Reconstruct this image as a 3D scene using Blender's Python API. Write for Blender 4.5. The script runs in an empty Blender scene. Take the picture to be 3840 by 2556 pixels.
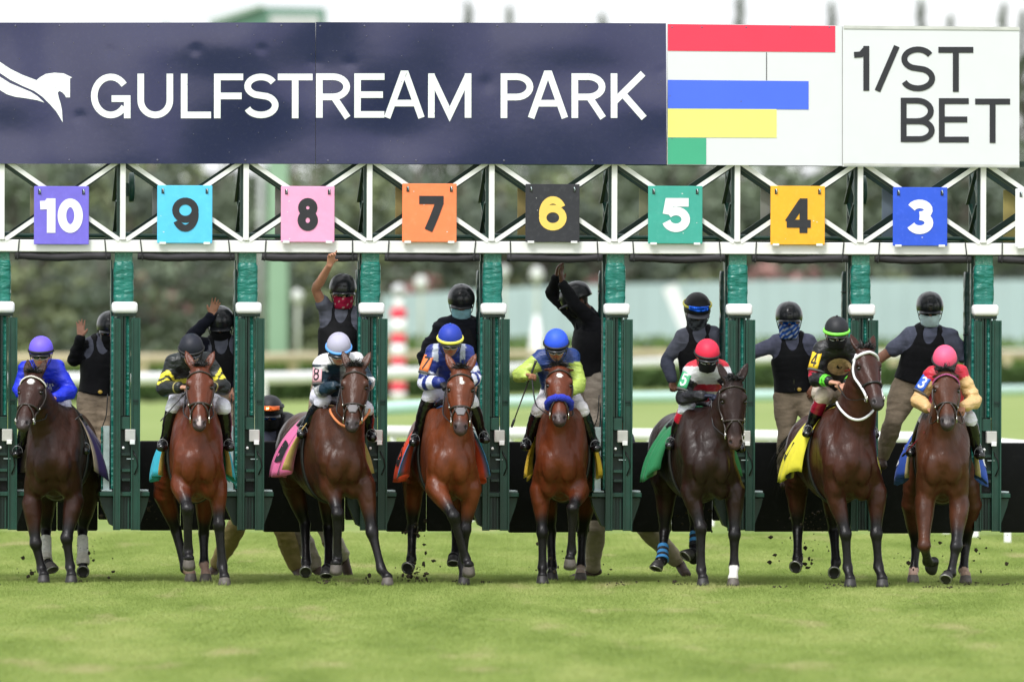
import bpy, bmesh, math, random
import numpy as np
from mathutils import Vector, Matrix

# ------------------------------------------------------------------ camera, light, exposure
SC = bpy.context.scene
COL = SC.collection
CAM_D, CAM_H = 104.0, 2.4
FPX = 3840 * 400 / 36.0          # focal length in photograph pixels
ROLL = 0.0031
PITCH = 78 / FPX
cam_data = bpy.data.cameras.new('camera')
cam_data.lens = 400; cam_data.sensor_width = 36
cam_data.clip_start = 1.0; cam_data.clip_end = 6000
cam_data.dof.use_dof = True
cam_data.dof.focus_distance = CAM_D - 0.9
cam_data.dof.aperture_fstop = 2.9
cam = bpy.data.objects.new('camera', cam_data); COL.objects.link(cam)
cam.location = (0, -CAM_D, CAM_H)
RC = Matrix.Rotation(math.pi / 2 - PITCH, 3, 'X') @ Matrix.Rotation(ROLL, 3, 'Z')
cam.rotation_euler = RC.to_euler()
SC.camera = cam
RCN = np.array([[RC[i][j] for j in range(3)] for i in range(3)])

SUN_EL, SUN_AZ = 55.0, 205.0       # degrees; azimuth clockwise from +Y
w = bpy.data.worlds.new('World'); SC.world = w; w.use_nodes = True
nt = w.node_tree; nt.nodes.clear()
wo = nt.nodes.new('ShaderNodeOutputWorld'); bg = nt.nodes.new('ShaderNodeBackground')
sky = nt.nodes.new('ShaderNodeTexSky'); sky.sky_type = 'NISHITA'; sky.sun_disc = False
sky.sun_elevation = math.radians(SUN_EL); sky.sun_rotation = math.radians(SUN_AZ)
sky.dust_density = 2.0; sky.ozone_density = 1.0
# broken white cloud deck over the blue
tc = nt.nodes.new('ShaderNodeTexCoord')
nz = nt.nodes.new('ShaderNodeTexNoise'); nz.inputs['Scale'].default_value = 2.2; nz.inputs['Detail'].default_value = 5
rp = nt.nodes.new('ShaderNodeMapRange')
rp.inputs['From Min'].default_value = 0.30; rp.inputs['From Max'].default_value = 0.60
rp.inputs['To Min'].default_value = 0.62; rp.inputs['To Max'].default_value = 0.97
mx = nt.nodes.new('ShaderNodeMix'); mx.data_type = 'RGBA'
nz2 = nt.nodes.new('ShaderNodeTexNoise'); nz2.inputs['Scale'].default_value = 3.4; nz2.inputs['Detail'].default_value = 4
cr = nt.nodes.new('ShaderNodeValToRGB'); cr.color_ramp.elements[0].position = .36; cr.color_ramp.elements[0].color = (.50, .53, .58, 1)
cr.color_ramp.elements[1].position = .60; cr.color_ramp.elements[1].color = (1, 1, 1, 1)
cs = nt.nodes.new('ShaderNodeVectorMath'); cs.operation = 'SCALE'; cs.inputs['Scale'].default_value = 12.0
nt.links.new(nz2.outputs['Fac'], cr.inputs['Fac']); nt.links.new(cr.outputs['Color'], cs.inputs[0]); nt.links.new(cs.outputs[0], mx.inputs['B'])
nt.links.new(tc.outputs['Generated'], nz.inputs['Vector']); nt.links.new(tc.outputs['Generated'], nz2.inputs['Vector'])
nt.links.new(nz.outputs['Fac'], rp.inputs['Value'])
nt.links.new(rp.outputs['Result'], mx.inputs['Factor'])
nt.links.new(sky.outputs['Color'], mx.inputs['A'])
nt.links.new(mx.outputs['Result'], bg.inputs['Color'])
bg.inputs['Strength'].default_value = 0.10
nt.links.new(bg.outputs['Background'], wo.inputs['Surface'])

sun_d = bpy.data.lights.new('sun', 'SUN'); sun_d.energy = 2.3; sun_d.angle = math.radians(18); sun_d.color = (1, .985, .965)
sun = bpy.data.objects.new('sun', sun_d); COL.objects.link(sun)
az, el = math.radians(SUN_AZ), math.radians(SUN_EL)
sdir = Vector((math.sin(az) * math.cos(el), math.cos(az) * math.cos(el), math.sin(el)))
sun.rotation_euler = sdir.to_track_quat('Z', 'Y').to_euler()
sun.location = (0, -20, 30)

SC.view_settings.view_transform = 'Standard'; SC.view_settings.look = 'None'
SC.view_settings.gamma = 1.0; SC.view_settings.use_curve_mapping = False
SC.view_settings.exposure = 0.62
SC.render.engine = 'CYCLES'
SC.cycles.use_denoising = True
SC.cycles.max_bounces = 6; SC.cycles.diffuse_bounces = 3; SC.cycles.glossy_bounces = 3
SC.cycles.transparent_max_bounces = 8

# ------------------------------------------------------------------ coordinates
CAMP = np.array([0.0, -CAM_D, CAM_H])
def ray(px, py):
    return RCN @ np.array([(px - 1920) / FPX, -(py - 1278) / FPX, -1.0])
def at(px, py, Y):
    d = ray(px, py); return CAMP + d * ((Y + CAM_D) / d[1])
def V(*a): return np.array(a, dtype=float)
def nrm(v):
    v = np.asarray(v, dtype=float); return v / (np.linalg.norm(v) + 1e-12)
GYAW = 0.0825
GU = V(math.cos(GYAW), math.sin(GYAW), 0); GV = V(-math.sin(GYAW), math.cos(GYAW), 0)
def gp(px, py, v=0.0):
    """photograph pixel on the gate's plane at depth v -> gate-local (u, z)"""
    d = ray(px, py); t = (v - CAMP @ GV) / (d @ GV); p = CAMP + d * t
    return float(p @ GU), float(p[2])

# ------------------------------------------------------------------ materials
MATS = {}
def _new(name):
    m = bpy.data.materials.new(name); m.use_nodes = True
    n = m.node_tree; b = n.nodes['Principled BSDF']; return m, n, b
def mat(name, col=(.5, .5, .5), rough=.6, metal=0.0, spec=.5, vcol=False, var=0.12, vscale=6.0, bump=0.0, bscale=40.0,
        bstretch=(1, 1, 1), sheen=0.0, emit=None, coat=0.0, dirt=None, dscale=3.0, damt=.5, coords='Object'):
    if name in MATS: return MATS[name]
    m, n, b = _new(name); L = n.links
    t = n.nodes.new('ShaderNodeTexCoord')
    nz = n.nodes.new('ShaderNodeTexNoise'); nz.inputs['Scale'].default_value = vscale; nz.inputs['Detail'].default_value = 5
    L.new(t.outputs[coords], nz.inputs['Vector'])
    mr = n.nodes.new('ShaderNodeMapRange'); mr.inputs['From Min'].default_value = .3; mr.inputs['From Max'].default_value = .7
    mr.inputs['To Min'].default_value = 1 - var; mr.inputs['To Max'].default_value = 1 + var
    L.new(nz.outputs['Fac'], mr.inputs['Value'])
    mul = n.nodes.new('ShaderNodeVectorMath'); mul.operation = 'SCALE'
    if vcol:
        a = n.nodes.new('ShaderNodeAttribute'); a.attribute_name = 'Col'; L.new(a.outputs['Color'], mul.inputs[0])
    else:
        mul.inputs[0].default_value = col[:3]
    L.new(mr.outputs['Result'], mul.inputs['Scale'])
    out = mul.outputs[0]
    if dirt:
        d = n.nodes.new('ShaderNodeTexNoise'); d.inputs['Scale'].default_value = dscale; d.inputs['Detail'].default_value = 8
        d.inputs['Roughness'].default_value = .7
        L.new(t.outputs[coords], d.inputs['Vector'])
        r2 = n.nodes.new('ShaderNodeMapRange'); r2.inputs['From Min'].default_value = .52; r2.inputs['From Max'].default_value = .75
        r2.inputs['To Max'].default_value = damt; L.new(d.outputs['Fac'], r2.inputs['Value'])
        mi = n.nodes.new('ShaderNodeMix'); mi.data_type = 'RGBA'; L.new(r2.outputs['Result'], mi.inputs['Factor'])
        L.new(out, mi.inputs['A']); mi.inputs['B'].default_value = (*dirt, 1); out = mi.outputs['Result']
    L.new(out, b.inputs['Base Color'])
    b.inputs['Roughness'].default_value = rough; b.inputs['Metallic'].default_value = metal
    b.inputs['Specular IOR Level'].default_value = spec
    b.inputs['Sheen Weight'].default_value = sheen; b.inputs['Coat Weight'].default_value = coat
    if bump:
        mp = n.nodes.new('ShaderNodeMapping'); mp.inputs['Scale'].default_value = bstretch
        L.new(t.outputs[coords], mp.inputs['Vector'])
        bn = n.nodes.new('ShaderNodeTexNoise'); bn.inputs['Scale'].default_value = bscale; bn.inputs['Detail'].default_value = 4
        L.new(mp.outputs['Vector'], bn.inputs['Vector'])
        bp = n.nodes.new('ShaderNodeBump'); bp.inputs['Strength'].default_value = 1.0; bp.inputs['Distance'].default_value = bump
        L.new(bn.outputs['Fac'], bp.inputs['Height']); L.new(bp.outputs['Normal'], b.inputs['Normal'])
    if emit:
        b.inputs['Emission Color'].default_value = (*emit[:3], 1); b.inputs['Emission Strength'].default_value = emit[3]
    MATS[name] = m; return m

# ------------------------------------------------------------------ objects
def tag(o, label=None, cat=None, group=None, kind=None):
    if label: o['label'] = label
    if cat: o['category'] = cat
    if group: o['group'] = group
    if kind: o['kind'] = kind
    return o
def empty(name, loc=(0, 0, 0), rz=0.0, label=None, cat=None, group=None):
    o = bpy.data.objects.new(name, None); COL.objects.link(o)
    o.location = loc; o.rotation_euler = (0, 0, rz); o.empty_display_size = .2
    return tag(o, label, cat, group)
def link(name, me, m=None, parent=None, world=True):
    """link a mesh; its vertices are in world space, so a parent's transform is undone when world=True"""
    o = bpy.data.objects.new(name, me); COL.objects.link(o)
    if m is not None:
        for q in (m if isinstance(m, (list, tuple)) else [m]): me.materials.append(q)
    if parent is not None:
        o.parent = parent
        if world:
            loc, rz = parent.location, parent.rotation_euler[2]
            M = Matrix.Translation(loc) @ Matrix.Rotation(rz, 4, 'Z')
            o.matrix_parent_inverse = M.inverted()
    return o
def np_mesh(name, verts, faces, cols=None, smooth=True, matidx=None):
    me = bpy.data.meshes.new(name)
    verts = np.asarray(verts, dtype=np.float32); faces = np.asarray(faces, dtype=np.int32)
    nf, k = faces.shape
    me.vertices.add(len(verts)); me.vertices.foreach_set('co', verts.ravel())
    me.loops.add(nf * k); me.loops.foreach_set('vertex_index', faces.ravel())
    me.polygons.add(nf)
    me.polygons.foreach_set('loop_start', np.arange(0, nf * k, k, dtype=np.int32))
    me.polygons.foreach_set('loop_total', np.full(nf, k, dtype=np.int32))
    if matidx is not None: me.polygons.foreach_set('material_index', np.asarray(matidx, dtype=np.int32))
    me.update(calc_edges=True)
    me.polygons.foreach_set('use_smooth', np.full(nf, bool(smooth)))
    if cols is not None:
        ca = me.color_attributes.new('Col', 'FLOAT_COLOR', 'POINT')
        c4 = np.ones((len(verts), 4), dtype=np.float32); c4[:, :3] = cols
        ca.data.foreach_set('color', c4.ravel())
    me.validate()
    return me

class MB:
    """collects simple solids, builds ONE mesh"""
    def __init__(s): s.v = []; s.f = []; s.sm = []
    def add(s, vs, fs, smooth=False):
        n = len(s.v); s.v += [tuple(map(float, p)) for p in vs]; s.f += [tuple(i + n for i in f) for f in fs]; s.sm += [smooth] * len(fs)
        return s
    def box(s, x0, x1, y0, y1, z0, z1, bev=0.0):
        if bev > 0:
            bm = bmesh.new(); bmesh.ops.create_cube(bm, size=1)
            for v in bm.verts: v.co = Vector(((x0 + x1) / 2 + v.co.x * (x1 - x0), (y0 + y1) / 2 + v.co.y * (y1 - y0), (z0 + z1) / 2 + v.co.z * (z1 - z0)))
            bmesh.ops.bevel(bm, geom=bm.edges[:], offset=bev, segments=3 if bev > .012 else 1, affect='EDGES', profile=.5)
            bm.verts.index_update()
            r = s.add([v.co for v in bm.verts], [[v.index for v in f.verts] for f in bm.faces], bev > .012); bm.free(); return r
        vs = [(x, y, z) for z in (z0, z1) for y in (y0, y1) for x in (x0, x1)]
        return s.add(vs, [(0, 2, 3, 1), (4, 5, 7, 6), (0, 1, 5, 4), (2, 6, 7, 3), (0, 4, 6, 2), (1, 3, 7, 5)])
    def bar(s, a, b, wx, wy, up=(0, 1, 0)):
        a, b = np.array(a, float), np.array(b, float); T = nrm(b - a); U = nrm(np.cross(T, up)); W = np.cross(U, T)
        vs = [p + U * sx * wx / 2 + W * sy * wy / 2 for p in (a, b) for sy in (-1, 1) for sx in (-1, 1)]
        return s.add(vs, [(0, 2, 3, 1), (4, 5, 7, 6), (0, 1, 5, 4), (2, 6, 7, 3), (0, 4, 6, 2), (1, 3, 7, 5)])
    def tube(s, pts, r, n=8, closed=False, flat=1.0, cap=True):
        pts = [np.array(p, float) for p in pts]; rr = r if hasattr(r, '__len__') else [r] * len(pts)
        base = len(s.v); m = len(pts); up = None
        for i, p in enumerate(pts):
            T = nrm(pts[(i + 1) % m] - pts[i - 1]) if closed else nrm(pts[min(i + 1, m - 1)] - pts[max(i - 1, 0)])
            if up is None: up = np.array([0, 0, 1.0]) if abs(T[2]) < .9 else np.array([0, 1.0, 0])
            U = nrm(np.cross(T, up)); up = np.cross(U, T)
            for k in range(n):
                a = 2 * math.pi * k / n
                s.v.append(tuple(p + U * math.cos(a) * rr[i] + up * math.sin(a) * rr[i] * flat))
        segs = m if closed else m - 1
        for i in range(segs):
            j = (i + 1) % m
            for k in range(n):
                k2 = (k + 1) % n
                s.f.append((base + i * n + k, base + i * n + k2, base + j * n + k2, base + j * n + k)); s.sm.append(True)
        if cap and not closed:
            s.f.append(tuple(base + k for k in range(n))[::-1]); s.sm.append(False)
            s.f.append(tuple(base + (m - 1) * n + k for k in range(n))); s.sm.append(False)
        return s
    def ball(s, c, r, n=10, m=7, U=None):
        c = np.array(c, float); r = r if hasattr(r, '__len__') else (r, r, r); base = len(s.v)
        R = np.eye(3) if U is None else U
        for i in range(m + 1):
            th = math.pi * i / m
            for k in range(n):
                ph = 2 * math.pi * k / n
                q = np.array([r[0] * math.sin(th) * math.cos(ph), r[1] * math.sin(th) * math.sin(ph), r[2] * math.cos(th)])
                s.v.append(tuple(c + R @ q))
        for i in range(m):
            for k in range(n):
                k2 = (k + 1) % n
                s.f.append((base + i * n + k, base + (i + 1) * n + k, base + (i + 1) * n + k2, base + i * n + k2)); s.sm.append(True)
        return s
    def grid(s, P, closed_u=False, smooth=True):
        """P: array (a, b, 3)"""
        a, b = P.shape[:2]; base = len(s.v)
        s.v += [tuple(map(float, q)) for q in P.reshape(-1, 3)]
        for i in range(a - 1 + (1 if closed_u else 0)):
            for j in range(b - 1):
                i2 = (i + 1) % a
                s.f.append((base + i * b + j, base + i2 * b + j, base + i2 * b + j + 1, base + i * b + j + 1)); s.sm.append(smooth)
        return s
    def poly(s, pts, smooth=False):
        return s.add(pts, [tuple(range(len(pts)))], smooth)
    def mesh(s, name):
        me = bpy.data.meshes.new(name); me.from_pydata(s.v, [], s.f); me.update()
        me.polygons.foreach_set('use_smooth', s.sm); me.validate(); return me
    def build(s, name, m, parent=None, world=True):
        return link(name, s.mesh(name), m, parent, world)

def solidify(o, t, off=1.0):
    md = o.modifiers.new('solid', 'SOLIDIFY'); md.thickness = t; md.offset = off; return o

# ------------------------------------------------------------------ signed distance volumes -> one continuous skin
def catmull(P, n=3):
    P = np.asarray(P, float)
    if len(P) < 3: return P
    Q = np.vstack([2 * P[0] - P[1], P, 2 * P[-1] - P[-2]]); out = []
    for i in range(1, len(Q) - 2):
        for k in range(n):
            t = k / n
            out.append(.5 * ((2 * Q[i]) + (-Q[i - 1] + Q[i + 1]) * t + (2 * Q[i - 1] - 5 * Q[i] + 4 * Q[i + 1] - Q[i + 2]) * t * t
                             + (-Q[i - 1] + 3 * Q[i] - 3 * Q[i + 1] + Q[i + 2]) * t ** 3))
    out.append(P[-1]); return np.array(out)

class Vol:
    def __init__(s, lo, hi, h):
        s.lo = np.asarray(lo, np.float32); s.h = h
        s.n = np.maximum(4, np.ceil((np.asarray(hi) - s.lo) / h).astype(int) + 1)
        s.D = np.full(s.n, .5, np.float32)
        s.ax = [s.lo[i] + h * np.arange(s.n[i], dtype=np.float32) for i in range(3)]
    def _win(s, lo, hi):
        a = np.clip(np.floor((lo - s.lo) / s.h).astype(int), 0, s.n - 1); b = np.clip(np.ceil((hi - s.lo) / s.h).astype(int) + 1, 0, s.n)
        return a, b
    def _comb(s, a, b, d, k, op):
        sl = (slice(a[0], b[0]), slice(a[1], b[1]), slice(a[2], b[2])); D = s.D[sl]
        if op == 'sub':
            d = -d
            if k > 0:
                h = np.maximum(k - np.abs(D - d), 0) / k; s.D[sl] = np.maximum(D, d) + h * h * k * .25
            else: s.D[sl] = np.maximum(D, d)
        else:
            if k > 0:
                h = np.maximum(k - np.abs(D - d), 0) / k; s.D[sl] = np.minimum(D, d) - h * h * k * .25
            else: s.D[sl] = np.minimum(D, d)
    def _ell(s, a, b, A, Bv, ra, rb, U, rs):
        X = s.ax[0][a[0]:b[0]][:, None, None]; Y = s.ax[1][a[1]:b[1]][None, :, None]; Z = s.ax[2][a[2]:b[2]][None, None, :]
        ba = Bv - A; L2 = float(ba @ ba) + 1e-9; L = math.sqrt(L2); T = ba / L
        U = U - T * (U @ T); U = U / (np.linalg.norm(U) + 1e-9); W = np.cross(T, U)
        px, py, pz = X - A[0], Y - A[1], Z - A[2]
        s_ = px * T[0] + py * T[1] + pz * T[2]; t = np.clip(s_ / L, 0, 1)
        u = px * U[0] + py * U[1] + pz * U[2]; w_ = px * W[0] + py * W[1] + pz * W[2]
        e = s_ - t * L
        ru = ra[0] + (rb[0] - ra[0]) * t; rw = ra[1] + (rb[1] - ra[1]) * t; r3 = np.minimum(ru, rw) * rs
        k0 = np.sqrt((u / ru) ** 2 + (w_ / rw) ** 2 + (e / r3) ** 2)
        k1 = np.sqrt((u / ru ** 2) ** 2 + (w_ / rw ** 2) ** 2 + (e / r3 ** 2) ** 2) + 1e-6
        return (k0 * (k0 - 1) / k1).astype(np.float32)
    def chain(s, pts, U=(1, 0, 0), k=.03, n=3, op='add', rs=.9, infl=0.0):
        """pts: (x, y, z, ru, rw)"""
        P = catmull(pts, n) if len(pts) > 2 else np.asarray(pts, float)
        P = P.copy(); P[:, 3:] = np.maximum(P[:, 3:], .004) + infl
        U = np.asarray(U, float); mg = P[:, 3:].max() + max(k, s.h * 2) + .02
        lo, hi = P[:, :3].min(0) - mg, P[:, :3].max(0) + mg
        a, b = s._win(lo, hi)
        if np.any(b <= a): return
        F = np.full(b - a, .5, np.float32)
        for i in range(len(P) - 1):
            A, B = P[i], P[i + 1]; m2 = max(A[3:].max(), B[3:].max()) + max(k, s.h * 2) + .02
            a2, b2 = s._win(np.minimum(A[:3], B[:3]) - m2, np.maximum(A[:3], B[:3]) + m2)
            if np.any(b2 <= a2): continue
            d = s._ell(a2, b2, A[:3], B[:3], A[3:], B[3:], U, rs)
            sl = tuple(slice(a2[j] - a[j], b2[j] - a[j]) for j in range(3)); F[sl] = np.minimum(F[sl], d)
        s._comb(a, b, F, k, op)
    def ball(s, c, r, k=.02, U=(1, 0, 0), T=(0, 0, 1), op='add', infl=0.0):
        """ellipsoid: r = (along U, along W, along T)"""
        c = np.asarray(c, float); r = [q + infl for q in (r if hasattr(r, '__len__') else (r, r, r))]; T = nrm(T)
        mg = max(r) + max(k, s.h * 2) + .02; a, b = s._win(c - mg, c + mg)
        if np.any(b <= a): return
        d = s._ell(a, b, c - T * 1e-4, c + T * 1e-4, (r[0], r[1]), (r[0], r[1]), np.asarray(U, float), r[2] / min(r[0], r[1]))
        s._comb(a, b, d, k, op)
    def cut(s, p, n):
        """remove everything on the side n points to"""
        n = nrm(n); p = np.asarray(p, float)
        d = (s.ax[0] - p[0])[:, None, None] * n[0] + (s.ax[1] - p[1])[None, :, None] * n[1] + (s.ax[2] - p[2])[None, None, :] * n[2]
        s.D = np.maximum(s.D, d.astype(np.float32))
    def mesh(s):
        D = s.D; ins = D < 0
        if not ins.any(): return np.zeros((0, 3)), np.zeros((0, 4), int)
        c = ins[:-1, :-1, :-1].astype(np.int8)
        tot = np.zeros(np.array(D.shape) - 1, np.int8)
        for dx in (0, 1):
            for dy in (0, 1):
                for dz in (0, 1):
                    tot += ins[dx:D.shape[0] - 1 + dx, dy:D.shape[1] - 1 + dy, dz:D.shape[2] - 1 + dz]
        act = (tot > 0) & (tot < 8); I = np.argwhere(act); N = len(I)
        idx = np.full(act.shape, -1, np.int32); idx[act] = np.arange(N)
        cor = [(dx, dy, dz) for dx in (0, 1) for dy in (0, 1) for dz in (0, 1)]
        val = {q: D[I[:, 0] + q[0], I[:, 1] + q[1], I[:, 2] + q[2]] for q in cor}
        acc = np.zeros((N, 3), np.float32); cnt = np.zeros(N, np.float32)
        for q in cor:
            for ax in range(3):
                if q[ax] == 0:
                    r = list(q); r[ax] = 1; r = tuple(r); a, b = val[q], val[r]
                    m = (a < 0) != (b < 0); t = np.where(m, a / np.where(m, a - b, 1), 0)
                    for j in range(3): acc[:, j] += m * (q[j] + (t if j == ax else 0))
                    cnt += m
        P = (I + acc / cnt[:, None]) * s.h + s.lo
        F = []
        for ax in range(3):
            o = [1, 1, 1]; sl0 = [slice(1, -1)] * 3; sl1 = [slice(1, -1)] * 3
            sl0[ax] = slice(0, -1); sl1[ax] = slice(1, None)
            A, B = ins[tuple(sl0)], ins[tuple(sl1)]
            E = np.argwhere(A != B); fl = A[A != B]
            off = np.array([1, 1, 1]); off[ax] = 0; E = E + off
            j, k = (ax + 1) % 3, (ax + 2) % 3
            def cell(dj, dk):
                q = E.copy(); q[:, j] -= dj; q[:, k] -= dk; return idx[q[:, 0], q[:, 1], q[:, 2]]
            q = np.stack([cell(1, 1), cell(0, 1), cell(0, 0), cell(1, 0)], 1)
            q[~fl] = q[~fl][:, ::-1]; F.append(q)
        F = np.concatenate(F); F = F[(F >= 0).all(1)]
        return P, F

def vnoise(P, f=10.0, seed=0):
    """cheap smooth noise in -1..1 at points"""
    r = np.random.RandomState(seed); o = np.zeros(len(P))
    for i in range(5):
        d = r.normal(size=3); d /= np.linalg.norm(d); e = r.normal(size=3); e /= np.linalg.norm(e)
        ff = f * (0.6 + .35 * i)
        o += np.sin(P @ d * ff + r.rand() * 6.28 + 1.6 * np.sin(P @ e * ff * .7 + r.rand() * 6.28)) / (1 + .45 * i)
    return o / 2.6
def vnormals(P, F):
    n = np.cross(P[F[:, 2]] - P[F[:, 0]], P[F[:, 3]] - P[F[:, 1]]); N = np.zeros_like(P)
    for i in range(4): np.add.at(N, F[:, i], n)
    return N / (np.linalg.norm(N, axis=1, keepdims=True) + 1e-9)
def relax(P, F, it=1, w=.5):
    for _ in range(it):
        S = np.zeros_like(P); c = np.zeros(len(P))
        for a, b in ((0, 1), (1, 2), (2, 3), (3, 0)):
            np.add.at(S, F[:, a], P[F[:, b]]); np.add.at(S, F[:, b], P[F[:, a]])
            np.add.at(c, F[:, a], 1); np.add.at(c, F[:, b], 1)
        P = P * (1 - w) + w * S / c[:, None]
    return P
def segdist(P, A, B):
    """distance of points to a segment and the parameter along it"""
    A, B = np.asarray(A)[:3], np.asarray(B)[:3]; ba = B - A; t = np.clip(((P - A) @ ba) / (ba @ ba + 1e-9), 0, 1)
    return np.linalg.norm(P - A - t[:, None] * ba, axis=1), t
def smooth01(x): x = np.clip(x, 0, 1); return x * x * (3 - 2 * x)
def lerp(a, b, t): return a + (b - a) * t
# ------------------------------------------------------------------ stroke lettering, drawn as flat polygons
def _arc(cx, cy, rx, ry, a0, a1, n=14):
    return [(cx + rx * math.cos(math.radians(lerp(a0, a1, i / n))), cy + ry * math.sin(math.radians(lerp(a0, a1, i / n)))) for i in range(n + 1)]
def glyph(ch, w, Wo=None):
    """centre lines for a letter 1 high whose strokes are w thick -> (advance width, [polylines])"""
    h = w / 2; t, b, m = 1 - h, h, .5
    bold = w > .19
    R = .5 - h
    if Wo:
        g0 = glyph(ch, w)
        if ch not in 'GSUEFLTAMRPBKNHO/0123456789': return g0
        return glyph2(ch, w, Wo)
    return glyph2(ch, w, None)
def glyph2(ch, w, Wo):
    h = w / 2; t, b, m = 1 - h, h, .5; R = .5 - h
    if ch == 'G':
        W = Wo or (.86); return W, [_arc(W / 2, m, W / 2 - h, R, 36, 325, 26) , [(W - h, 0), (W - h, .44)], [(W - .001, .44), (W * .52, .44)]]
    if ch == 'U': W = Wo or (.74); r = W / 2 - h; return W, [[(h, 1)] + _arc(W / 2, h + r, r, r, 180, 360, 16) + [(W - h, 1)]]
    if ch == 'L': W = Wo or (.60); return W, [[(h, 1), (h, b), (W, b)]]
    if ch == 'F': W = Wo or (.60); return W, [[(h, 0), (h, t), (W, t)], [(h, .50), (W * .95, .50)]]
    if ch == 'E': W = Wo or (.64); return W, [[(W, b), (h, b), (h, t), (W, t)], [(h, .52), (W * .95, .52)]]
    if ch == 'T': W = Wo or (.68); return W, [[(0, t), (W, t)], [(W / 2, t), (W / 2, 0)]]
    if ch == 'I': W = Wo or (w); return W, [[(h, 0), (h, 1)]]
    if ch == 'A': W = Wo or (.82); return W, [[(h * .95, 0), (W / 2 - h * .42, 1 - h * .15), (W / 2 + h * .42, 1 - h * .15), (W - h * .95, 0)], [(W * .22, .33), (W * .78, .33)]]
    if ch == 'M': W = Wo or (.88); return W, [[(h, 0), (h, 1)], [(h, 1 - h * .6), (W / 2, h * 1.1), (W - h, 1 - h * .6)], [(W - h, 1), (W - h, 0)]]
    if ch == 'N': W = Wo or (.74); return W, [[(h, 0), (h, 1)], [(h, 1 - h), (W - h, h)], [(W - h, 0), (W - h, 1)]]
    if ch in 'PRB':
        W = Wo or (.68 if ch != 'R' else .72); x = W * .56; r1 = (t - .47) / 2; c = (t + .47) / 2
        L = [[(h, 0), (h, 1)], [(h, t), (x - .05, t)] + _arc(x - .05, c, W - h - x + .05, r1, 90, -90, 12) + [(h, .47)]]
        if ch == 'R': L.append([(W * .52, .47), (W - h * .7, 0)])
        if ch == 'B': L.append([(h, .47), (x, .47)] + _arc(x, (b + .47) / 2, W - h - x + .02, (.47 - b) / 2, 90, -90, 12) + [(h, b)])
        return W, L
    if ch == 'K': W = Wo or (.74); return W, [[(h, 0), (h, 1)], [(h, .36), (W - h * 1.1, 1)], [(W * .36, .52), (W - h * .8, 0)]]
    if ch == 'J': W = Wo or (.52); r = W / 2 - h; return W, [[(W - h, 1)] + _arc(W / 2, h + r, r, r, 360, 190, 10)]
    if ch == 'O': W = Wo or (.88); return W, [_arc(W / 2, m, W / 2 - h, R, 0, 360, 30)]
    if ch == 'V': W = Wo or (.76); return W, [[(h, 1), (W / 2, h * .3), (W - h, 1)]]
    if ch == 'S':
        W = Wo or (.68); r = W / 2 - h; ry = (t - .5) / 2
        y5 = .51; r1 = (t - y5) / 2; r2 = (y5 - b) / 2; return W, [_arc(W / 2, t - r1, r * .94, r1, 25, 245, 16) + _arc(W / 2, b + r2, r, r2, 65, -160, 16)]
    if ch == '/': W = Wo or (.44); return W, [[(h * .6, 0), (W - h * .6, 1)]]
    if ch == '1': W = Wo or (.30 + w * .55); return W, [[(W - h, 0), (W - h, 1)], [(0, .80), (W * .45, .81), (W - h * 1.2, .93)]]
    if ch == '0': W = Wo or (.66); return W, [_arc(W / 2, m, W / 2 - h, R, 0, 360, 30)]
    if ch == '7': W = Wo or (.62); return W, [[(0, t), (W, t)], [(W - h * .9, t - h * .4)] + [(lerp(W - h * .9, W * .38, q), lerp(t, 0, q ** .85)) for q in (.15, .35, .6, .8, 1)]]
    if ch == '4': W = Wo or (.70); x = W * .72; return W, [[(x, 0), (x, 1)], [(x - h * .3, 1 - h * .8), (h * .9, .30)], [(h * .5, .27), (W, .27)]]
    if ch == '5':
        W = Wo or (.66); r = W / 2 - h; ry = (.62 - h) / 2
        return W, [[(W * .95, t), (W * .26, t), (W * .18, .52)], _arc(W / 2, b + ry, r, ry, 140, -165, 18)]
    if ch == '3':
        W = Wo or (.66); r = W / 2 - h; r1 = (t - .53) / 2; r2 = (.53 - b) / 2
        return W, [_arc(W / 2, .53 + r1, r * .93, r1, 160, -90, 12), _arc(W / 2, b + r2, r, r2, 90, -160, 14)]
    if ch == '8':
        W = Wo or (.66); r = W / 2 - h; r1 = (t - .53) / 2; r2 = (.53 - b) / 2
        return W, [_arc(W / 2, .53 + r1, r * .92, r1, 0, 360, 20), _arc(W / 2, b + r2, r, r2, 0, 360, 22)]
    if ch in '69':
        W = Wo or (.66); r = W / 2 - h; ry = (.64 - b) / 2
        L = [_arc(W / 2, b + ry, r, ry, 0, 360, 22), _arc(W / 2, .5, r, R, 28, 195, 14)]
        if ch == '9': L = [[(W - x, 1 - y) for x, y in q] for q in L]
        return W, L
    if ch == 'a': W = Wo or (.56); return W, [_arc(W / 2, .26, W / 2 - h, .26 - h, 0, 360, 16), [(W - h, 0), (W - h, .52)]]
    if ch == 't': W = Wo or (.38); return W, [[(W * .45, .0), (W * .45, .85)], [(0, .55), (W, .55)]]
    if ch == 'e': W = Wo or (.56); return W, [_arc(W / 2, .28, W / 2 - h, .28 - h, 0, 320, 16), [(h, .28), (W - h, .28)]]
    if ch == 's': W = Wo or (.5); return W, [[(W - h, .48), (h * 1.2, .44), (W * .5, .28), (W - h, .14), (h, .07)]]
    return .34, []
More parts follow.
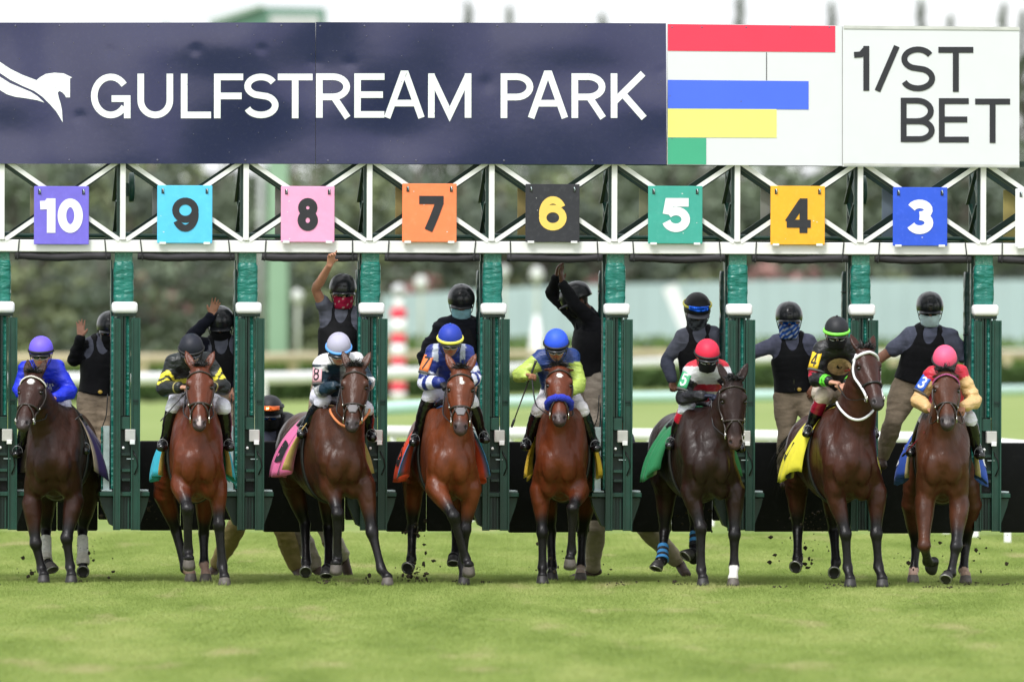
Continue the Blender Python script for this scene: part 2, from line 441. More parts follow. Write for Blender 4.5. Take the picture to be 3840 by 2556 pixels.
def stroke_polys(L, w):
    """thicken a polyline into quads with mitred joints"""
    L = [np.array(p, float) for p in L]; n = len(L); closed = np.linalg.norm(L[0] - L[-1]) < 1e-4 and n > 3
    left, right = [], []
    for i in range(n):
        if closed: a, b = L[(i - 1) % (n - 1)] if i > 0 else L[n - 2], L[(i + 1) % (n - 1)] if i < n - 1 else L[1]
        else: a, b = L[max(i - 1, 0)], L[min(i + 1, n - 1)]
        d1 = L[i] - a; d2 = b - L[i]
        d1 = d1 / (np.linalg.norm(d1) + 1e-9) if np.linalg.norm(d1) > 1e-9 else d2 / np.linalg.norm(d2)
        d2 = d2 / (np.linalg.norm(d2) + 1e-9) if np.linalg.norm(d2) > 1e-9 else d1
        n1 = np.array([-d1[1], d1[0]]); n2 = np.array([-d2[1], d2[0]]); m = n1 + n2; m = m / (np.linalg.norm(m) + 1e-9)
        s = 1 / max(.35, m @ n1); left.append(L[i] + m * w / 2 * s); right.append(L[i] - m * w / 2 * s)
    return [(left[i], right[i], right[i + 1], left[i + 1]) for i in range(n - 1)]
def draw_text(mb, text, place, w=.15, gap=.10, space=.42, fit=True, sub=9.0, Wo=None):
    """place(x, y, k) -> world point, x and y in 0..1 of the whole word; k numbers the strokes so that each lies a hair above the last"""
    x = 0; items = []
    for ch in text:
        if ch == ' ': x += space; continue
        W, Ls = glyph(ch, w, Wo); items.append((x, Ls)); x += W + gap
    tot = x - gap; k = 0
    for ox, Ls in items:
        for L in Ls:
            L2 = [L[0]]
            for q in L[1:]:
                n_ = max(1, int(math.hypot(q[0] - L2[-1][0], q[1] - L2[-1][1]) / sub)); p0 = L2[-1]
                L2 += [(lerp(p0[0], q[0], i / n_), lerp(p0[1], q[1], i / n_)) for i in range(1, n_ + 1)]
            P = stroke_polys(L2, w)
            for q in P:
                mb.add([place((p[0] + ox) / (tot if fit else 1), p[1], k) for p in q], [(0, 1, 2, 3)])
            k += 1
    return tot
M_STRAP = mat('black_webbing', (.010, .010, .011), rough=.6, var=.2)
M_BLACKL = mat('black_leather', (.009, .009, .010), rough=.35, var=.3, vscale=20)
# ------------------------------------------------------------------ starting gate
M_GREEN = mat('gate_green_paint', (.0065, .052, .034), rough=.38, spec=.5, var=.18, vscale=5, dirt=(.05, .09, .07), dscale=9, damt=.28, bump=.0006, bscale=50)
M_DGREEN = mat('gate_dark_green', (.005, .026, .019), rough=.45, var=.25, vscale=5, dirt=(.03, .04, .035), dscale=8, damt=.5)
M_TEAL = mat('teal_vinyl_pad', (.007, .155, .120), rough=.34, spec=.5, var=.12, vscale=8, bump=.030, bscale=10, bstretch=(.8, .8, 2.2), dirt=(.03, .07, .055), dscale=9, damt=.5)
M_DTEAL = mat('dark_vinyl_pad', (.004, .036, .030), rough=.38, var=.2, vscale=8, bump=.010, bscale=8, bstretch=(.8, .8, 2.0))
M_WPAINT = mat('white_paint', (.78, .78, .77), rough=.45, var=.04, dirt=(.55, .50, .43), dscale=12, damt=.2)
M_CAP = mat('white_cap', (.82, .82, .82), rough=.35, var=.03)
M_ROLL = mat('dark_roll_pad', (.022, .020, .024), rough=.7, var=.2, bump=.006, bscale=14, bstretch=(.6, 1, 1))
M_BOARD = mat('black_rubber_board', (.0048, .0048, .006), rough=.55, spec=.25, var=.4, vscale=3, dirt=(.04, .04, .04), dscale=11, damt=.25)
M_BOX = mat('grey_box', (.50, .49, .46), rough=.45, var=.1, vscale=12)
M_GALV = mat('galvanised_plate', (.42, .50, .52), rough=.35, metal=.6, var=.3, vscale=8)
M_LAMPW = mat('white_lens', (.85, .85, .85), rough=.3)
M_CABLE = mat('black_cable', (.01, .01, .01), rough=.5)
gate = empty('starting_gate', (0, 0, 0), GYAW, 'long green and white starting gate with padded posts and open doors', 'starting gate')
def gb(b, name, m, parent=None): return b.build(name, m, gate if parent is None else parent, world=False)
def gx(x, y=1278, v=0): return gp(x, y, v)[0]
def gz(y, v=0, x=1920): return gp(x, y, v)[1]
def pad_mesh(u0, u1, v0, v1, z0, z1, amp=.007, seed=0, step=.022):
    nz = max(6, int((z1 - z0) / step)); n = 40; G = np.zeros((n, nz + 1, 3)); cu, cv, ru, rv = (u0 + u1) / 2, (v0 + v1) / 2, (u1 - u0) / 2, (v1 - v0) / 2
    for j in range(nz + 1):
        z = lerp(z0, z1, j / nz); e = min(j, nz - j); sh = 1 - .10 * math.exp(-e / 1.2)
        for i in range(n):
            a = 2 * math.pi * i / n; c, s = math.cos(a), math.sin(a); r = 1 / (abs(c) ** 5 + abs(s) ** 5) ** .2; G[i, j] = (cu + ru * c * r * sh, cv + rv * s * r * sh, z)
    P = G.reshape(-1, 3); N = P - np.stack([np.full(len(P), cu), np.full(len(P), cv), P[:, 2]], 1); N /= np.linalg.norm(N, axis=1, keepdims=True)
    w_ = vnoise(P * V(.8, .8, 2.4), 22, seed) * .6 + vnoise(P * V(1.2, 1, 1.0), 40, seed + 1) * .4; w_ = 1 - np.abs(w_) * 1.6
    seam = np.exp(-((P[:, 0] - cu) / .008) ** 2) * (P[:, 1] < cv) * -.008
    P = P + N * (w_ * amp + seam)[:, None]; b = MB().grid(P.reshape(G.shape), closed_u=True)
    b.f.append(tuple(i * (nz + 1) + nz for i in range(n))); b.sm.append(False); return b
PC = [5, 466, 931, 1392, 1850, 2311, 2770, 3231, 3693]
PCE = [-456] + PC + [4154]
zb0, zb1 = gz(950), gz(905)
ztop = gz(612)
# white beam and its straps
xa, xb = gx(-470), gx(4170)
bm_ = MB().box(xa, xb, -.015, .09, zb0, zb1, .006); beam = gb(bm_, 'crossbeam', M_WPAINT)
gb(MB().box(xa, xb, .095, .14, zb0 - .01, zb1 - .015), 'beam_flange', M_GREEN)
gb(MB().box(xa, xb, .0, .10, ztop - .005, ztop + .035), 'top_chord', M_DGREEN)
gb(MB().box(xa, xb, .78, .88, ztop - .005, ztop + .035), 'rear_top_chord', M_DGREEN)
gb(MB().box(xa, xb, .78, .88, zb0, zb1 + .02), 'rear_crossbeam', M_DGREEN)
pz = gz(888); gb(MB().tube([(lerp(xa, xb, t), .34, pz) for t in np.linspace(0, 1, 20)], .020, 10), 'torque_pipe', M_GREEN)
VX = [5, 459, 921, 1384, 1842, 2302, 2763, 3224, 3685]; VXE = [-456] + VX + [4146]
for i, x in enumerate(VXE):
    u = gx(x); gb(MB().box(u - .025, u + .025, -.03, .02, zb1, ztop + .02, .003), 'truss_upright', M_WPAINT)
    gb(MB().box(u - .028, u + .028, .80, .86, zb1, ztop, 0), 'rear_truss_upright', M_DGREEN)
    gb(MB().box(u - .052, u - .028, .015, .07, zb1, ztop, 0), 'upright_angle', M_DGREEN)
    for q0, q1 in ((zb1, (zb1 + ztop) / 2), ((zb1 + ztop) / 2, ztop)):
        gb(MB().bar((u - .02, .05, q0 + .01), (u - .02, .80, q1), .02, .035, up=(1, 0, 0)), 'tie_brace', M_GREEN)
        gb(MB().bar((u - .045, .05, q1), (u - .045, .80, q0 + .01), .02, .035, up=(1, 0, 0)), 'tie_brace', M_DGREEN)
    gb(MB().tube([(u - .13 + .26 * t, .34, pz) for t in (0, .04, .05, .95, .96, 1)], [.022, .022, .033, .033, .022, .022], 12), 'pipe_sleeve', M_GREEN)
for i in range(len(VXE) - 1):
    u0, u1 = gx(VXE[i]), gx(VXE[i + 1]); zt, zb = ztop + .01, zb1; um = (u0 + u1) / 2; zm = (zt + zb) / 2
    for v_, mt, th, nm in ((-.005, M_WPAINT, .040, 'truss_brace'), (.83, M_DGREEN, .055, 'rear_truss_brace')):
        for a in ((u0 + .03, zt), (u0 + .03, zb), (u1 - .03, zt), (u1 - .03, zb)):
            gb(MB().bar((a[0], v_, a[1]), (um, v_ + (.012 if a[1] == zt else 0), zm), th, .03), nm, mt)
            if v_ < 0: gb(MB().bar((a[0] - .012, v_ + .045, a[1] - .02), (um - .012, v_ + .045, zm - .02), .045, .045), 'brace_angle', M_DGREEN)
for x in (500, 3256):
    u = gx(x); b = MB(); b.tube([(u + d, .45, gz(706)) for d in (-.028, -.02, .02, .028)], [.09, .135, .135, .10], 24); w_ = gb(b, 'drum_wheel', M_GREEN)
    gb(MB().box(u - .07, u - .028, .41, .49, gz(740), gz(690)), 'wheel_bracket', M_GREEN)
# sagging roll pads under the beam, tied with black straps
for i in range(len(PCE) - 1):
    a, b_ = gx(PCE[i] + 50), gx(PCE[i + 1] - 52); zc = gz(964); r = random.Random(i)
    P3 = [(lerp(a, b_, t), .02 + .01 * math.sin(t * 5 + i), zc - .012 * math.sin(t * math.pi) + .004 * math.sin(9 * t + i)) for t in np.linspace(0, 1, 26)]
    g = MB().tube(P3, [.037 + .002 * math.sin(k * 1.7 + i) for k in range(26)], 12); gb(g, 'roll_pad', M_ROLL)
    for t in (.035, .945):
        x_ = lerp(a, b_, t); zs = gz(900); s_ = MB(); dx = r.uniform(-.012, .012)
        s_.bar((x_ - dx, -.024, zs), (x_ + dx, -.024, zc - .03), .010, .004); s_.tube([(x_ + dx, .02 + .036 * math.cos(q), zc - .004 + .036 * math.sin(q)) for q in np.linspace(0, 2 * math.pi, 14, endpoint=False)], .006, 5, closed=True); gb(s_, 'tie_strap', M_STRAP)

def stall(pc, i):
    r = random.Random(i * 7); U = lambda d, v=0: gx(pc + d, 1500, v); z = lambda y: gz(y)
    zl = z(1850)
    main = MB()
    # two open door edges: deep channels seen end on
    cL0, cL1, cR0, cR1 = U(-41), U(-17), U(25), U(57)
    zbm = z(1988)
    main.box(cL0, cL1, -.05, .02, zbm, z(1198), .004); main.box(cL0 - .001, cL0 + .008, -.07, -.0505, zbm, z(1198)); main.box(cL1 - .010, cL1 + .004, -.075, -.0505, zbm, z(1200)); 
    post = gb(main, 'stall_post', M_GREEN)
    rr = MB().box(cR0, cR1, -.05, .02, zbm, z(1196), .004); rr.box(cR1 - .011, cR1 + .003, -.085, -.0505, zbm, z(1196)); rr.box(cR0 - .001, cR0 + .012, -.07, -.0505, zbm, z(1196)); gb(rr, 'door_edge', M_GREEN, post)
    for q in ('L', 'R'):
        u_ = cL0 + .012 if q == 'L' else cR1 - .012
        gb(MB().box(u_ - .012, u_ + .012, .021, .42, z(1830), z(1215), .004), 'door_panel', M_DGREEN, post)
    gb(MB().box(cL1 + .003, cR0 - .003, .02, .05, zbm + .01, z(1190)), 'post_web', M_DGREEN, post)
    for d0, d1, mt, nm in ((-13, -6, M_GREEN, 'guide_rail'), (-2, 4, M_DGREEN, 'guide_rail'), (17, 23, M_GREEN, 'guide_rail')):
        gb(MB().box(U(d0), U(d1), -.03, .018, z(1562), z(1182)), nm, mt, post)
    gb(pad_mesh(U(4), U(17), -.01, .018, z(1560), z(1186), .004, i), 'inner_pad', M_TEAL, post)
    gb(MB().box(U(-13), U(22), -.04, .018, z(1612), z(1566), .004), 'lock_plate', M_GREEN, post)
    gb(MB().box(U(30), U(54), -.06, -.0505, z(1514), z(1506)), 'door_cleat', M_GREEN, post)
    gb(MB().box(U(30), U(52), -.06, -.0505, z(1512), z(1500)), 'door_cleat', M_DGREEN, post)
    # box, lamp and bolt
    gb(MB().box(U(2), U(40), -.12, -.03, z(1657), z(1612), .005), 'junction_box', M_BOX, post)
    gb(MB().box(U(19), U(38), -.135, -.121, z(1668), z(1652), .003), 'lamp', M_LAMPW, post)
    gb(MB().ball((U(-4), -.06, z(1681)), (.013, .008, .013), 10, 6), 'bolt_head', M_LAMPW, post)
    for yy in (1700, 1760, 1795): gb(MB().box(U(-10 + r.uniform(-2, 2)), U(22), -.045, .018, z(yy + 10), z(yy)), 'crosspiece', M_DGREEN if yy != 1760 else M_GREEN, post)
    gb(MB().box(U(-12), U(20), -.01, .018, z(1840), z(1800)), 'latch_housing', M_BOARD, post)
    gb(MB().tube([(U(30), -.06, z(1690)), (U(46), -.085, z(1720)), (U(50), -.07, z(1750)), (U(38), -.055, z(1780))], .006, 6), 'cable', M_CABLE, post)
    gb(MB().bar((U(8), -.055, z(1722)), (U(34), -.055, z(1722)), .008, .008), 'latch_rod', M_GALV, post)
    # ledge and bracket
    b = MB().box(U(-92), U(96), -.03, .34, z(1862), z(1846), .004); gb(b, 'step_ledge', M_GREEN, post)
    gb(MB().box(U(-84), U(-44), .0, .3, z(1844), z(1838), .002), 'tread_plate', M_GALV, post); gb(MB().box(U(58), U(92), .0, .3, z(1844), z(1838), .002), 'tread_plate', M_GALV, post)
    for sg, xs in ((-1, (-90, -84, -52, -16, -16)), (1, (94, 88, 62, 24, 24))):
        ys = (1866, 1894, 1968, 1986, 1866); g = MB(); f = [(U(a_), .05, z(b2)) for a_, b2 in zip(xs, ys)]; k = [(p[0] * 1.0, .25, p[2]) for p in f]
        g.add(f + k, [(0, 1, 2, 3, 4), (9, 8, 7, 6, 5)] + [(q, (q + 1) % 5, (q + 1) % 5 + 5, q + 5) for q in range(5)]); gb(g, 'bracket', M_DGREEN if sg < 0 else M_GREEN, post)
    for d in (-8, 4, 16): gb(MB().box(U(d - 2), U(d + 3), .0, .03, z(1984), z(1866)), 'lower_rib', M_GREEN if d != 4 else M_DGREEN, post)
    gb(MB().box(U(-16), U(26), .052, .07, z(1986), z(1866)), 'lower_web', M_BOARD, post)
    # cap on its studs
    b = MB().box(U(-48), U(48), -.09, .10, z(1179), z(1136), .030); gb(b, 'post_cap', M_CAP, post)
    gb(MB().box(U(-40), U(42), -.05, .07, z(1190), z(1177.5), .003), 'cap_bracket', M_DGREEN, post)
    for d in (-32, 34): gb(MB().tube([(U(d), -.02, z(1199)), (U(d), -.02, z(1178))], .014, 8), 'cap_stud', M_GALV, post)
    gb(MB().ball((U(0), 0, z(1138)), (.008, .008, .008), 8, 5), 'cap_screw', M_GALV, post)
    # upper padded post, its bracket, and the rear padded post
    gb(pad_mesh(U(-38), U(33), .0 + .02, .15, z(1142), z(986 + r.randint(-4, 4)), .009, 20 + i), 'post_pad', M_TEAL, post)
    gb(MB().box(U(-36), U(30), .03, .13, z(992), zb0 - .002, .003), 'post_bracket', M_SPECK, post)
    gb(MB().box(U(-48), U(-38.5), .03, .10, z(1835), z(1190), .003), 'side_strip', M_TEAL, post)
    gb(MB().box(U(-50), U(-46), .06, .16, z(1600), z(980), .003), 'side_seam', M_DTEAL, post)
    ur0, ur1 = gx(pc - 34, 1200, 0), gx(pc + 32, 1200, 0)
    gb(pad_mesh(ur0, ur1, .80, .93, z(1835), z(1012), .008, 60 + i), 'rear_post_pad', M_DTEAL, post)
    gb(MB().box(ur0 + .03, ur1 - .03, .82, .90, z(1012), zb0, .003), 'rear_post', M_DGREEN, post)
    gb(MB().tube([((ur0 + ur1) / 2 + (ur1 - ur0) * .53 * c_, .865 + .078 * s_, z(1090 + 160 * (i % 2))) for c_, s_ in [(math.copysign(abs(math.cos(q)) ** .5, math.cos(q)), math.copysign(abs(math.sin(q)) ** .5, math.sin(q))) for q in np.linspace(0, 2 * math.pi, 24, endpoint=False)]], .006, 5, closed=True), 'pad_strap', M_STRAP, post)
    # low partition running back to the padded boards
    gb(MB().box(U(-10), U(14), .36, 1.86, z(1835), z(1660), .01), 'partition_pad', M_DTEAL, post)
    gb(MB().box(U(-78), U(-52), .10, .13, z(1842), z(1600), .004), 'galvanised_guard', M_GALV, post)
    gb(MB().box(U(-84), U(-79), .08, .14, z(1842), z(1604), .003), 'guard_edge', M_TEAL, post)
    P3 = catmull([(U(-60), .12, z(1480)), (U(-66), .10, z(1560)), (U(-78), .12, z(1600)), (U(-86), .14, z(1650))], 5); gb(MB().tube(P3, .005, 5), 'cable', M_CABLE, post)
M_SPECK = mat('chipped_green_paint', (.035, .17, .12), rough=.6, var=.3, vscale=40, dirt=(.30, .40, .36), dscale=60, damt=.8)
for i, pc in enumerate(PCE): stall(pc, i)
# padded boards across the back of the stalls
for i in range(len(PCE) - 1):
    v_ = 1.9; x0, x1 = PCE[i] + 57, PCE[i + 1] - 99; j = [4, 0, -3, 2, 0, 3, 0, -2, 4, 0][i]
    a, b_ = gp(x0, 1800, v_)[0], gp(x1, 1800, v_)[0]; z1, z0 = gp((x0 + x1) / 2, 1654, v_)[1], gp((x0 + x1) / 2, 1992 + j, v_)[1]
    z1 = gz(1654); z0 = gp(1920, 1993 + j, v_)[1]; z1 = gp(1920, 1655, v_)[1]; um = lerp(a, b_, .5)
    for k, (p, q) in enumerate(((a, um - .002), (um + .002, b_))): gb(MB().box(p, q, v_, v_ + .07, z0 + .004 * k, z1 - .003 * k, .018), 'rear_board', M_BOARD)
    c0, c1 = b_ + .006, gp(PCE[i + 1] + 54, 1800, v_)[0]
    gb(MB().box(c0, c1, v_ + .02, v_ + .09, gp(1920, 1950, v_)[1], z1 - .004, .012), 'rear_board', M_BOARD)

# ---- sign panels along the top
M_NAVY = mat('navy_sign_vinyl', (.0062, .0080, .066), rough=.14, spec=.85, var=.04, vscale=2, bump=.0009, bscale=6, dirt=(.05, .05, .12), dscale=30, damt=.25)
M_SIGNW = mat('white_sign_vinyl', (.675, .685, .72), rough=.28, var=.01)
M_SRED = mat('sign_red', (.78, .035, .085), rough=.25, var=.02); M_SBLU = mat('sign_blue', (.06, .14, .78), rough=.25, var=.02)
M_SYEL = mat('sign_yellow', (.88, .86, .20), rough=.25, var=.02); M_SGRN = mat('sign_green', (.05, .38, .22), rough=.25, var=.02)
M_SBLK = mat('sign_black', (.018, .018, .025), rough=.3, var=.02); M_ALU = mat('sign_trim', (.62, .62, .60), rough=.4, metal=.5)
M_SWH = mat('sign_white_print', (.84, .86, .90), rough=.3, var=.01)
SV = -.07
M_SCREW = mat('screw_grey', (.10, .10, .16), rough=.5)
def waves(u, z, amp):
    amp = amp * (3.6 if amp > .01 else 1)
    p = np.array([[u * 1.0, z * 1.25, 0.0]]); q = vnoise(p, 3.1, 77)[0] * .7 + vnoise(p, 1.6, 12)[0]
    return amp * q
DENTS = [(412, 190, .05), (735, 188, .05), (1180, 235, .05), (1820, 318, .07), (300, 440, .05), (1310, 240, .05), (980, 185, .04), (2480, 270, .04)]
def sign_pt(x, y, k=0.0, amp=.011):
    u, z = gp(x, y, SV); d = waves(u, z, amp)
    for (dx, dy, r_) in DENTS:
        q = ((x - dx) ** 2 + (y - dy) ** 2) / (410 * r_) ** 2
        if q < 6: d -= .004 * math.exp(-q)
    return (u, SV - k - d, z)
def sign_grid(x0, x1, yt0, yt1, yb0, yb1, k, amp=.011, step=12):
    nx, ny = max(2, int((x1 - x0) / step)), max(2, int((yb0 - yt0) / step)); G = np.zeros((nx + 1, ny + 1, 3))
    for i in range(nx + 1):
        for j in range(ny + 1):
            s_, t = i / nx, j / ny; G[i, j] = sign_pt(lerp(x0, x1, s_), lerp(lerp(yt0, yt1, s_), lerp(yb0, yb1, s_), t), k, amp)
    return MB().grid(G)
def letters(root, spec, y0, y1, w, m, k=.004, amp=.011, slope=0.0):
    for ch, x0, x1 in spec:
        b = MB(); yo = slope * (x0 - spec[0][1]); draw_text(b, ch, lambda x, y, q: sign_pt(lerp(x0, x1, x), lerp(y1, y0, y) + yo, k + .0007 * q, amp), w=w, sub=.09, Wo=(x1 - x0) / (y1 - y0)); o = gbs(b, 'letter', m, root)
def gbs(b, name, m, root):
    me = b.mesh(name); o = bpy.data.objects.new(name, me); COL.objects.link(o); me.materials.append(m); o.parent = root; return o
def backing(root, x0, x1, y0, y1, dv):
    u0, z1 = gp(x0, y0, SV); u1, z0 = gp(x1, y1, SV); gbs(MB().box(u0, u1, SV + dv, SV + dv + .014, z0, z1), 'backing_sheet', M_ALU, root)
def sign_root(label): return empty('sign_board', (0, 0, 0), GYAW, label, 'sign', 'sign boards on top of the gate')
def screws(root, pts, amp=.011):
    b = MB()
    for x, y, r_ in pts: b.ball(sign_pt(x, y, .003, amp), (r_, .004, r_), 8, 5)
    tag(gbs(b, 'screw_heads', M_SCREW, root), kind='stuff')
sg1 = sign_root('navy blue sign board with the white horse logo and GULFST lettering'); o = gbs(sign_grid(-480, 1182.2, 85, 85.5, 614, 614.5, 0), 'panel', M_NAVY, sg1); backing(sg1, -480, 1182.2, 85, 614, .055)
letters(sg1, [('G', 341, 489), ('U', 515, 649), ('L', 678, 791), ('F', 802, 911), ('S', 912, 1044), ('T', 1041, 1172)], 277, 444, .148, M_SWH)
rs = random.Random(4)
screws(sg1, [(x, 97, .009) for x in range(-440, 1170, 166)] + [(x, 600, .009) for x in range(-400, 1170, 330)] + [(rs.uniform(0, 1170), rs.uniform(110, 590), .004) for _ in range(46)])
HA = [(-70, 330), (-40, 356), (0, 365), (60, 405), (130, 440), (215, 472), (235, 455), (270, 435), (320, 428), (375, 432), (425, 456), (412, 462), (412, 573), (388, 573), (382, 560), (368, 545), (350, 535), (340, 545), (346, 575), (356, 605), (365, 650), (369, 720), (355, 695), (330, 655), (295, 615), (250, 570), (200, 535), (130, 505), (60, 470), (0, 430), (-70, 380)]
HB = [(-70, 420), (0, 452), (60, 490), (120, 515), (180, 540), (220, 565), (262, 604), (220, 590), (150, 578), (90, 570), (40, 555), (0, 530), (-70, 490)]
from mathutils.geometry import tessellate_polygon
for H_ in (HA, HB):
    P2 = [(x * .6378, y * .6378) for x, y in H_]; tri = tessellate_polygon([[Vector((x, y, 0)) for x, y in P2]]); b = MB()
    bm2 = bmesh.new(); vs = [bm2.verts.new((x, y, 0)) for x, y in P2]
    for t in tri:
        try: bm2.faces.new([vs[q] for q in t])
        except ValueError: pass
    for _ in range(3):
        lng = [e for e in bm2.edges if e.calc_length() > 22]
        if lng: bmesh.ops.subdivide_edges(bm2, edges=lng, cuts=1); bmesh.ops.triangulate(bm2, faces=bm2.faces[:])
    bm2.verts.index_update(); b.add([sign_pt(v.co.x, v.co.y, .004) for v in bm2.verts], [[v.index for v in f.verts] for f in bm2.faces]); bm2.free()
    gbs(b, 'horse_logo', M_SWH, sg1)
sg2 = sign_root('navy blue sign board lettered REAM PARK in white'); o = gbs(sign_grid(1184, 2498, 84, 88, 614.5, 617, 0), 'panel', M_NAVY, sg2); backing(sg2, 1184, 2498, 86, 615, .055)
letters(sg2, [('R', 1185, 1312), ('E', 1328, 1441), ('A', 1440, 1592), ('M', 1605, 1767)], 276, 442, .148, M_SWH)
letters(sg2, [('P', 1877, 1999), ('A', 1979, 2129), ('R', 2142, 2269), ('K', 2289, 2424)], 276, 443, .148, M_SWH)
screws(sg2, [(x, 98, .009) for x in range(1200, 2490, 166)] + [(x, 602, .009) for x in range(1230, 2490, 330)] + [(rs.uniform(1190, 2490), rs.uniform(110, 590), .004) for _ in range(30)])
sg3 = sign_root('white sign board with red, blue, yellow and green bars'); A3 = .003
o = gbs(sign_grid(2502, 3158, 89, 97, 618, 622, 0, A3, 40), 'panel', M_SIGNW, sg3); backing(sg3, 2502, 3158, 93, 620, .008)
for x1, a_, b2, mt, dy in ((3132, 91, 191, M_SRED, 7), (3032, 300, 407, M_SBLU, 5), (2912, 408, 515, M_SYEL, 2), (2648, 516.5, 616, M_SGRN, 1)):
    o = gbs(sign_grid(2504, x1, a_, a_ + dy, b2, b2 + dy * .8, .004, A3, 40), 'colour_bar', mt, sg3)
gbs(sign_grid(2873, 2875.5, 197, 197, 302, 302, .006, A3, 3), 'seam_line', M_SBLK, sg3)
screws(sg3, [(x, 103, .008) for x in (2520, 2632, 2798, 2964, 3110)] + [(2512, 360, .006), (2779, 381, .006), (2520, 520, .006)], A3)
sg4 = sign_root('white sign board reading 1/ST BET in black'); o = gbs(sign_grid(3160, 3822, 99, 103, 625, 630, .012, A3, 40), 'panel', M_SIGNW, sg4); backing(sg4, 3160, 3822, 101, 627, .004)
letters(sg4, [('1', 3202, 3259), ('/', 3283, 3369), ('S', 3376, 3506), ('T', 3518, 3649)], 173, 341, .132, M_SBLK, .017, A3, .012)
letters(sg4, [('B', 3377, 3501), ('E', 3520, 3632), ('T', 3656, 3787)], 367, 533, .132, M_SBLK, .017, A3, .012)
for (ya, yb_) in ((96, 108), (612, 621)): gbs(sign_grid(3162, 3822, ya, ya + 6, yb_, yb_ + 6, .020, A3, 60), 'trim_rail', M_ALU, sg4)
for s_, (x0, x1) in ((sg1, (-480, 1179)), (sg2, (1184, 2498)), (sg3, (2502, 3158)), (sg4, (3160, 3822))):
    u0, u1 = gx(x0, 300, SV), gx(x1, 300, SV); b = MB()
    for t in np.linspace(.06, .94, 4): b.box(lerp(u0, u1, t) - .02, lerp(u0, u1, t) + .02, SV + .04, SV + .08, gz(605), gz(110))
    gbs(b, 'backing_frame', M_DGREEN, s_)
# ---- numbered plates
def plate(num, x0, x1, y0, y1, col, dig, label, dw=.24, numw=(.28, .72), rear=(.42, .38, .22)):
    m = mat('plate_paint_' + ''.join(str(int(c * 99)) for c in col), col, rough=.35, var=.05, vscale=9, dirt=tuple(min(1, c * 1.2 + .08) for c in col), dscale=16, damt=.35)
    rt = empty('number_plate', (0, 0, 0), GYAW, label, 'number plate', 'numbered plates hung over the stalls'); pv = -.06
    u0, z1 = gp(x0, y0, pv); u1, z0 = gp(x1, y1, pv)
    gbs(MB().box(u0, u1, pv, pv + .012, z0, z1, .004), 'plate', m, rt)
    if num:
        if len(num) == 1: rng_ = [(num, lerp(u0, u1, numw[0]), lerp(u0, u1, numw[1]))]
        else: rng_ = [('1', lerp(u0, u1, .11), lerp(u0, u1, .39)), ('0', lerp(u0, u1, .43), lerp(u0, u1, .89))]
        for ch, a, b_ in rng_:
            b = MB(); draw_text(b, ch, Wo=(b_ - a) / (.59 * (z1 - z0)), place=lambda x, y, k: (lerp(a, b_, x), pv - .004 - .0008 * k, lerp(lerp(z0, z1, .20), lerp(z0, z1, .79), y)), w=dw, sub=.3); gbs(b, 'numeral', dig, rt)
    for t in (.10, .90):
        u = lerp(u0, u1, t); gbs(MB().box(u - .012, u + .012, pv - .003, pv - .0005, z1 - .075, z1 - .030), 'hook_slot', M_BLACKL, rt)
        gbs(MB().tube([(u, pv - .006, z1 - .065), (u + .006, pv - .018, z1 - .050), (u, pv - .012, z1 - .030), (u, pv, z1 - .028)], .0055, 6), 'hook', M_GALV, rt)
        if num != '10': gbs(MB().box(u - .030, u + .030, pv - .012, pv - .001, z0 - .012, z0 + .010, .003), 'clip', M_WPAINT, rt)
    for _ in range(3):
        a = random.Random(x0 + _); gbs(MB().box(*(lambda q, w_: (q, q + w_))(lerp(u0, u1, a.uniform(.04, .92)), .004 + .01 * a.random()), pv - .0016, pv - .0008, *(lambda q: (q, q + .006))(lerp(z0, z1, a.uniform(.05, .9)))), 'paint_chip', M_WPAINT, rt)
    ur0, zr1 = gp(x0, y0, 0); ur1, zr0 = gp(x1, y1, 0)
    mr_ = mat('rear_plate_' + ''.join(str(int(c * 99)) for c in rear), rear, rough=.5, var=.08)
    gb(MB().box(ur0, ur1, .895, .905, zr0, zr1, .003), 'rear_number_plate', mr_)
DK = (.020, .020, .026); M_DKN = mat('numeral_dark', DK, rough=.4, var=.15, vscale=20); M_WHN = mat('numeral_white', (.83, .84, .88), rough=.4, var=.03, vscale=20); M_YLN = mat('numeral_yellow', (.85, .58, .12), rough=.4, var=.05)
plate('10', 128, 333, 698, 917, (.17, .135, .66), M_WHN, 'violet plate with a white number 10', dw=.25)
plate('9', 590, 796, 695, 912, (.095, .55, .86), M_DKN, 'sky blue plate with a dark number 9', dw=.205, numw=(.27, .75), rear=(.30, .31, .30))
plate('8', 1054, 1254, 698, 908, (.88, .36, .58), M_DKN, 'pink plate with a dark number 8', dw=.24, numw=(.31, .69), rear=(.38, .37, .33))
plate('7', 1509, 1712, 688, 908, (.90, .23, .085), M_DKN, 'orange plate with a dark number 7', dw=.24, numw=(.31, .76), rear=(.50, .38, .15))
plate('6', 1971, 2173, 690, 908, (.022, .022, .030), M_YLN, 'black plate with a yellow number 6', dw=.215, numw=(.25, .76), rear=(.50, .38, .15))
plate('5', 2431, 2634, 697, 914, (.045, .36, .29), M_WHN, 'teal plate with a white number 5', dw=.25, numw=(.25, .77), rear=(.42, .42, .26))
plate('4', 2890, 3093, 697, 918, (.90, .43, .022), M_DKN, 'amber plate with a dark number 4', dw=.23, numw=(.26, .74), rear=(.40, .40, .36))
plate('3', 3349, 3552, 702, 922, (.022, .09, .66), M_WHN, 'bright blue plate with a white number 3', dw=.25, numw=(.24, .74), rear=(.24, .30, .38))
plate('', 3808, 4012, 708, 928, (.78, .78, .80), M_DKN, 'white plate cut off by the frame beside the last post', rear=(.52, .42, .14))
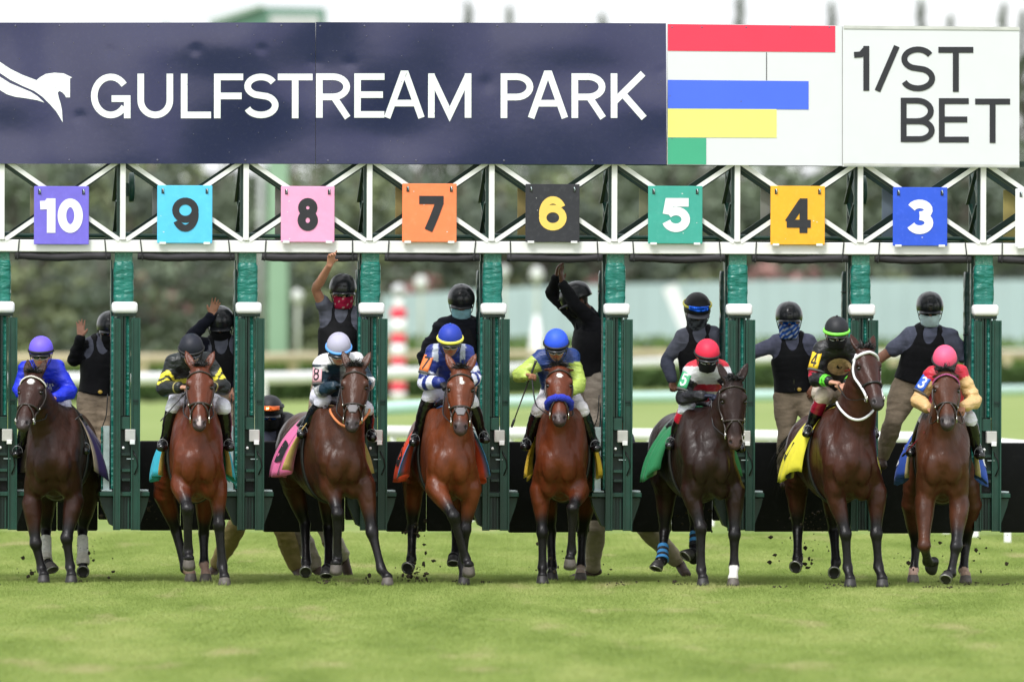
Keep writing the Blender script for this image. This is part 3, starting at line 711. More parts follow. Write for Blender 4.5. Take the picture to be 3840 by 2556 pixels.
# ------------------------------------------------------------------ ground, rails, fence, trees
def ground_mat(name, cols, s1, s2, stretch=(1, 1, 1)):
    m, n, b = _new(name); L = n.links; t = n.nodes.new('ShaderNodeNewGeometry')
    mp = n.nodes.new('ShaderNodeMapping'); mp.inputs['Scale'].default_value = stretch; L.new(t.outputs['Position'], mp.inputs['Vector'])
    a = n.nodes.new('ShaderNodeTexNoise'); a.inputs['Scale'].default_value = s1; a.inputs['Detail'].default_value = 6; a.inputs['Roughness'].default_value = .6; L.new(mp.outputs['Vector'], a.inputs['Vector'])
    c = n.nodes.new('ShaderNodeTexNoise'); c.inputs['Scale'].default_value = s2; c.inputs['Detail'].default_value = 4; L.new(mp.outputs['Vector'], c.inputs['Vector'])
    r = n.nodes.new('ShaderNodeValToRGB'); e = r.color_ramp.elements; e[0].position = .32; e[0].color = (*cols[0], 1); e[1].position = .70; e[1].color = (*cols[2], 1)
    k = e.new(.50); k.color = (*cols[1], 1); L.new(a.outputs['Fac'], r.inputs['Fac'])
    r2 = n.nodes.new('ShaderNodeMapRange'); r2.inputs['From Min'].default_value = .58; r2.inputs['From Max'].default_value = .72; r2.inputs['To Max'].default_value = .75; L.new(c.outputs['Fac'], r2.inputs['Value'])
    mi = n.nodes.new('ShaderNodeMix'); mi.data_type = 'RGBA'; L.new(r2.outputs['Result'], mi.inputs['Factor']); L.new(r.outputs['Color'], mi.inputs['A']); mi.inputs['B'].default_value = (*cols[3], 1)
    L.new(mi.outputs['Result'], b.inputs['Base Color']); b.inputs['Roughness'].default_value = .9; b.inputs['Specular IOR Level'].default_value = .15
    return m
GRN = [(.11, .160, .028), (.15, .21, .044), (.20, .25, .07), (.30, .26, .13)]
M_TURF = ground_mat('turf', GRN, .9, 1.6, (1, .16, 1))
M_BLADE = ground_mat('grass_blades', [(.21, .285, .068), (.30, .375, .108), (.41, .455, .165), (.46, .44, .22)], .9, 1.6, (1, .16, 1))
n_ = M_BLADE.node_tree; b_ = n_.nodes['Principled BSDF']; tl = n_.nodes.new('ShaderNodeBsdfTranslucent'); ms_ = n_.nodes.new('ShaderNodeMixShader'); ms_.inputs[0].default_value = .42
n_.links.new(b_.inputs['Base Color'].links[0].from_socket, tl.inputs['Color']); n_.links.new(b_.outputs[0], ms_.inputs[1]); n_.links.new(tl.outputs[0], ms_.inputs[2]); n_.links.new(ms_.outputs[0], n_.nodes['Material Output'].inputs['Surface'])
M_TURF2 = ground_mat('far_turf', [(.18, .24, .065), (.20, .26, .075), (.22, .275, .09), (.25, .27, .12)], .06, .12)
g = MB().poly([(-40, -103, 0), (40, -103, 0), (40, 70, 0), (-40, 70, 0)]); tag(g.build('turf_course', M_TURF), kind='structure')
g = MB().poly([(-1600, -160, -.03), (1600, -160, -.03), (1600, 4000, -.03), (-1600, 4000, -.03)]); tag(g.build('ground', M_TURF2), kind='structure')

def grass():
    R = np.random.RandomState(5)
    def patch(n, h, w_):
        x, y = R.rand(n) - .5, R.rand(n) - .5; cl = vnoise(np.stack([x, y, 0 * x], 1), 14, R.randint(99)); hh = h * (.55 + .5 * R.rand(n)) * (1 + .35 * cl)
        a = R.rand(n) * 6.28; lean = R.normal(size=(n, 2)) * 1.15; wx, wy = np.cos(a) * w_, np.sin(a) * w_
        v = np.zeros((n, 3, 3)); v[:, 0] = np.stack([x - wx, y - wy, 0 * x], 1); v[:, 1] = np.stack([x + wx, y + wy, 0 * x], 1); v[:, 2] = np.stack([x + lean[:, 0] * hh, y + lean[:, 1] * hh, hh], 1)
        return np_mesh('grass_patch', v.reshape(-1, 3), np.arange(n * 3).reshape(n, 3), smooth=False)
    protos = []
    for k, (n, h) in enumerate(((1500, .022), (1500, .019), (1300, .026))):
        me = patch(n, h, .0042); me.materials.append(M_BLADE); ob = bpy.data.objects.new('grass_patch', me); protos.append(ob)
    pts = []
    for yy in np.arange(-37.5, 24, 1.0):
        hw = (yy + CAM_D) * 1920 / FPX + 1.0
        for xx in np.arange(-math.ceil(hw), math.ceil(hw) + 1, 1.0): pts.append((xx, yy, 0))
    for k in range(3):
        sel = [p for i, p in enumerate(pts) if (i * 7 + i // 5) % 3 == k]
        me = bpy.data.meshes.new('turf_grass'); me.from_pydata(sel, [], []); me.update()
        at_ = me.attributes.new('rot', 'FLOAT', 'POINT'); at_.data.foreach_set('value', (R.randint(0, 4, len(sel)) * (math.pi / 2)).astype(np.float32))
        o = bpy.data.objects.new('turf_grass', me); COL.objects.link(o); tag(o, kind='stuff')
        ng = bpy.data.node_groups.new('scatter_grass', 'GeometryNodeTree'); ng.interface.new_socket('Geometry', in_out='INPUT', socket_type='NodeSocketGeometry'); ng.interface.new_socket('Geometry', in_out='OUTPUT', socket_type='NodeSocketGeometry')
        ni, no = ng.nodes.new('NodeGroupInput'), ng.nodes.new('NodeGroupOutput'); m2p = ng.nodes.new('GeometryNodeMeshToPoints'); iop = ng.nodes.new('GeometryNodeInstanceOnPoints')
        oi = ng.nodes.new('GeometryNodeObjectInfo'); oi.inputs['Object'].default_value = protos[k]; na = ng.nodes.new('GeometryNodeInputNamedAttribute'); na.data_type = 'FLOAT'; na.inputs['Name'].default_value = 'rot'
        cx_ = ng.nodes.new('ShaderNodeCombineXYZ'); ng.links.new(na.outputs['Attribute'], cx_.inputs['Z'])
        ng.links.new(ni.outputs[0], m2p.inputs['Mesh']); ng.links.new(m2p.outputs['Points'], iop.inputs['Points']); ng.links.new(oi.outputs['Geometry'], iop.inputs['Instance']); ng.links.new(cx_.outputs[0], iop.inputs['Rotation']); ng.links.new(iop.outputs['Instances'], no.inputs[0])
        md = o.modifiers.new('scatter', 'NODES'); md.node_group = ng
grass()
def tufts():
    """taller ragged tufts and loose clippings scattered where the turf is broken"""
    R = np.random.RandomState(8); V_, F_ = [], []
    for _ in range(900):
        d = R.uniform(-30, 14); x = R.uniform(-5.5, 5.5); 
        if R.rand() < .6: d = R.uniform(-2.4, 1.8)
        for k in range(R.randint(5, 12)):
            px_, py_ = x + R.normal() * .045, d + R.normal() * .05; h = R.uniform(.025, .06); a = R.rand() * 6.28; l = R.normal(size=2) * .5; n = len(V_)
            V_ += [(px_ - math.cos(a) * .004, py_ - math.sin(a) * .004, 0), (px_ + math.cos(a) * .004, py_ + math.sin(a) * .004, 0), (px_ + l[0] * h, py_ + l[1] * h, h)]; F_.append((n, n + 1, n + 2))
    me = np_mesh('grass_tufts', V_, F_, smooth=False); tag(link('grass_tufts', me, M_BLADE), kind='stuff')
tufts()
M_SOIL = mat('kicked_soil', (.035, .026, .014), rough=.95, var=.4)
def clods():
    R = random.Random(3); b = MB()
    S = [(1555, 2150, 0, 34, 60), (1560, 2000, 0, 20, 30), (2085, 2110, 0, 50, 22), (3010, 2070, 0, 60, 60), (3050, 1960, .8, 30, 36), (3480, 2100, 0, 50, 30), (330, 2060, 0, 60, 22), (120, 2130, 0, 40, 12), (2620, 1900, .6, 50, 34), (560, 1915, .8, 26, 16), (1370, 2170, -.2, 8, 5), (3740, 2080, 0, 60, 16), (2420, 2180, 0, 120, 12)]
    for (x, y, Y, sp, n) in S:
        for _ in range(n):
            p = at(x + R.gauss(0, sp), y + R.gauss(0, sp * .9), Y + R.uniform(-.3, .3)); r = R.choice((.003, .004, .005, .006, .009, .015)); p[2] = max(p[2], .015)
            n0 = len(b.v); b.ball(p, (r * R.uniform(.6, 1.7), r, r * R.uniform(.5, 1.4)), 6, 4)
            for q in range(n0, len(b.v)): v_ = b.v[q]; b.v[q] = (v_[0] + R.uniform(-.45, .45) * r, v_[1] + R.uniform(-.3, .3) * r, v_[2] + R.uniform(-.45, .45) * r)
    tag(b.build('kicked_soil', M_SOIL), kind='stuff')
clods()
def divots():
    R = random.Random(12); b = MB()
    for _ in range(26):
        x, y = R.uniform(-4.8, 4.8), R.uniform(-2.4, .6); n = 9
        for k in range(n): b.ball((x + R.gauss(0, .05), y + R.gauss(0, .12), .012 + R.random() * .012), (R.uniform(.005, .014), R.uniform(.005, .02), R.uniform(.004, .010)), 5, 3)
    tag(b.build('loose_divots', M_SOIL), kind='stuff')
divots()

M_RAILW = mat('rail_white', (.80, .80, .80), rough=.4, var=.04); M_MINT = mat('rail_mint', (.48, .72, .64), rough=.4, var=.05); M_BEIGE = mat('rail_beige', (.50, .42, .27), rough=.6, var=.08)
def dpt(x, d, z): return np.array([(x - 1920) / FPX * d, d - CAM_D, z])
def rail(label, stations, h, th, m, step, pw, posts=None, mid=None, group='rails along the course'):
    """stations: (photo x, distance); the rail follows them at height h with posts down to the ground"""
    P = [dpt(x, d, 0) for x, d in stations]; rt = empty('course_rail', tuple(P[0]), 0, label, 'rail', group)
    b = MB(); b.tube([p + V(0, 0, h - th / 2) for p in P], th / 2, 10); b.build('rail_bar', m, rt)
    if mid: MB().tube([p + V(0, 0, mid) for p in P], th / 2.6, 8).build('lower_bar', m, rt)
    me = None; xs = np.array([p[0] for p in P]); ys = np.array([p[1] for p in P])
    for xx in np.arange(xs[0] + step / 2, xs[-1], step):
        p = V(xx, np.interp(xx, xs, ys), 0)
        if me is None: me = MB().box(-pw / 2, pw / 2, -pw / 2, pw / 2, 0, h - th * .6).mesh('post'); me.materials.append(m)
        o = bpy.data.objects.new('post', me); COL.objects.link(o); o.parent = rt; o.matrix_parent_inverse = Matrix.Translation(P[0]).inverted(); o.location = p
    return rt
rail('white rail on close pickets just behind the gate', [(1440, 137), (2400, 134), (3450, 131), (3640, 127), (3830, 122.5), (4200, 117)], 1.13, .15, M_RAILW, .235, .075)
rail('pale mint rail on wide posts beyond the picket rail', [(1380, 176), (1700, 186), (2350, 205), (2950, 212), (3400, 222), (4200, 240)], 1.12, .22, M_MINT, 2.6, .20)
rail('white rail curving past the hedge with thick posts', [(-200, 222), (640, 232), (1100, 236), (1700, 268), (2500, 335), (3150, 390), (4400, 520)], 1.32, .26, M_RAILW, 3.9, .24)
rail('beige rail along the far turn', [(-300, 352), (700, 362), (1500, 400), (2400, 436), (4400, 440)], 1.30, .34, M_BEIGE, 4.4, .30)
# clipped hedges
M_LEAFH = mat('hedge_leaf', (.050, .095, .020), rough=.8, var=.5, vscale=2.5, coords='Object'); M_LEAFL = mat('light_hedge_leaf', (.10, .17, .035), rough=.8, var=.4, vscale=2)
def hedge(label, stations, h, th, m, seed):
    R = np.random.RandomState(seed); P = [dpt(x, d, 0) for x, d in stations]; V_, n = [], 0
    seg = [(np.linalg.norm(P[i + 1] - P[i]), P[i], P[i + 1]) for i in range(len(P) - 1)]
    rt = empty('hedge', tuple(P[0]), 0, label, 'hedge', 'clipped hedges along the course'); b = MB()
    for l, a, c in seg:
        T = nrm(c - a); S = V(T[1], -T[0], 0); q = [a + S * th / 2 * .8, c + S * th / 2 * .8, c - S * th / 2 * .8, a - S * th / 2 * .8]
        b.add([*q, *[p + V(0, 0, h * .93) for p in q]], [(0, 1, 5, 4), (1, 2, 6, 5), (2, 3, 7, 6), (3, 0, 4, 7), (4, 5, 6, 7)])
        k = int(l * 55); t = R.rand(k); w_ = R.rand(k) - .5; z = R.rand(k); top = R.rand(k) < .35; z[top] = .95 + .1 * R.rand(top.sum()); w_[~top] = .5
        for i in range(k):
            p = a + (c - a) * t[i] + S * w_[i] * th + V(0, 0, z[i] * h); d1 = nrm(R.normal(size=3)) * .10; d2 = nrm(np.cross(d1, R.normal(size=3))) * .07; V_ += [p - d1 - d2, p + d1 - d2, p + d1 + d2, p - d1 + d2]
    b.build('hedge_core', m, rt); V_ = np.array(V_); me = np_mesh('foliage', V_, np.arange(len(V_)).reshape(-1, 4), smooth=False); tag(link('foliage', me, m, rt), kind='stuff')
hedge('dark clipped hedge behind the white curving rail', [(-300, 326), (900, 334), (1500, 355), (2300, 396), (3200, 410), (4300, 426)], .72, 1.0, M_LEAFH, 2)
hedge('light green hedge at the foot of the pale fence', [(1350, 452), (2500, 455), (4300, 456)], 1.68, 1.4, M_LEAFL, 3)
hedge('light green low hedge at the left beyond the dark hedge', [(-300, 400), (400, 410), (1430, 430)], .85, 1.4, M_LEAFL, 4)
# pale fence of tall sheets
M_SHEET = mat('pale_sheet', (.36, .46, .47), rough=.6, var=.05, vscale=.4)
fr = empty('screen_fence', tuple(dpt(1430, 461, 0)), 0, 'tall pale blue-grey screen fence across the right half', 'fence')
st_ = [(1430, 461, 3.37), (2000, 462, 3.76), (2900, 463, 4.06), (4300, 465, 4.14)]; N_ = 38
for i in range(N_):
    x0, x1 = lerp(1430, 4300, i / N_), lerp(1430, 4300, (i + .985) / N_); f = lambda x, q: float(np.interp(x, [s[0] for s in st_], [s[q] for s in st_]))
    a, c = dpt(x0, f(x0, 1), 0), dpt(x1, f(x1, 1), 0); h0, h1 = f(x0, 2), f(x1, 2); b = MB(); y_ = .03 * (i % 2)
    b.add([a + V(0, y_, 0), c + V(0, y_, 0), c + V(0, y_, h1), a + V(0, y_, h0), a + V(0, y_ + .05, 0), c + V(0, y_ + .05, 0), c + V(0, y_ + .05, h1), a + V(0, y_ + .05, h0)], [(0, 1, 2, 3), (5, 4, 7, 6), (3, 2, 6, 7), (0, 3, 7, 4), (1, 5, 6, 2)]); b.build('fence_panel', M_SHEET, fr)
# red and white marker pole with its globe
M_PRED = mat('pole_red', (.72, .03, .07), rough=.4); M_PWHT = mat('pole_white', (.80, .80, .80), rough=.4); M_GLOBE = mat('grey_globe', (.45, .46, .47), rough=.35)
dp = 345; s_ = FPX / dp; pr = empty('marker_pole', tuple(dpt(1494, dp, 0)), 0, 'thick red and white banded course pole with a grey globe on top', 'marker pole')
zz = lambda y: CAM_H - (y - 1200) / s_
bands = [(1499, 1470, 'w'), (1470, 1434, 'r'), (1434, 1372, 'w'), (1372, 1340, 'r'), (1340, 1291, 'w'), (1291, 1254, 'r'), (1254, 1197, 'w'), (1197, 1160, 'r'), (1160, 1122, 'w')]
for a, c, k in bands:
    r_ = .235 if a > 1165 else .15; p = dpt(1494, dp, 0); MB().tube([p + V(0, 0, max(0, zz(a))), p + V(0, 0, zz(c))], r_, 18).build('pole_band', M_PRED if k == 'r' else M_PWHT, pr)
MB().ball(dpt(1494, dp, zz(1092)), .22, 14, 10).build('globe', M_GLOBE, pr)
M_GLOBE2 = mat('lamp_globe', (.58, .60, .58), rough=.4); M_POSTG = mat('pale_post', (.36, .40, .32), rough=.5)
def lamp(x, d, ytop, r_, label, base=False, mp=M_POSTG):
    s_ = FPX / d; z = CAM_H - (ytop - 1200) / s_; rt = empty('globe_lamp', tuple(dpt(x, d, 0)), 0, label, 'lamp post', 'lamp posts beyond the course')
    MB().tube([dpt(x, d, 0), dpt(x, d, z - r_)], [.09, .06], 10).build('post', mp, rt); MB().ball(dpt(x, d, z - r_), (r_, r_, r_ * 1.25), 14, 10).build('globe', M_GLOBE2, rt)
    if base: MB().tube([dpt(x, d, 0), dpt(x, d, 1.4), dpt(x, d, 2.6)], [.42, .28, .08], 12).build('white_skirt', M_PWHT, rt)
lamp(1115, 400, 1092, .20, 'small globe lamp left of the raised bare arm')
lamp(1578, 440, 1040, .25, 'globe lamp just right of the red and white pole')
lamp(2012, 440, 1005, .26, 'globe lamp rising from a wide white skirt', base=True)
lamp(1890, 450, 1000, .2, 'faint small lamp close to the sixth post')
for x0, x1, ya, yb_, lb in ((2510, 2590, 1072, 1262, 'white leaning strut against the pale fence'),):
    d = 458; s_ = FPX / d; rt = MB().bar(dpt(x0, d, CAM_H - (ya - 1200) / s_), dpt(x1, d, CAM_H - (yb_ - 1200) / s_), .55, .2).build('strut', M_RAILW); tag(rt, lb, 'strut')
# camera tower on a green column
M_TWR = mat('tower_green', (.23, .36, .25), rough=.6, var=.06, vscale=.6); M_TWR2 = mat('tower_dark_green', (.11, .22, .17), rough=.6, var=.06); dT = 430; sT = FPX / dT; zT = lambda y: CAM_H - (y - 1200) / sT
tr_ = empty('tower', tuple(dpt(1040, dT, 0)), 0, 'green tower with a slant-roofed cabin above the navy sign', 'tower')
c_ = dpt(1041, dT, 0); MB().box(c_[0] - .38, c_[0] + .38, c_[1] - .4, c_[1] + .4, 0, zT(300), .03).build('column', M_TWR, tr_)
q = dpt(978, dT, 0); MB().tube([q, q + V(0, 0, zT(300))], .11, 10).build('side_pipe', M_GLOBE, tr_)
X = lambda x: dpt(x, dT, 0)[0]; Yt = dT - CAM_D
b = MB(); pr_ = [(X(790), zT(300)), (X(790), zT(96)), (X(985), zT(34)), (X(1216), zT(37)), (X(1216), zT(300))]
b.add([(a, Yt - 1.2, z) for a, z in pr_] + [(a, Yt + 1.4, z) for a, z in pr_], [(0, 1, 2, 3, 4), (9, 8, 7, 6, 5)] + [(i, (i + 1) % 5, (i + 1) % 5 + 5, i + 5) for i in range(5)]); b.build('cabin', M_TWR2, tr_)
MB().box(X(1010), X(1195), Yt - 1.26, Yt - 1.201, zT(290), zT(64)).build('cabin_window', M_GLOBE, tr_)
MB().bar((X(780), Yt - 1.3, zT(88)), (X(985), Yt - 1.3, zT(28)), .10, .3).build('roof_edge', M_TWR, tr_)
# tree line
M_BARK = mat('bark', (.10, .085, .07), rough=.9, var=.3, vscale=3)
LEAFS = [mat('leaf_grey_green', (.115, .148, .092), rough=.7, var=.5, vscale=.8), mat('leaf_olive', (.155, .185, .085), rough=.7, var=.5, vscale=.8), mat('leaf_dark', (.086, .110, .080), rough=.7, var=.5, vscale=.8), mat('blossom_pink', (.28, .14, .13), rough=.7, var=.5, vscale=.8)]
def tree_mesh(kind, seed):
    R = np.random.RandomState(seed); H = 10.0; cl = []
    if kind == 'broad':
        for _ in range(24): a = R.rand() * 6.28; r = R.rand() ** .6 * 3.0; cl.append((r * math.cos(a), r * math.sin(a), R.uniform(2.2, 9.2) - r * .5, R.uniform(.7, 1.5)))
    else:
        for _ in range(34): t = R.rand(); a = R.rand() * 6.28; r = (1 - t) * 1.9 * R.rand() ** .5 + .1; cl.append((r * math.cos(a), r * math.sin(a), 1.6 + t * 8.2, R.uniform(.35, .95) * (1.1 - .95 * t)))
    if kind == 'tall': cl += [(R.normal() * .05, R.normal() * .05, 9.0 + q * .11, .10 - .004 * q) for q in range(12)]
    V_ = []
    for (x, y, z, s) in cl:
        n = int(40 * s + 12)
        for _ in range(n):
            d = nrm(R.normal(size=3)) * s * R.rand() ** .4; p = np.array((x, y, z)) + d * V(1, 1, .75); u = nrm(R.normal(size=3)) * R.uniform(.10, .22); w_ = nrm(np.cross(u, R.normal(size=3))) * R.uniform(.07, .15); V_ += [p - u - w_, p + u - w_, p + u + w_, p - u + w_]
    V_ = np.array(V_); crown = np_mesh('crown', V_, np.arange(len(V_)).reshape(-1, 4), smooth=False)
    b = MB(); b.tube([(0, 0, 0), (.08, 0, 3), (-.05, .1, 6), (0, 0, 8.6)], [.26, .2, .13, .04], 8)
    for (x, y, z, s) in cl[::2]: b.tube([(0, 0, max(1.2, z - 1.8)), (x * .55, y * .55, z - .7), (x, y, z)], [.09, .06, .02], 5, cap=False)
    trunk = b.mesh('trunk'); trunk.materials.append(M_BARK); return crown, trunk
TM = {(k, m): None for k in ('broad', 'tall') for m in range(2)}
for k_ in TM: TM[k_] = tree_mesh(k_[0], 11 + k_[1] * 5 + (k_[0] == 'tall'))
crowns = {}
def tree(x, d, h, kind, var, leaf, label, rz, wd=1.0, nm='tree'):
    cm, tm = TM[(kind, var)]; key = (kind, var, leaf)
    if key not in crowns: c = cm.copy(); c.materials.append(LEAFS[leaf]); crowns[key] = c
    p = dpt(x, d, 0); rt = empty(nm, tuple(p), rz, label, 'tree', 'trees beyond the course'); s = h / 10
    for n_, me in (('crown', crowns[key]), ('trunk', tm)):
        o = bpy.data.objects.new(n_, me); COL.objects.link(o); o.parent = rt; o.scale = (s * wd, s * wd, s)
        if n_ == 'crown': o['kind'] = 'stuff'; 
    return rt
def near(x):
    k = int(round((x + 232) / 461)); w_ = (x + 232) / 461 - k
    return ('the left edge of ' if w_ < -.2 else 'the right edge of ' if w_ > .2 else 'the middle of ') + (('stall ' + str(11 - k)) if 1 <= k <= 9 else 'the gate end')
PL = ['tall thin pine whose tip rises above the M of the navy sign', 'tall thin pine whose tip rises above the gap before PARK', 'tallest thin pine with its tip above the red bar', 'tall thin pine with its tip above the joint of the white signs', 'tall thin pine with its tip above the letter S', 'tall thin pine with its tip above the last T', 'thin pine hidden behind the F of the navy sign', 'thin pine hidden behind the A of PARK', 'thin pine with its tip above the slim T of ST', 'thin pine at the right end of the sign boards']
R_ = random.Random(21); TL = 'dense grey-green tree in the blurred line beyond the course'
for row, (d, n) in enumerate(((505, 20), (560, 22), (620, 24))):
    for i in range(n):
        x = lerp(-350, 4200, (i + R_.uniform(-.3, .3) + .5) / n); tree(x, d + R_.uniform(-14, 14), R_.uniform(9.5, 13.5) + row * 1.0, 'broad', R_.randint(0, 1), R_.choice((0, 0, 1, 2, 2)), ('front', 'middle', 'back')[row] + ' row dense grey-green tree behind ' + near(x), R_.uniform(0, 6.28), R_.uniform(.85, 1.25))
for i, (x, yt) in enumerate(((1752, 55), (1905, 75), (2772, 22), (3118, 55), (3448, 40), (3755, 55), (620, 140), (2260, 100), (3560, 96), (3830, 80))):
    d = 590; tree(x, d, CAM_H + (1200 - yt) / (FPX / d), 'tall', i % 2, 0, PL[i], i * 1.3, .5, 'pine_tree')
for i in range(10):
    x = 300 + i * 390 + R_.uniform(-60, 60); tree(x, 490, R_.uniform(4.6, 6.2), 'broad', i % 2, 3 if i % 2 else 1, ('low reddish flowering tree' if i % 2 else 'low olive bush') + ' behind ' + near(x), i, 1.1, 'flowering_tree' if i % 2 else 'bush')
for i in range(18):
    x = lerp(-250, 1500, (i + .5) / 18); tree(x, 470 + (i % 3) * 12, R_.uniform(5.0, 7.2), 'broad', i % 2, (2, 0, 2, 1)[i % 4], ('first', 'second', 'third')[i % 3] + ' row dark bushy tree low behind ' + near(x), i * 2.1, 1.3)
# ------------------------------------------------------------------ horses
REG = {'R1': (0, 1000, .7973), 'R2': (900, 900, .8613), 'R3': (1850, 900, .8613), 'R4': (2800, 1000, .797),
       'A': (0, 1150, .3189), 'B': (500, 1100, .3189), 'C': (1000, 900, .5102), 'D': (1450, 1050, .4146),
       'E': (1900, 950, .4785), 'F': (2400, 1050, .4146), 'G': (2800, 1100, .3827), 'H': (3270, 1050, .4145), 'S': (0, 0, 1)}
def px(reg, p):
    x0, y0, s = REG[reg]; return x0 + p[0] * s, y0 + p[1] * s
def wp(reg, p, Y):
    q = px(reg, p); return at(q[0], q[1], Y)

M_COAT = mat('horse_coat', vcol=True, dirt=(.012, .005, .0035), dscale=4.5, damt=.45, rough=.38, spec=.27, var=.24, vscale=9, bump=.005, bscale=38, bstretch=(1, 1, .45), coords='Object')
M_HAIR = mat('horse_hair', (.008, .007, .007), rough=.5, var=.3, vscale=20)
M_HOOF = mat('hoof_horn', (.10, .085, .075), rough=.6, var=.35, vscale=18, bump=.002, bscale=60, dirt=(.05, .06, .02), dscale=14, damt=.6)
M_HOOFD = mat('hoof_dark', (.022, .02, .02), rough=.55, var=.35, vscale=18, bump=.002, bscale=60, dirt=(.08, .07, .05), dscale=14, damt=.6)
M_SHOE = mat('shoe_metal', (.35, .34, .33), rough=.4, metal=.8, dirt=(.06, .06, .03), dscale=20)
M_EYE = mat('eye_gloss', (.008, .005, .004), rough=.08, var=0)
M_LEATHER = mat('bridle_leather', (.030, .020, .016), rough=.42, var=.3, vscale=30)
M_BLACKL = mat('black_leather', (.009, .009, .010), rough=.35, var=.3, vscale=20)
M_STEEL = mat('bit_steel', (.6, .58, .52), rough=.25, metal=1)
M_CLOTH = mat('silk_cloth', vcol=True, rough=.62, var=.08, vscale=12, bump=.004, bscale=14, bstretch=(1, 1, .5), sheen=.1)
M_WRAP = mat('leg_bandage', vcol=True, rough=.9, var=.15, vscale=25, bump=.002, bscale=70, bstretch=(.3, .3, 3), dirt=(.12, .11, .05), dscale=18, damt=.5)
M_FLEECE = mat('fleece', vcol=True, rough=.95, var=.25, vscale=60, bump=.012, bscale=70)

SEC_S = [0.06, .18, .36, .60, .95, 1.28, 1.55, 1.78, 1.92]
SEC_Z = [1.13, 1.14, 1.16, 1.18, 1.15, 1.19, 1.25, 1.24, 1.20]
SEC_U = [.12, .205, .225, .246, .266, .256, .262, .22, .13]
SEC_W = [.15, .31, .41, .43, .38, .33, .31, .25, .15]

def ribbons(name, starts, dirs, lens, wid, m, parent, drop=.25, seed=1, seg=4):
    """a lock of hair: many narrow tapering curved strips"""
    R = random.Random(seed); b = MB()
    for p, d, l in zip(starts, dirs, lens):
        p = np.array(p, float); d = nrm(d); side = nrm(np.cross(d, (R.uniform(-1, 1), R.uniform(-1, 1), R.uniform(-.3, .3)))) ; ww = wid * R.uniform(.6, 1.3)
        P = np.zeros((2, seg + 1, 3)); q = p.copy(); dd = d.copy()
        for i in range(seg + 1):
            wdt = ww * (1 - (i / seg) ** 1.5) + .0006
            P[0, i] = q - side * wdt; P[1, i] = q + side * wdt
            q = q + dd * l / seg; dd = nrm(dd + V(R.uniform(-.12, .12), R.uniform(-.12, .12), -drop))
        b.grid(P)
    return b.build(name, m, parent)

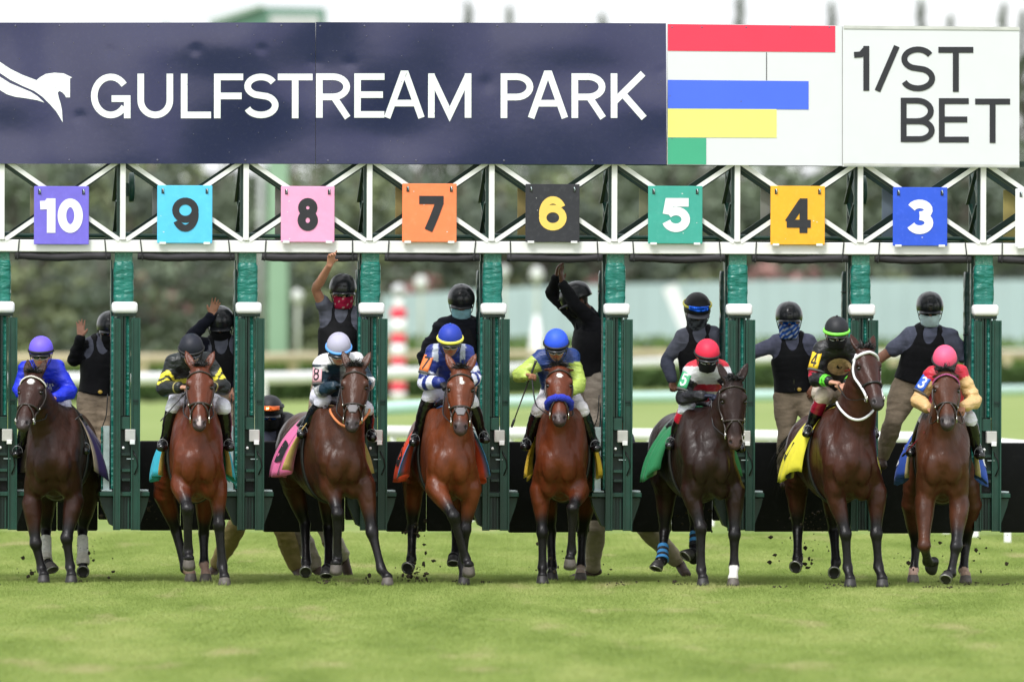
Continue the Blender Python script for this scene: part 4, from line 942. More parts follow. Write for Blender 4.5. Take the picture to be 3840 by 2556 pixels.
def horse(s):
    num = s['num']; reg = s['r']; y0 = s['y0']; rng = random.Random(num)
    T = lambda p, dy: wp(reg, p, y0 + dy)
    cx = T((s['chest'], 1000), 0)[0]; rx = T((s['rear'], 1000), 1.4)[0]
    cw = s.get('cw', 1.0); dz = s.get('dz', 0.0)
    F0 = V(cx, y0, 0); Bd = nrm(V(rx - cx, 1.4, 0)); Ub = V(Bd[1], -Bd[0], 0)
    root = empty('horse', (cx, y0 + .9, 0), 0, s['label'], 'horse', 'racehorses leaving the starting gate')
    def section(q):
        i = lambda A: float(np.interp(q, SEC_S, A))
        ww = i(SEC_U) * (1 + (cw - 1) * float(np.interp(q, [0, .6, 1.9], [1, .6, .2])))
        return F0 + Bd * q + V(0, 0, i(SEC_Z) + dz), ww, i(SEC_W)
    def surf(q, phi, off=0.0):
        c, u, w_ = section(q); return c + Ub * (u + off) * math.sin(phi) + V(0, 0, 1) * (w_ + off) * math.cos(phi)
    # --- head frame
    P = T(s['poll'], s.get('pdy', -.12)); Lh = .60
    q = px(reg, s['nose']); d = ray(*q)
    # nose tip: on its pixel ray, nearer the camera so that the head is Lh long
    best = None
    for dy in np.arange(.02, .6, .01):
        c = CAMP + d * ((P[1] - dy + CAM_D) / d[1])
        e = abs(np.linalg.norm(c - P) - Lh)
        if best is None or e < best[0]: best = (e, c)
    M = best[1]; A = nrm(M - P); psi = math.radians(s.get('yaw', 0))
    U = V(math.cos(psi), math.sin(psi), 0) + V(0, 0, math.tan(math.radians(s.get('hroll', 0)))); U = nrm(U - A * (U @ A)); W = np.cross(U, A)
    if W @ V(math.sin(psi), -math.cos(psi), 0) < 0: W = -W
    HT = [0, .10, .26, .40, .55, .70, .86, .97, 1.02]
    HU = [.078, .098, .120, .108, .088, .073, .066, .062, .036]
    HW = [.060, .095, .120, .122, .098, .078, .066, .054, .030]
    def hsec(t):
        return P + A * (t * Lh) - W * (np.interp(t, HT, HW) - .005), float(np.interp(t, HT, HU)), float(np.interp(t, HT, HW))
    def hsurf(t, a, off=.006):
        c, u, w_ = hsec(t); return c + U * (u + off) * math.sin(a) + W * (w_ + off) * math.cos(a)
    # --- volume
    allx = [cx, rx, P[0], M[0]]
    legs = {}
    for key in ('fl', 'fr', 'hl', 'hr'):
        L = s[key]; hind = key[0] == 'h'; pt = L['p']; dy = L.get('dy')
        if hind:
            dy = dy or (1.62, 1.74, 1.66, 1.60) if L.get('plant') else (dy or (1.60, 1.62, 1.40, 1.33))
        else:
            dy = dy or (.27, .20, .20, .12) if L.get('plant') else (dy or (.22, .02, .16, .16))
        J = [T(pt[i], dy[i]) for i in range(3)]; Hc = T(pt[3], dy[3]); th = math.radians(L.get('pitch', 0)); tw = math.radians(L.get('turn', 0))
        f = V(math.sin(tw) * math.cos(th), -math.cos(tw) * math.cos(th), math.sin(th)); up = V(-math.sin(tw) * math.sin(th), math.cos(tw) * math.sin(th), math.cos(th))
        if L.get('plant'): Hc[2] = .034; 
        else: Hc = Hc + V(0, 0, .03)
        legs[key] = dict(J=J, Hc=Hc, f=f, up=up, hind=hind, spec=L); allx += [j[0] for j in J] + [Hc[0]]
    yf = min(M[1], min(l['Hc'][1] for l in legs.values())); hi_z = P[2] + .28
    vol = Vol((min(allx) - .36, yf - .12, .0), (max(allx) + .36, y0 + 2.12, hi_z), .012)
    pts = []
    for q_ in SEC_S:
        c, u, w_ = section(q_); pts.append((*c, u, w_))
    vol.chain(pts, U=Ub, k=.05, n=2)
    # neck
    nb = section(.42)[0] + V(0, 0, .10); pb = P - W * .09 + A * .07
    mid1 = lerp(nb, pb, .36) + V(0, -.015, -.01) ; mid2 = lerp(nb, pb, .70) + V(0, .0, .015)
    mid1[0] = lerp(cx, pb[0], .30 + s.get('nb', 0)); mid2[0] = lerp(cx, pb[0], .66 + s.get('nb', 0))
    Un = Ub * .5 + U * .5
    neck = [(*nb, .195, .32), (*mid1, .150 * s.get('nk', 1), .245), (*mid2, .106 * s.get('nk', 1), .17), (*pb, .074, .105)]
    vol.chain(neck, U=Un, k=.11, n=4)
    # head
    vol.chain([(*hsec(t)[0], hsec(t)[1], hsec(t)[2]) for t in HT], U=U, k=.05, n=2, rs=.6)
    vol.chain([(*(P + A * Lh * t - W * .034), r, .034) for t, r in ((.03, .055), (.22, .082), (.45, .06), (.72, .044), (.9, .04))], U=U, k=.025, n=2)
    for sg in (-1, 1):
        vol.ball(P + A * Lh * .245 + U * sg * .100 - W * .045, (.026, .032, .045), k=.02, U=U, T=A)                    # brow
        vol.chain([(*(P + A * Lh * .30 + U * sg * .098 - W * .075), .02, .024), (*(P + A * Lh * .56 + U * sg * .074 - W * .07), .014, .016)], U=U, k=.02)
        vol.ball(P + A * Lh * .31 + U * sg * .112 - W * .052, (.02, .02, .018), k=.008, U=U, T=A, op='sub')
        vol.ball(P + A * Lh * .37 + U * sg * .062 - W * .145, (.042, .075, .085), k=.04, U=U, T=A)                    # cheek
        vol.ball(P + A * Lh * .93 + U * sg * .044 - W * .022, (.024, .026, .034), k=.018, U=U, T=A)                   # nostril rim
        vol.ball(P + A * Lh * .945 + U * sg * .052 - W * .006, (.013, .022, .024), k=.008, U=U, T=A, op='sub')
        vol.ball(P + A * Lh * .62 + U * sg * .066 + W * .002, (.02, .02, .07), k=.02, U=U, T=A, op='sub')
    vol.ball(P + A * Lh * .97 - W * .085, (.036, .03, .034), k=.025, U=U, T=A)                                        # chin
    # ears
    fold = s.get('ear', 1.0); eup = nrm(-A * fold - W * (1.1 - fold) + W * .12)
    for sg in (-1, 1):
        a = P + U * sg * .055 - W * .045 - A * .0; e = nrm(eup + U * sg * s.get('espread', .28)); le = .195 if fold > .5 else .13
        vol.chain([(*a, .028, .024), (*(a + e * le * .42), .041, .020), (*(a + e * le * .78), .028, .015), (*(a + e * le), .006, .007)], U=U, k=.015, n=3, rs=.5)
        vol.chain([(*(a + e * le * .25 + W * .022), .018, .013), (*(a + e * le * .55 + W * .021), .025, .012), (*(a + e * le * .85 + W * .012), .006, .008)], U=U, k=.006, n=2, op='sub')
    # chest and shoulder
    for sg, key in ((-1, 'fl'), (1, 'fr')):
        sh = section(.12)[0]; ps = V(*(F0 + Bd * .13 + Ub * sg * .155 * cw)[:2], 1.13 + dz); el = legs[key]['J'][0]
        vol.chain([(*(F0 + Bd * .50 + Ub * sg * .13)[:2], 1.50 + dz, .06, .13), (*(F0 + Bd * .32 + Ub * sg * .175 * cw)[:2], 1.32 + dz, .07, .15),
                   (*ps, .085, .11), (*(lerp(ps, el, .62) + V(0, .05, 0)), .088, .12), (*el, .072, .10)], U=Ub, k=.05)
        vol.ball(F0 + Bd * .045 + Ub * sg * .088 * cw + V(0, 0, 1.08 + dz), (.088, .078, .155), k=.014, U=Ub)           # pectoral
        vol.ball(F0 + Bd * .12 + Ub * sg * .085 * cw + V(0, 0, .98 + dz), (.065, .08, .08), k=.02, U=Ub)
        vol.ball(F0 + Bd * .18 + Ub * sg * .115 * cw + V(0, 0, .90 + dz), (.085, .12, .12), k=.05, U=Ub)
    # hindquarters
    for sg, key in ((-1, 'hl'), (1, 'hr')):
        c = F0 + Bd * 1.56 + Ub * sg * .13 + V(0, 0, 1.16 + dz); J = legs[key]['J']
        vol.chain([(*c, .14, .25), (*(lerp(c, J[0], .55) + Ub * sg * .02), .125, .20), (*J[0], .092, .14)], U=Ub, k=.06)
    hoof_jobs = []; legseg = []
    for key, l in legs.items():
        J, Hc, up, f, hind = l['J'], l['Hc'], l['up'], l['f'], l['hind']; cor = Hc + up * .045 - f * .008
        e, kn, ft = J
        Ul = nrm(Ub + V(0, 0, 0))
        if hind:
            ch = [(*e, .100, .135), (*lerp(e, kn, .5), .075, .095), (*lerp(e, kn, .86), .050, .066), (*kn, .053, .066), (*(lerp(kn, ft, .18)), .045, .052),
                  (*lerp(kn, ft, .5), .039, .043), (*lerp(kn, ft, .82), .041, .043), (*ft, .051, .051), (*lerp(ft, cor, .5), .039, .042), (*cor, .050, .051)]
        else:
            ch = [(*e, .092, .115), (*lerp(e, kn, .28), .083, .095), (*lerp(e, kn, .6), .062, .070), (*lerp(e, kn, .85), .051, .053), (*kn, .060, .056), (*lerp(kn, ft, .18), .046, .048),
                  (*lerp(kn, ft, .5), .038, .041), (*lerp(kn, ft, .82), .040, .041), (*ft, .050, .049), (*lerp(ft, cor, .5), .039, .040), (*cor, .050, .050)]
            vol.ball(lerp(e, kn, .12) + V(0, -.055, 0) + Ub * (-.02 if key == 'fl' else .02), (.045, .045, .10), k=.03, U=Ub, T=nrm(e - kn))
            vol.ball(kn + V(0, -.03, .0), (.04, .028, .04), k=.015, U=Ub, T=nrm(e - kn))
        vol.chain(ch, U=Ul, k=.035, n=2)
        vol.ball(ft + V(0, .03, -.012), (.028, .028, .026), k=.02, U=Ub)
        vol.chain([(*(lerp(kn, ft, .12) + V(0, .04, 0)), .013, .014), (*(lerp(kn, ft, .9) + V(0, .034, 0)), .014, .015)], U=Ub, k=.012)
        legseg.append((key, e, kn, ft, cor)); hoof_jobs.append((key, Hc, up, f))
    if s['hl'].get('plant'): pass
    Pm, Fm = vol.mesh(); Pm = Pm.astype(float); Pm = relax(Pm, Fm, 1, .4)
    N = vnormals(Pm, Fm)
    hi_ = smooth01((Pm[:, 2] - .70) / .2) * smooth01((P[2] - .30 - Pm[:, 2]) / .2)
    rg = 1 - np.abs(vnoise(Pm * V(1, 1, .55), 10, num + 7)) * 2.4; rg2 = 1 - np.abs(vnoise(Pm * V(1, 1, .7), 19, num + 9)) * 2.2
    Pm += N * (vnoise(Pm, 11, num)[:, None] * .0025 + vnoise(Pm, 26, num + 50)[:, None] * .0012 + ((-np.maximum(rg, 0) ** 2 * .0065 - np.maximum(rg2, 0) ** 2 * .0028) * hi_)[:, None])
    # --- coat colours
    base = np.array(s['coat']); n1 = vnoise(Pm, 4, num + 5)[:, None]
    C = np.tile(base, (len(Pm), 1)) * (1 + .10 * n1)
    ht = (Pm - P) @ A / Lh; hu = (Pm - P) @ U; hw = (Pm - P) @ W
    ish = (ht > -.3) & (ht < 1.15) & (np.abs(hu) < .2) & (hw > -.27) & (hw < .1)
    blk = np.array([.0050, .0045, .0050]); C = C * (1 + 0 * n1)
    ds = {}
    for key, e, kn, ft, cor in legseg:
        d1, t1 = segdist(Pm, e, kn); d2, t2 = segdist(Pm, kn, ft); d3, t3 = segdist(Pm, ft, cor)
        near = (np.minimum(np.minimum(d1, d2), d3) < .15) & (Pm[:, 2] < .95)
        par = np.where((d3 <= d2) & (d3 <= d1), 2 + t3, np.where(d2 <= d1, 1 + t2, t1)); others = None
        ds[key] = (np.minimum(np.minimum(d1, d2), d3), par, near)
    keys = list(ds); dm = np.stack([ds[k_][0] for k_ in keys], 1); own = dm.argmin(1)
    for i, k_ in enumerate(keys):
        d_, par, near = ds[k_]; m = (own == i) & near & (d_ < .13)
        t_up = s[k_].get('black', .42 if k_[0] == 'f' else .35)
        f_ = smooth01((par - t_up) / .40 + .1 * vnoise(Pm, 20, 3))[:, None] * m[:, None]
        C = C * (1 - f_) + blk * (1.5 if k_[0] == 'f' else 1.0) * f_ * (1 + .5 * np.clip(vnoise(Pm, 16, 8)[:, None], 0, 1))
        sk = s[k_].get('sock')
        if sk:
            f_ = smooth01((par - sk[0] + .04 * vnoise(Pm, 40, 4)) / .06)[:, None] * m[:, None]; C = C * (1 - f_) + np.array(sk[1]) * f_
    mz = smooth01((ht - .78) / .14 + .15 * vnoise(Pm, 30, 9))[:, None] * ish[:, None]
    C = C * (1 - .85 * mz) + np.array(s.get('muzzle', (.035, .03, .032))) * .85 * mz
    eyed = np.minimum(np.abs(hu - .1), np.abs(hu + .1))
    ey = np.exp(-((ht - .31) / .05) ** 2 - ((np.abs(hu) - .112) / .022) ** 2)[:, None] * ish[:, None]; C = C * (1 - .7 * ey) + blk * .7 * ey
    for sg in (-1, 1):
        dd = np.linalg.norm(Pm - (P + A * Lh * .945 + U * sg * .052 - W * .008), axis=1); f_ = smooth01((.026 - dd) / .012)[:, None]; C = C * (1 - f_) + np.array([.004, .003, .003]) * f_
    for (t_, u_, rt, ru_, cc) in s.get('marks', []):
        g = ((ht - t_) / rt) ** 2 + ((hu - u_) / ru_) ** 2 + .25 * vnoise(Pm, 45, 2); f_ = (smooth01((1.15 - g) / .35) * ish * (hw > -.09))[:, None]; C = C * (1 - f_) + np.array(cc) * f_
    ntop = smooth01(((Pm - nb) @ nrm(pb - nb) > 0) * 1.0)
    C = np.clip(C, .002, 1)
    me = np_mesh('body', Pm, Fm, C); link('body', me, M_COAT, root)
    # --- hooves
    for key, Hc, up, f in hoof_jobs:
        b = MB(); sd = nrm(np.cross(f, up)); n = 20; rings = []
        for hgt, ru_, rf, sh in ((.048, .043, .046, -.008), (.030, .049, .053, 0), (.0, .055, .060, .010), (-.034, .060, .068, .018), (-.034, .050, .057, .018), (-.022, .030, .036, .012), (-.020, .001, .001, .010)):
            rings.append([Hc + up * hgt + f * (sh + rf * math.cos(a)) + sd * ru_ * math.sin(a) for a in [2 * math.pi * i / n for i in range(n)]])
        b.grid(np.array(rings).transpose(1, 0, 2), closed_u=True)
        dark = s[key].get('hoofdark', True)
        b.build('hoof', M_HOOFD if dark else M_HOOF, root)
        if s[key].get('pitch', 0) != 0:
            sb = MB(); sb.tube([Hc - up * .037 + f * (.018 + .058 * math.cos(a)) + sd * .052 * math.sin(a) for a in np.linspace(-2.5, 2.5, 22)], .0075, 6); sb.build('horseshoe', M_SHOE, root)
        wr = s[key].get('wrap')
        if wr:
            _, e, kn, ft, cor = [q_ for q_ in legseg if q_[0] == key][0]
            ts = np.linspace(wr[0], wr[1], 26); pts_, rr = [], []
            for t in ts:
                pts_.append(lerp(kn, ft, t) if t <= 1 else lerp(ft, cor, t - 1)); rr.append(float(np.interp(t, [.1, .3, .8, 1.0, 1.3], [.054, .051, .053, .064, .058])) + .002 * math.sin(t * 70))
            g = MB().tube(pts_, rr, 16); me = g.mesh('leg_wrap'); ca = me.color_attributes.new('Col', 'FLOAT_COLOR', 'POINT')
            cols = np.ones((len(me.vertices), 4)); bands = wr[2]
            for i in range(len(me.vertices)):
                t = ts[min(i // 16, 25)]; c = bands[int((t - wr[0]) / (wr[1] - wr[0] + 1e-6) * len(bands)) % len(bands)]; cols[i, :3] = c
            ca.data.foreach_set('color', cols.ravel()); link('leg_wrap', me, M_WRAP, root)
    # --- eyes
    for sg in (-1, 1):
        b = MB().ball(P + A * Lh * .31 + U * sg * .099 - W * .052, (.021, .021, .019)); b.build('eye', M_EYE, root)
    # --- mane, forelock, tail
    st, di, le = [], [], []
    for i in range(260):
        t = rng.uniform(0, 1); c = lerp(nb, pb, t); r = float(np.interp(t, [0, .36, .7, 1], [.30, .225, .155, .10]))
        back = nrm(np.cross(Un, nrm(pb - nb))); back = back if back[1] > 0 else -back
        sgn = s.get('mside', 1); st.append(c + back * (r * .92) + Un * rng.uniform(-.012, .012)); di.append(back * .5 + Un * sgn * rng.uniform(.1, 1.0) + V(0, -.15, .2)); le.append(rng.uniform(.07, .17))
    ribbons('mane', st, di, le, .005, M_HAIR, root, seed=num)
    st, di, le = [], [], []
    for i in range(300):
        st.append(P + U * rng.uniform(-.045, .045) - W * rng.uniform(.0, .07) - A * .01); di.append(-A * rng.uniform(.2, .9) + W * rng.uniform(-.3, .7) + U * rng.uniform(-.7, .7)); le.append(rng.uniform(.05, .13) * s.get('flock', 1))
    ribbons('forelock', st, di, le, .0045, M_HAIR, root, drop=.5, seed=num + 1)
    tb = section(1.86)[0] + V(0, 0, .14); st, di, le = [], [], []
    tx = s.get('tail', 0)
    for i in range(120):
        st.append(tb + V(rng.uniform(-.03, .03), rng.uniform(-.02, .03), rng.uniform(-.05, .03))); di.append(V(tx + rng.uniform(-.15, .15), .8, rng.uniform(-.2, .35))); le.append(rng.uniform(.45, .85))
    ribbons('tail', st, di, le, .008, M_HAIR, root, drop=.35, seed=num + 2, seg=7)
    # --- bridle
    bl = s.get('bridle', M_LEATHER); b = MB()
    def strap(pairs, r=.009, flat=.5, off=.008): b.tube([hsurf(t, a, off) for t, a in pairs], r, 6)
    arc = lambda t, a0, a1, n=13: [(t, a) for a in np.linspace(a0, a1, n)]
    dr = math.radians
    strap([(.085 + .06 * abs(a) / 2, a) for a in np.linspace(-dr(105), dr(105), 15)], .0095)                    # browband
    strap([(lerp(.02, -.02, math.cos(a)), a) for a in np.linspace(dr(95), dr(265), 9)], .010)                # headpiece behind the ears
    nbt = .60
    strap([(nbt + .015 * math.cos(a), a) for a in np.linspace(-math.pi, math.pi, 25)], .0105 if not s.get('fleece') else .009)
    for sg in (-1, 1):
        strap([(t, sg * dr(100)) for t in np.linspace(.10, .80, 12)], .0095)
        strap([(t, sg * dr(lerp(100, 150, (t - .1) / .35))) for t in np.linspace(.1, .45, 6)], .008)         # throat lash
        if s.get('cross', True): strap([(t, sg * dr(lerp(5, 100, (t - .60) / .2))) for t in np.linspace(.62, .80, 7)], .008)
    b.build('bridle', bl, root)
    if s.get('browcol'):
        b2 = MB()
        for a in np.linspace(-dr(88), dr(88), 26):
            b2.ball(hsurf(.085 + .06 * abs(a) / 2, a, .017), .0085, 6, 4)
        b2.build('browband', s['browcol'], root)
    b3 = MB()
    bits = []
    for sg in (-1, 1):
        c = hsurf(.82, sg * dr(100), .018); bits.append(c)
        b3 = MB().tube([c + A * .030 * math.cos(a) + W * .030 * math.sin(a) for a in np.linspace(0, 2 * math.pi, 14, endpoint=False)], .0045, 6, closed=True); b3.build('bit_ring', M_STEEL, root)
        MB().tube([c - A * .05, c + A * .035], .005, 6).build('bit_cheek', M_STEEL, root)
        MB().ball(hsurf(.55, sg * dr(98), .014), .010, 6, 4).build('buckle', M_STEEL, root); MB().ball(hsurf(.13, sg * dr(96), .014), .008, 6, 4).build('buckle', M_STEEL, root)
    if s.get('fleece') is not None:
        g = MB().tube([hsurf(.61, a, .022) for a in np.linspace(-dr(120), dr(120), 22)], [.033 + .004 * math.sin(i * 2.3) for i in range(22)], 12)
        me = g.mesh('noseband_fleece'); ca = me.color_attributes.new('Col', 'FLOAT_COLOR', 'POINT'); ca.data.foreach_set('color', np.tile([*s['fleece'], 1], len(me.vertices)).astype(np.float32))
        link('noseband_fleece', me, M_FLEECE, root)
    for ex in s.get('extra', []): ex(root, hsurf, P, A, U, W, Lh, surf, neck)
    # --- saddle cloth hanging over both flanks
    sc = s['cloth']; s0, s1, lowf, lowb = sc.get('s', (.54, 1.16, 104, 116)); n1_, n2 = 22, 41
    flr = sc.get('flare', .115); G = np.zeros((n1_, n2, 3)); cols = np.zeros((n1_, n2, 3))
    for i in range(n1_):
        q_ = lerp(s0, s1, i / (n1_ - 1)); lim = dr(lerp(lowf, lowb, i / (n1_ - 1)))
        for j in range(n2):
            ph = lerp(-lim, lim, j / (n2 - 1)); low = max(0, (abs(ph) / lim - .35) / .65)
            fl = flr * low ** 1.5 * (1 + .55 * math.sin(q_ * 30 + 3 * np.sign(ph) + num)) + .012 * math.sin(q_ * 47 + num) * low
            skew = .16 * (abs(ph) / lim) ** 1.3
            G[i, j] = surf(q_ + skew, ph, .022 + fl) + V(0, 0, -.05 * low + .022 * math.sin(q_ * 33 + num * 2 + np.sign(ph)) * low ** 3)
            cols[i, j] = sc['col'] if (i >= sc.get('trimn', 4)) else sc.get('trim', sc['col'])
            st_ = sc.get('stripe')
            if st_ and i in st_[0] : cols[i, j] = st_[1]
    me = MB().grid(G).mesh('saddle_cloth'); ca = me.color_attributes.new('Col', 'FLOAT_COLOR', 'POINT')
    ca.data.foreach_set('color', np.concatenate([cols.reshape(-1, 3), np.ones((n1_ * n2, 1))], 1).astype(np.float32).ravel())
    clo = link('saddle_cloth', me, M_CLOTH, root); solidify(clo, .006)
    # number or emblem printed on the cloth's flanks
    if sc.get('text'):
        for sg in (-1, 1):
            def onc(u_, v_):
                q_ = lerp(s0, s1, .50 + .26 * u_) ; ph = sg * dr(lerp(lowf, lowb, .6)) * (.86 - .22 * v_)
                lim = dr(lerp(lowf, lowb, .6)); low = max(0, (abs(ph) / lim - .35) / .65); fl = flr * low ** 1.5 * (1 + .55 * math.sin(q_ * 30 + 3 * sg + num))
                return surf(q_ + .16 * (abs(ph) / lim) ** 1.3, ph, .036 + fl) + V(0, 0, -.05 * low)
            g = MB(); draw_text(g, sc['text'], lambda x, y, k_: onc(x if sg < 0 else 1 - x, y), w=.22); g.build('cloth_number', sc['tmat'], root)
    # girth and saddle
    g = MB(); qs = .66
    g.tube([surf(qs, a, .006) for a in np.linspace(0, 2 * math.pi, 40, endpoint=False)], .02, 6, closed=True, flat=1); g.build('girth', M_BLACKL, root)
    Gs = np.zeros((10, 13, 3))
    for i in range(10):
        q_ = lerp(.60, .98, i / 9)
        for j in range(13):
            a = lerp(-dr(48), dr(48), j / 12); Gs[i, j] = surf(q_ + .05 * (abs(a)), a, .035 + .02 * math.cos((q_ - .79) / .19 * math.pi) * -1 * math.cos(a * 1.3))
    so = MB().grid(Gs).build('saddle', M_BLACKL, root); solidify(so, .02)
    return dict(root=root, P=P, A=A, U=U, W=W, bits=bits, surf=surf, section=section, neck=neck, Ub=Ub, y0=y0, cx=cx, F0=F0, Bd=Bd)
BAY = (.098, .0215, .0068); DARK = (.032, .0105, .0065); SEAL = (.030, .0098, .0058); MIDB = (.060, .0155, .0085)
WHITE = (.75, .73, .70); PINK = (.42, .27, .21)
M_WHITE_T = mat('print_white', (.78, .78, .8), rough=.6, var=.03)
M_BLACK_T = mat('print_black', (.015, .015, .018), rough=.6, var=.1)
M_RED_T = mat('print_red', (.55, .05, .04), rough=.6, var=.1)
M_PEARL = mat('browband_pearl', (.8, .76, .7), rough=.3, var=.05)
M_PINKBB = mat('browband_pink', (.45, .08, .25), rough=.5, var=.2)
M_WHITEL = mat('white_strap', (.74, .74, .76), rough=.5, var=.06)
M_GREYPAD = mat('nose_strip', (.16, .15, .16), rough=.8, var=.15)

def nose_strip(root, hsurf, P, A, U, W, Lh, surf, neck):
    G = np.zeros((8, 9, 3))
    for i in range(8):
        t = lerp(.64, .76, i / 7)
        for j in range(9): a = lerp(-1, 1, j / 8) * lerp(.75, .35, i / 7); G[i, j] = hsurf(t, a, .010)
    o = MB().grid(G).build('nasal_strip', M_GREYPAD, root); solidify(o, .002)
def yoke(colm, low=1.22, s_=.02):
    def f(root, hsurf, P, A, U, W, Lh, surf, neck):
        N = [np.array(q[:3]) for q in neck]; pts = []
        for a in np.linspace(-1.75, 1.75, 25):
            c = lerp(N[1], N[2], .30); pts.append(c + V(.178 * math.sin(a), -.285 * math.cos(a) + .02, -.06 + .10 * abs(math.sin(a)) ** 2 - .05 * math.cos(a)))
        MB().tube(pts, .012, 6).build('neck_strap', colm, root)
    return f
def hackamore(colm):
    def f(root, hsurf, P, A, U, W, Lh, surf, neck):
        b = MB()
        for sg in (-1, 1):
            b.tube([hsurf(t, sg * math.radians(lerp(70, 96, min(1, (t - .06) / .3))), .014) for t in np.linspace(.06, .80, 14)], .012, 6)
        b.tube([hsurf(.085 + .06 * abs(a) / 2, a, .016) for a in np.linspace(-1.6, 1.6, 15)], .014, 6)
        b.build('cheek_strap', colm, root)
    return f

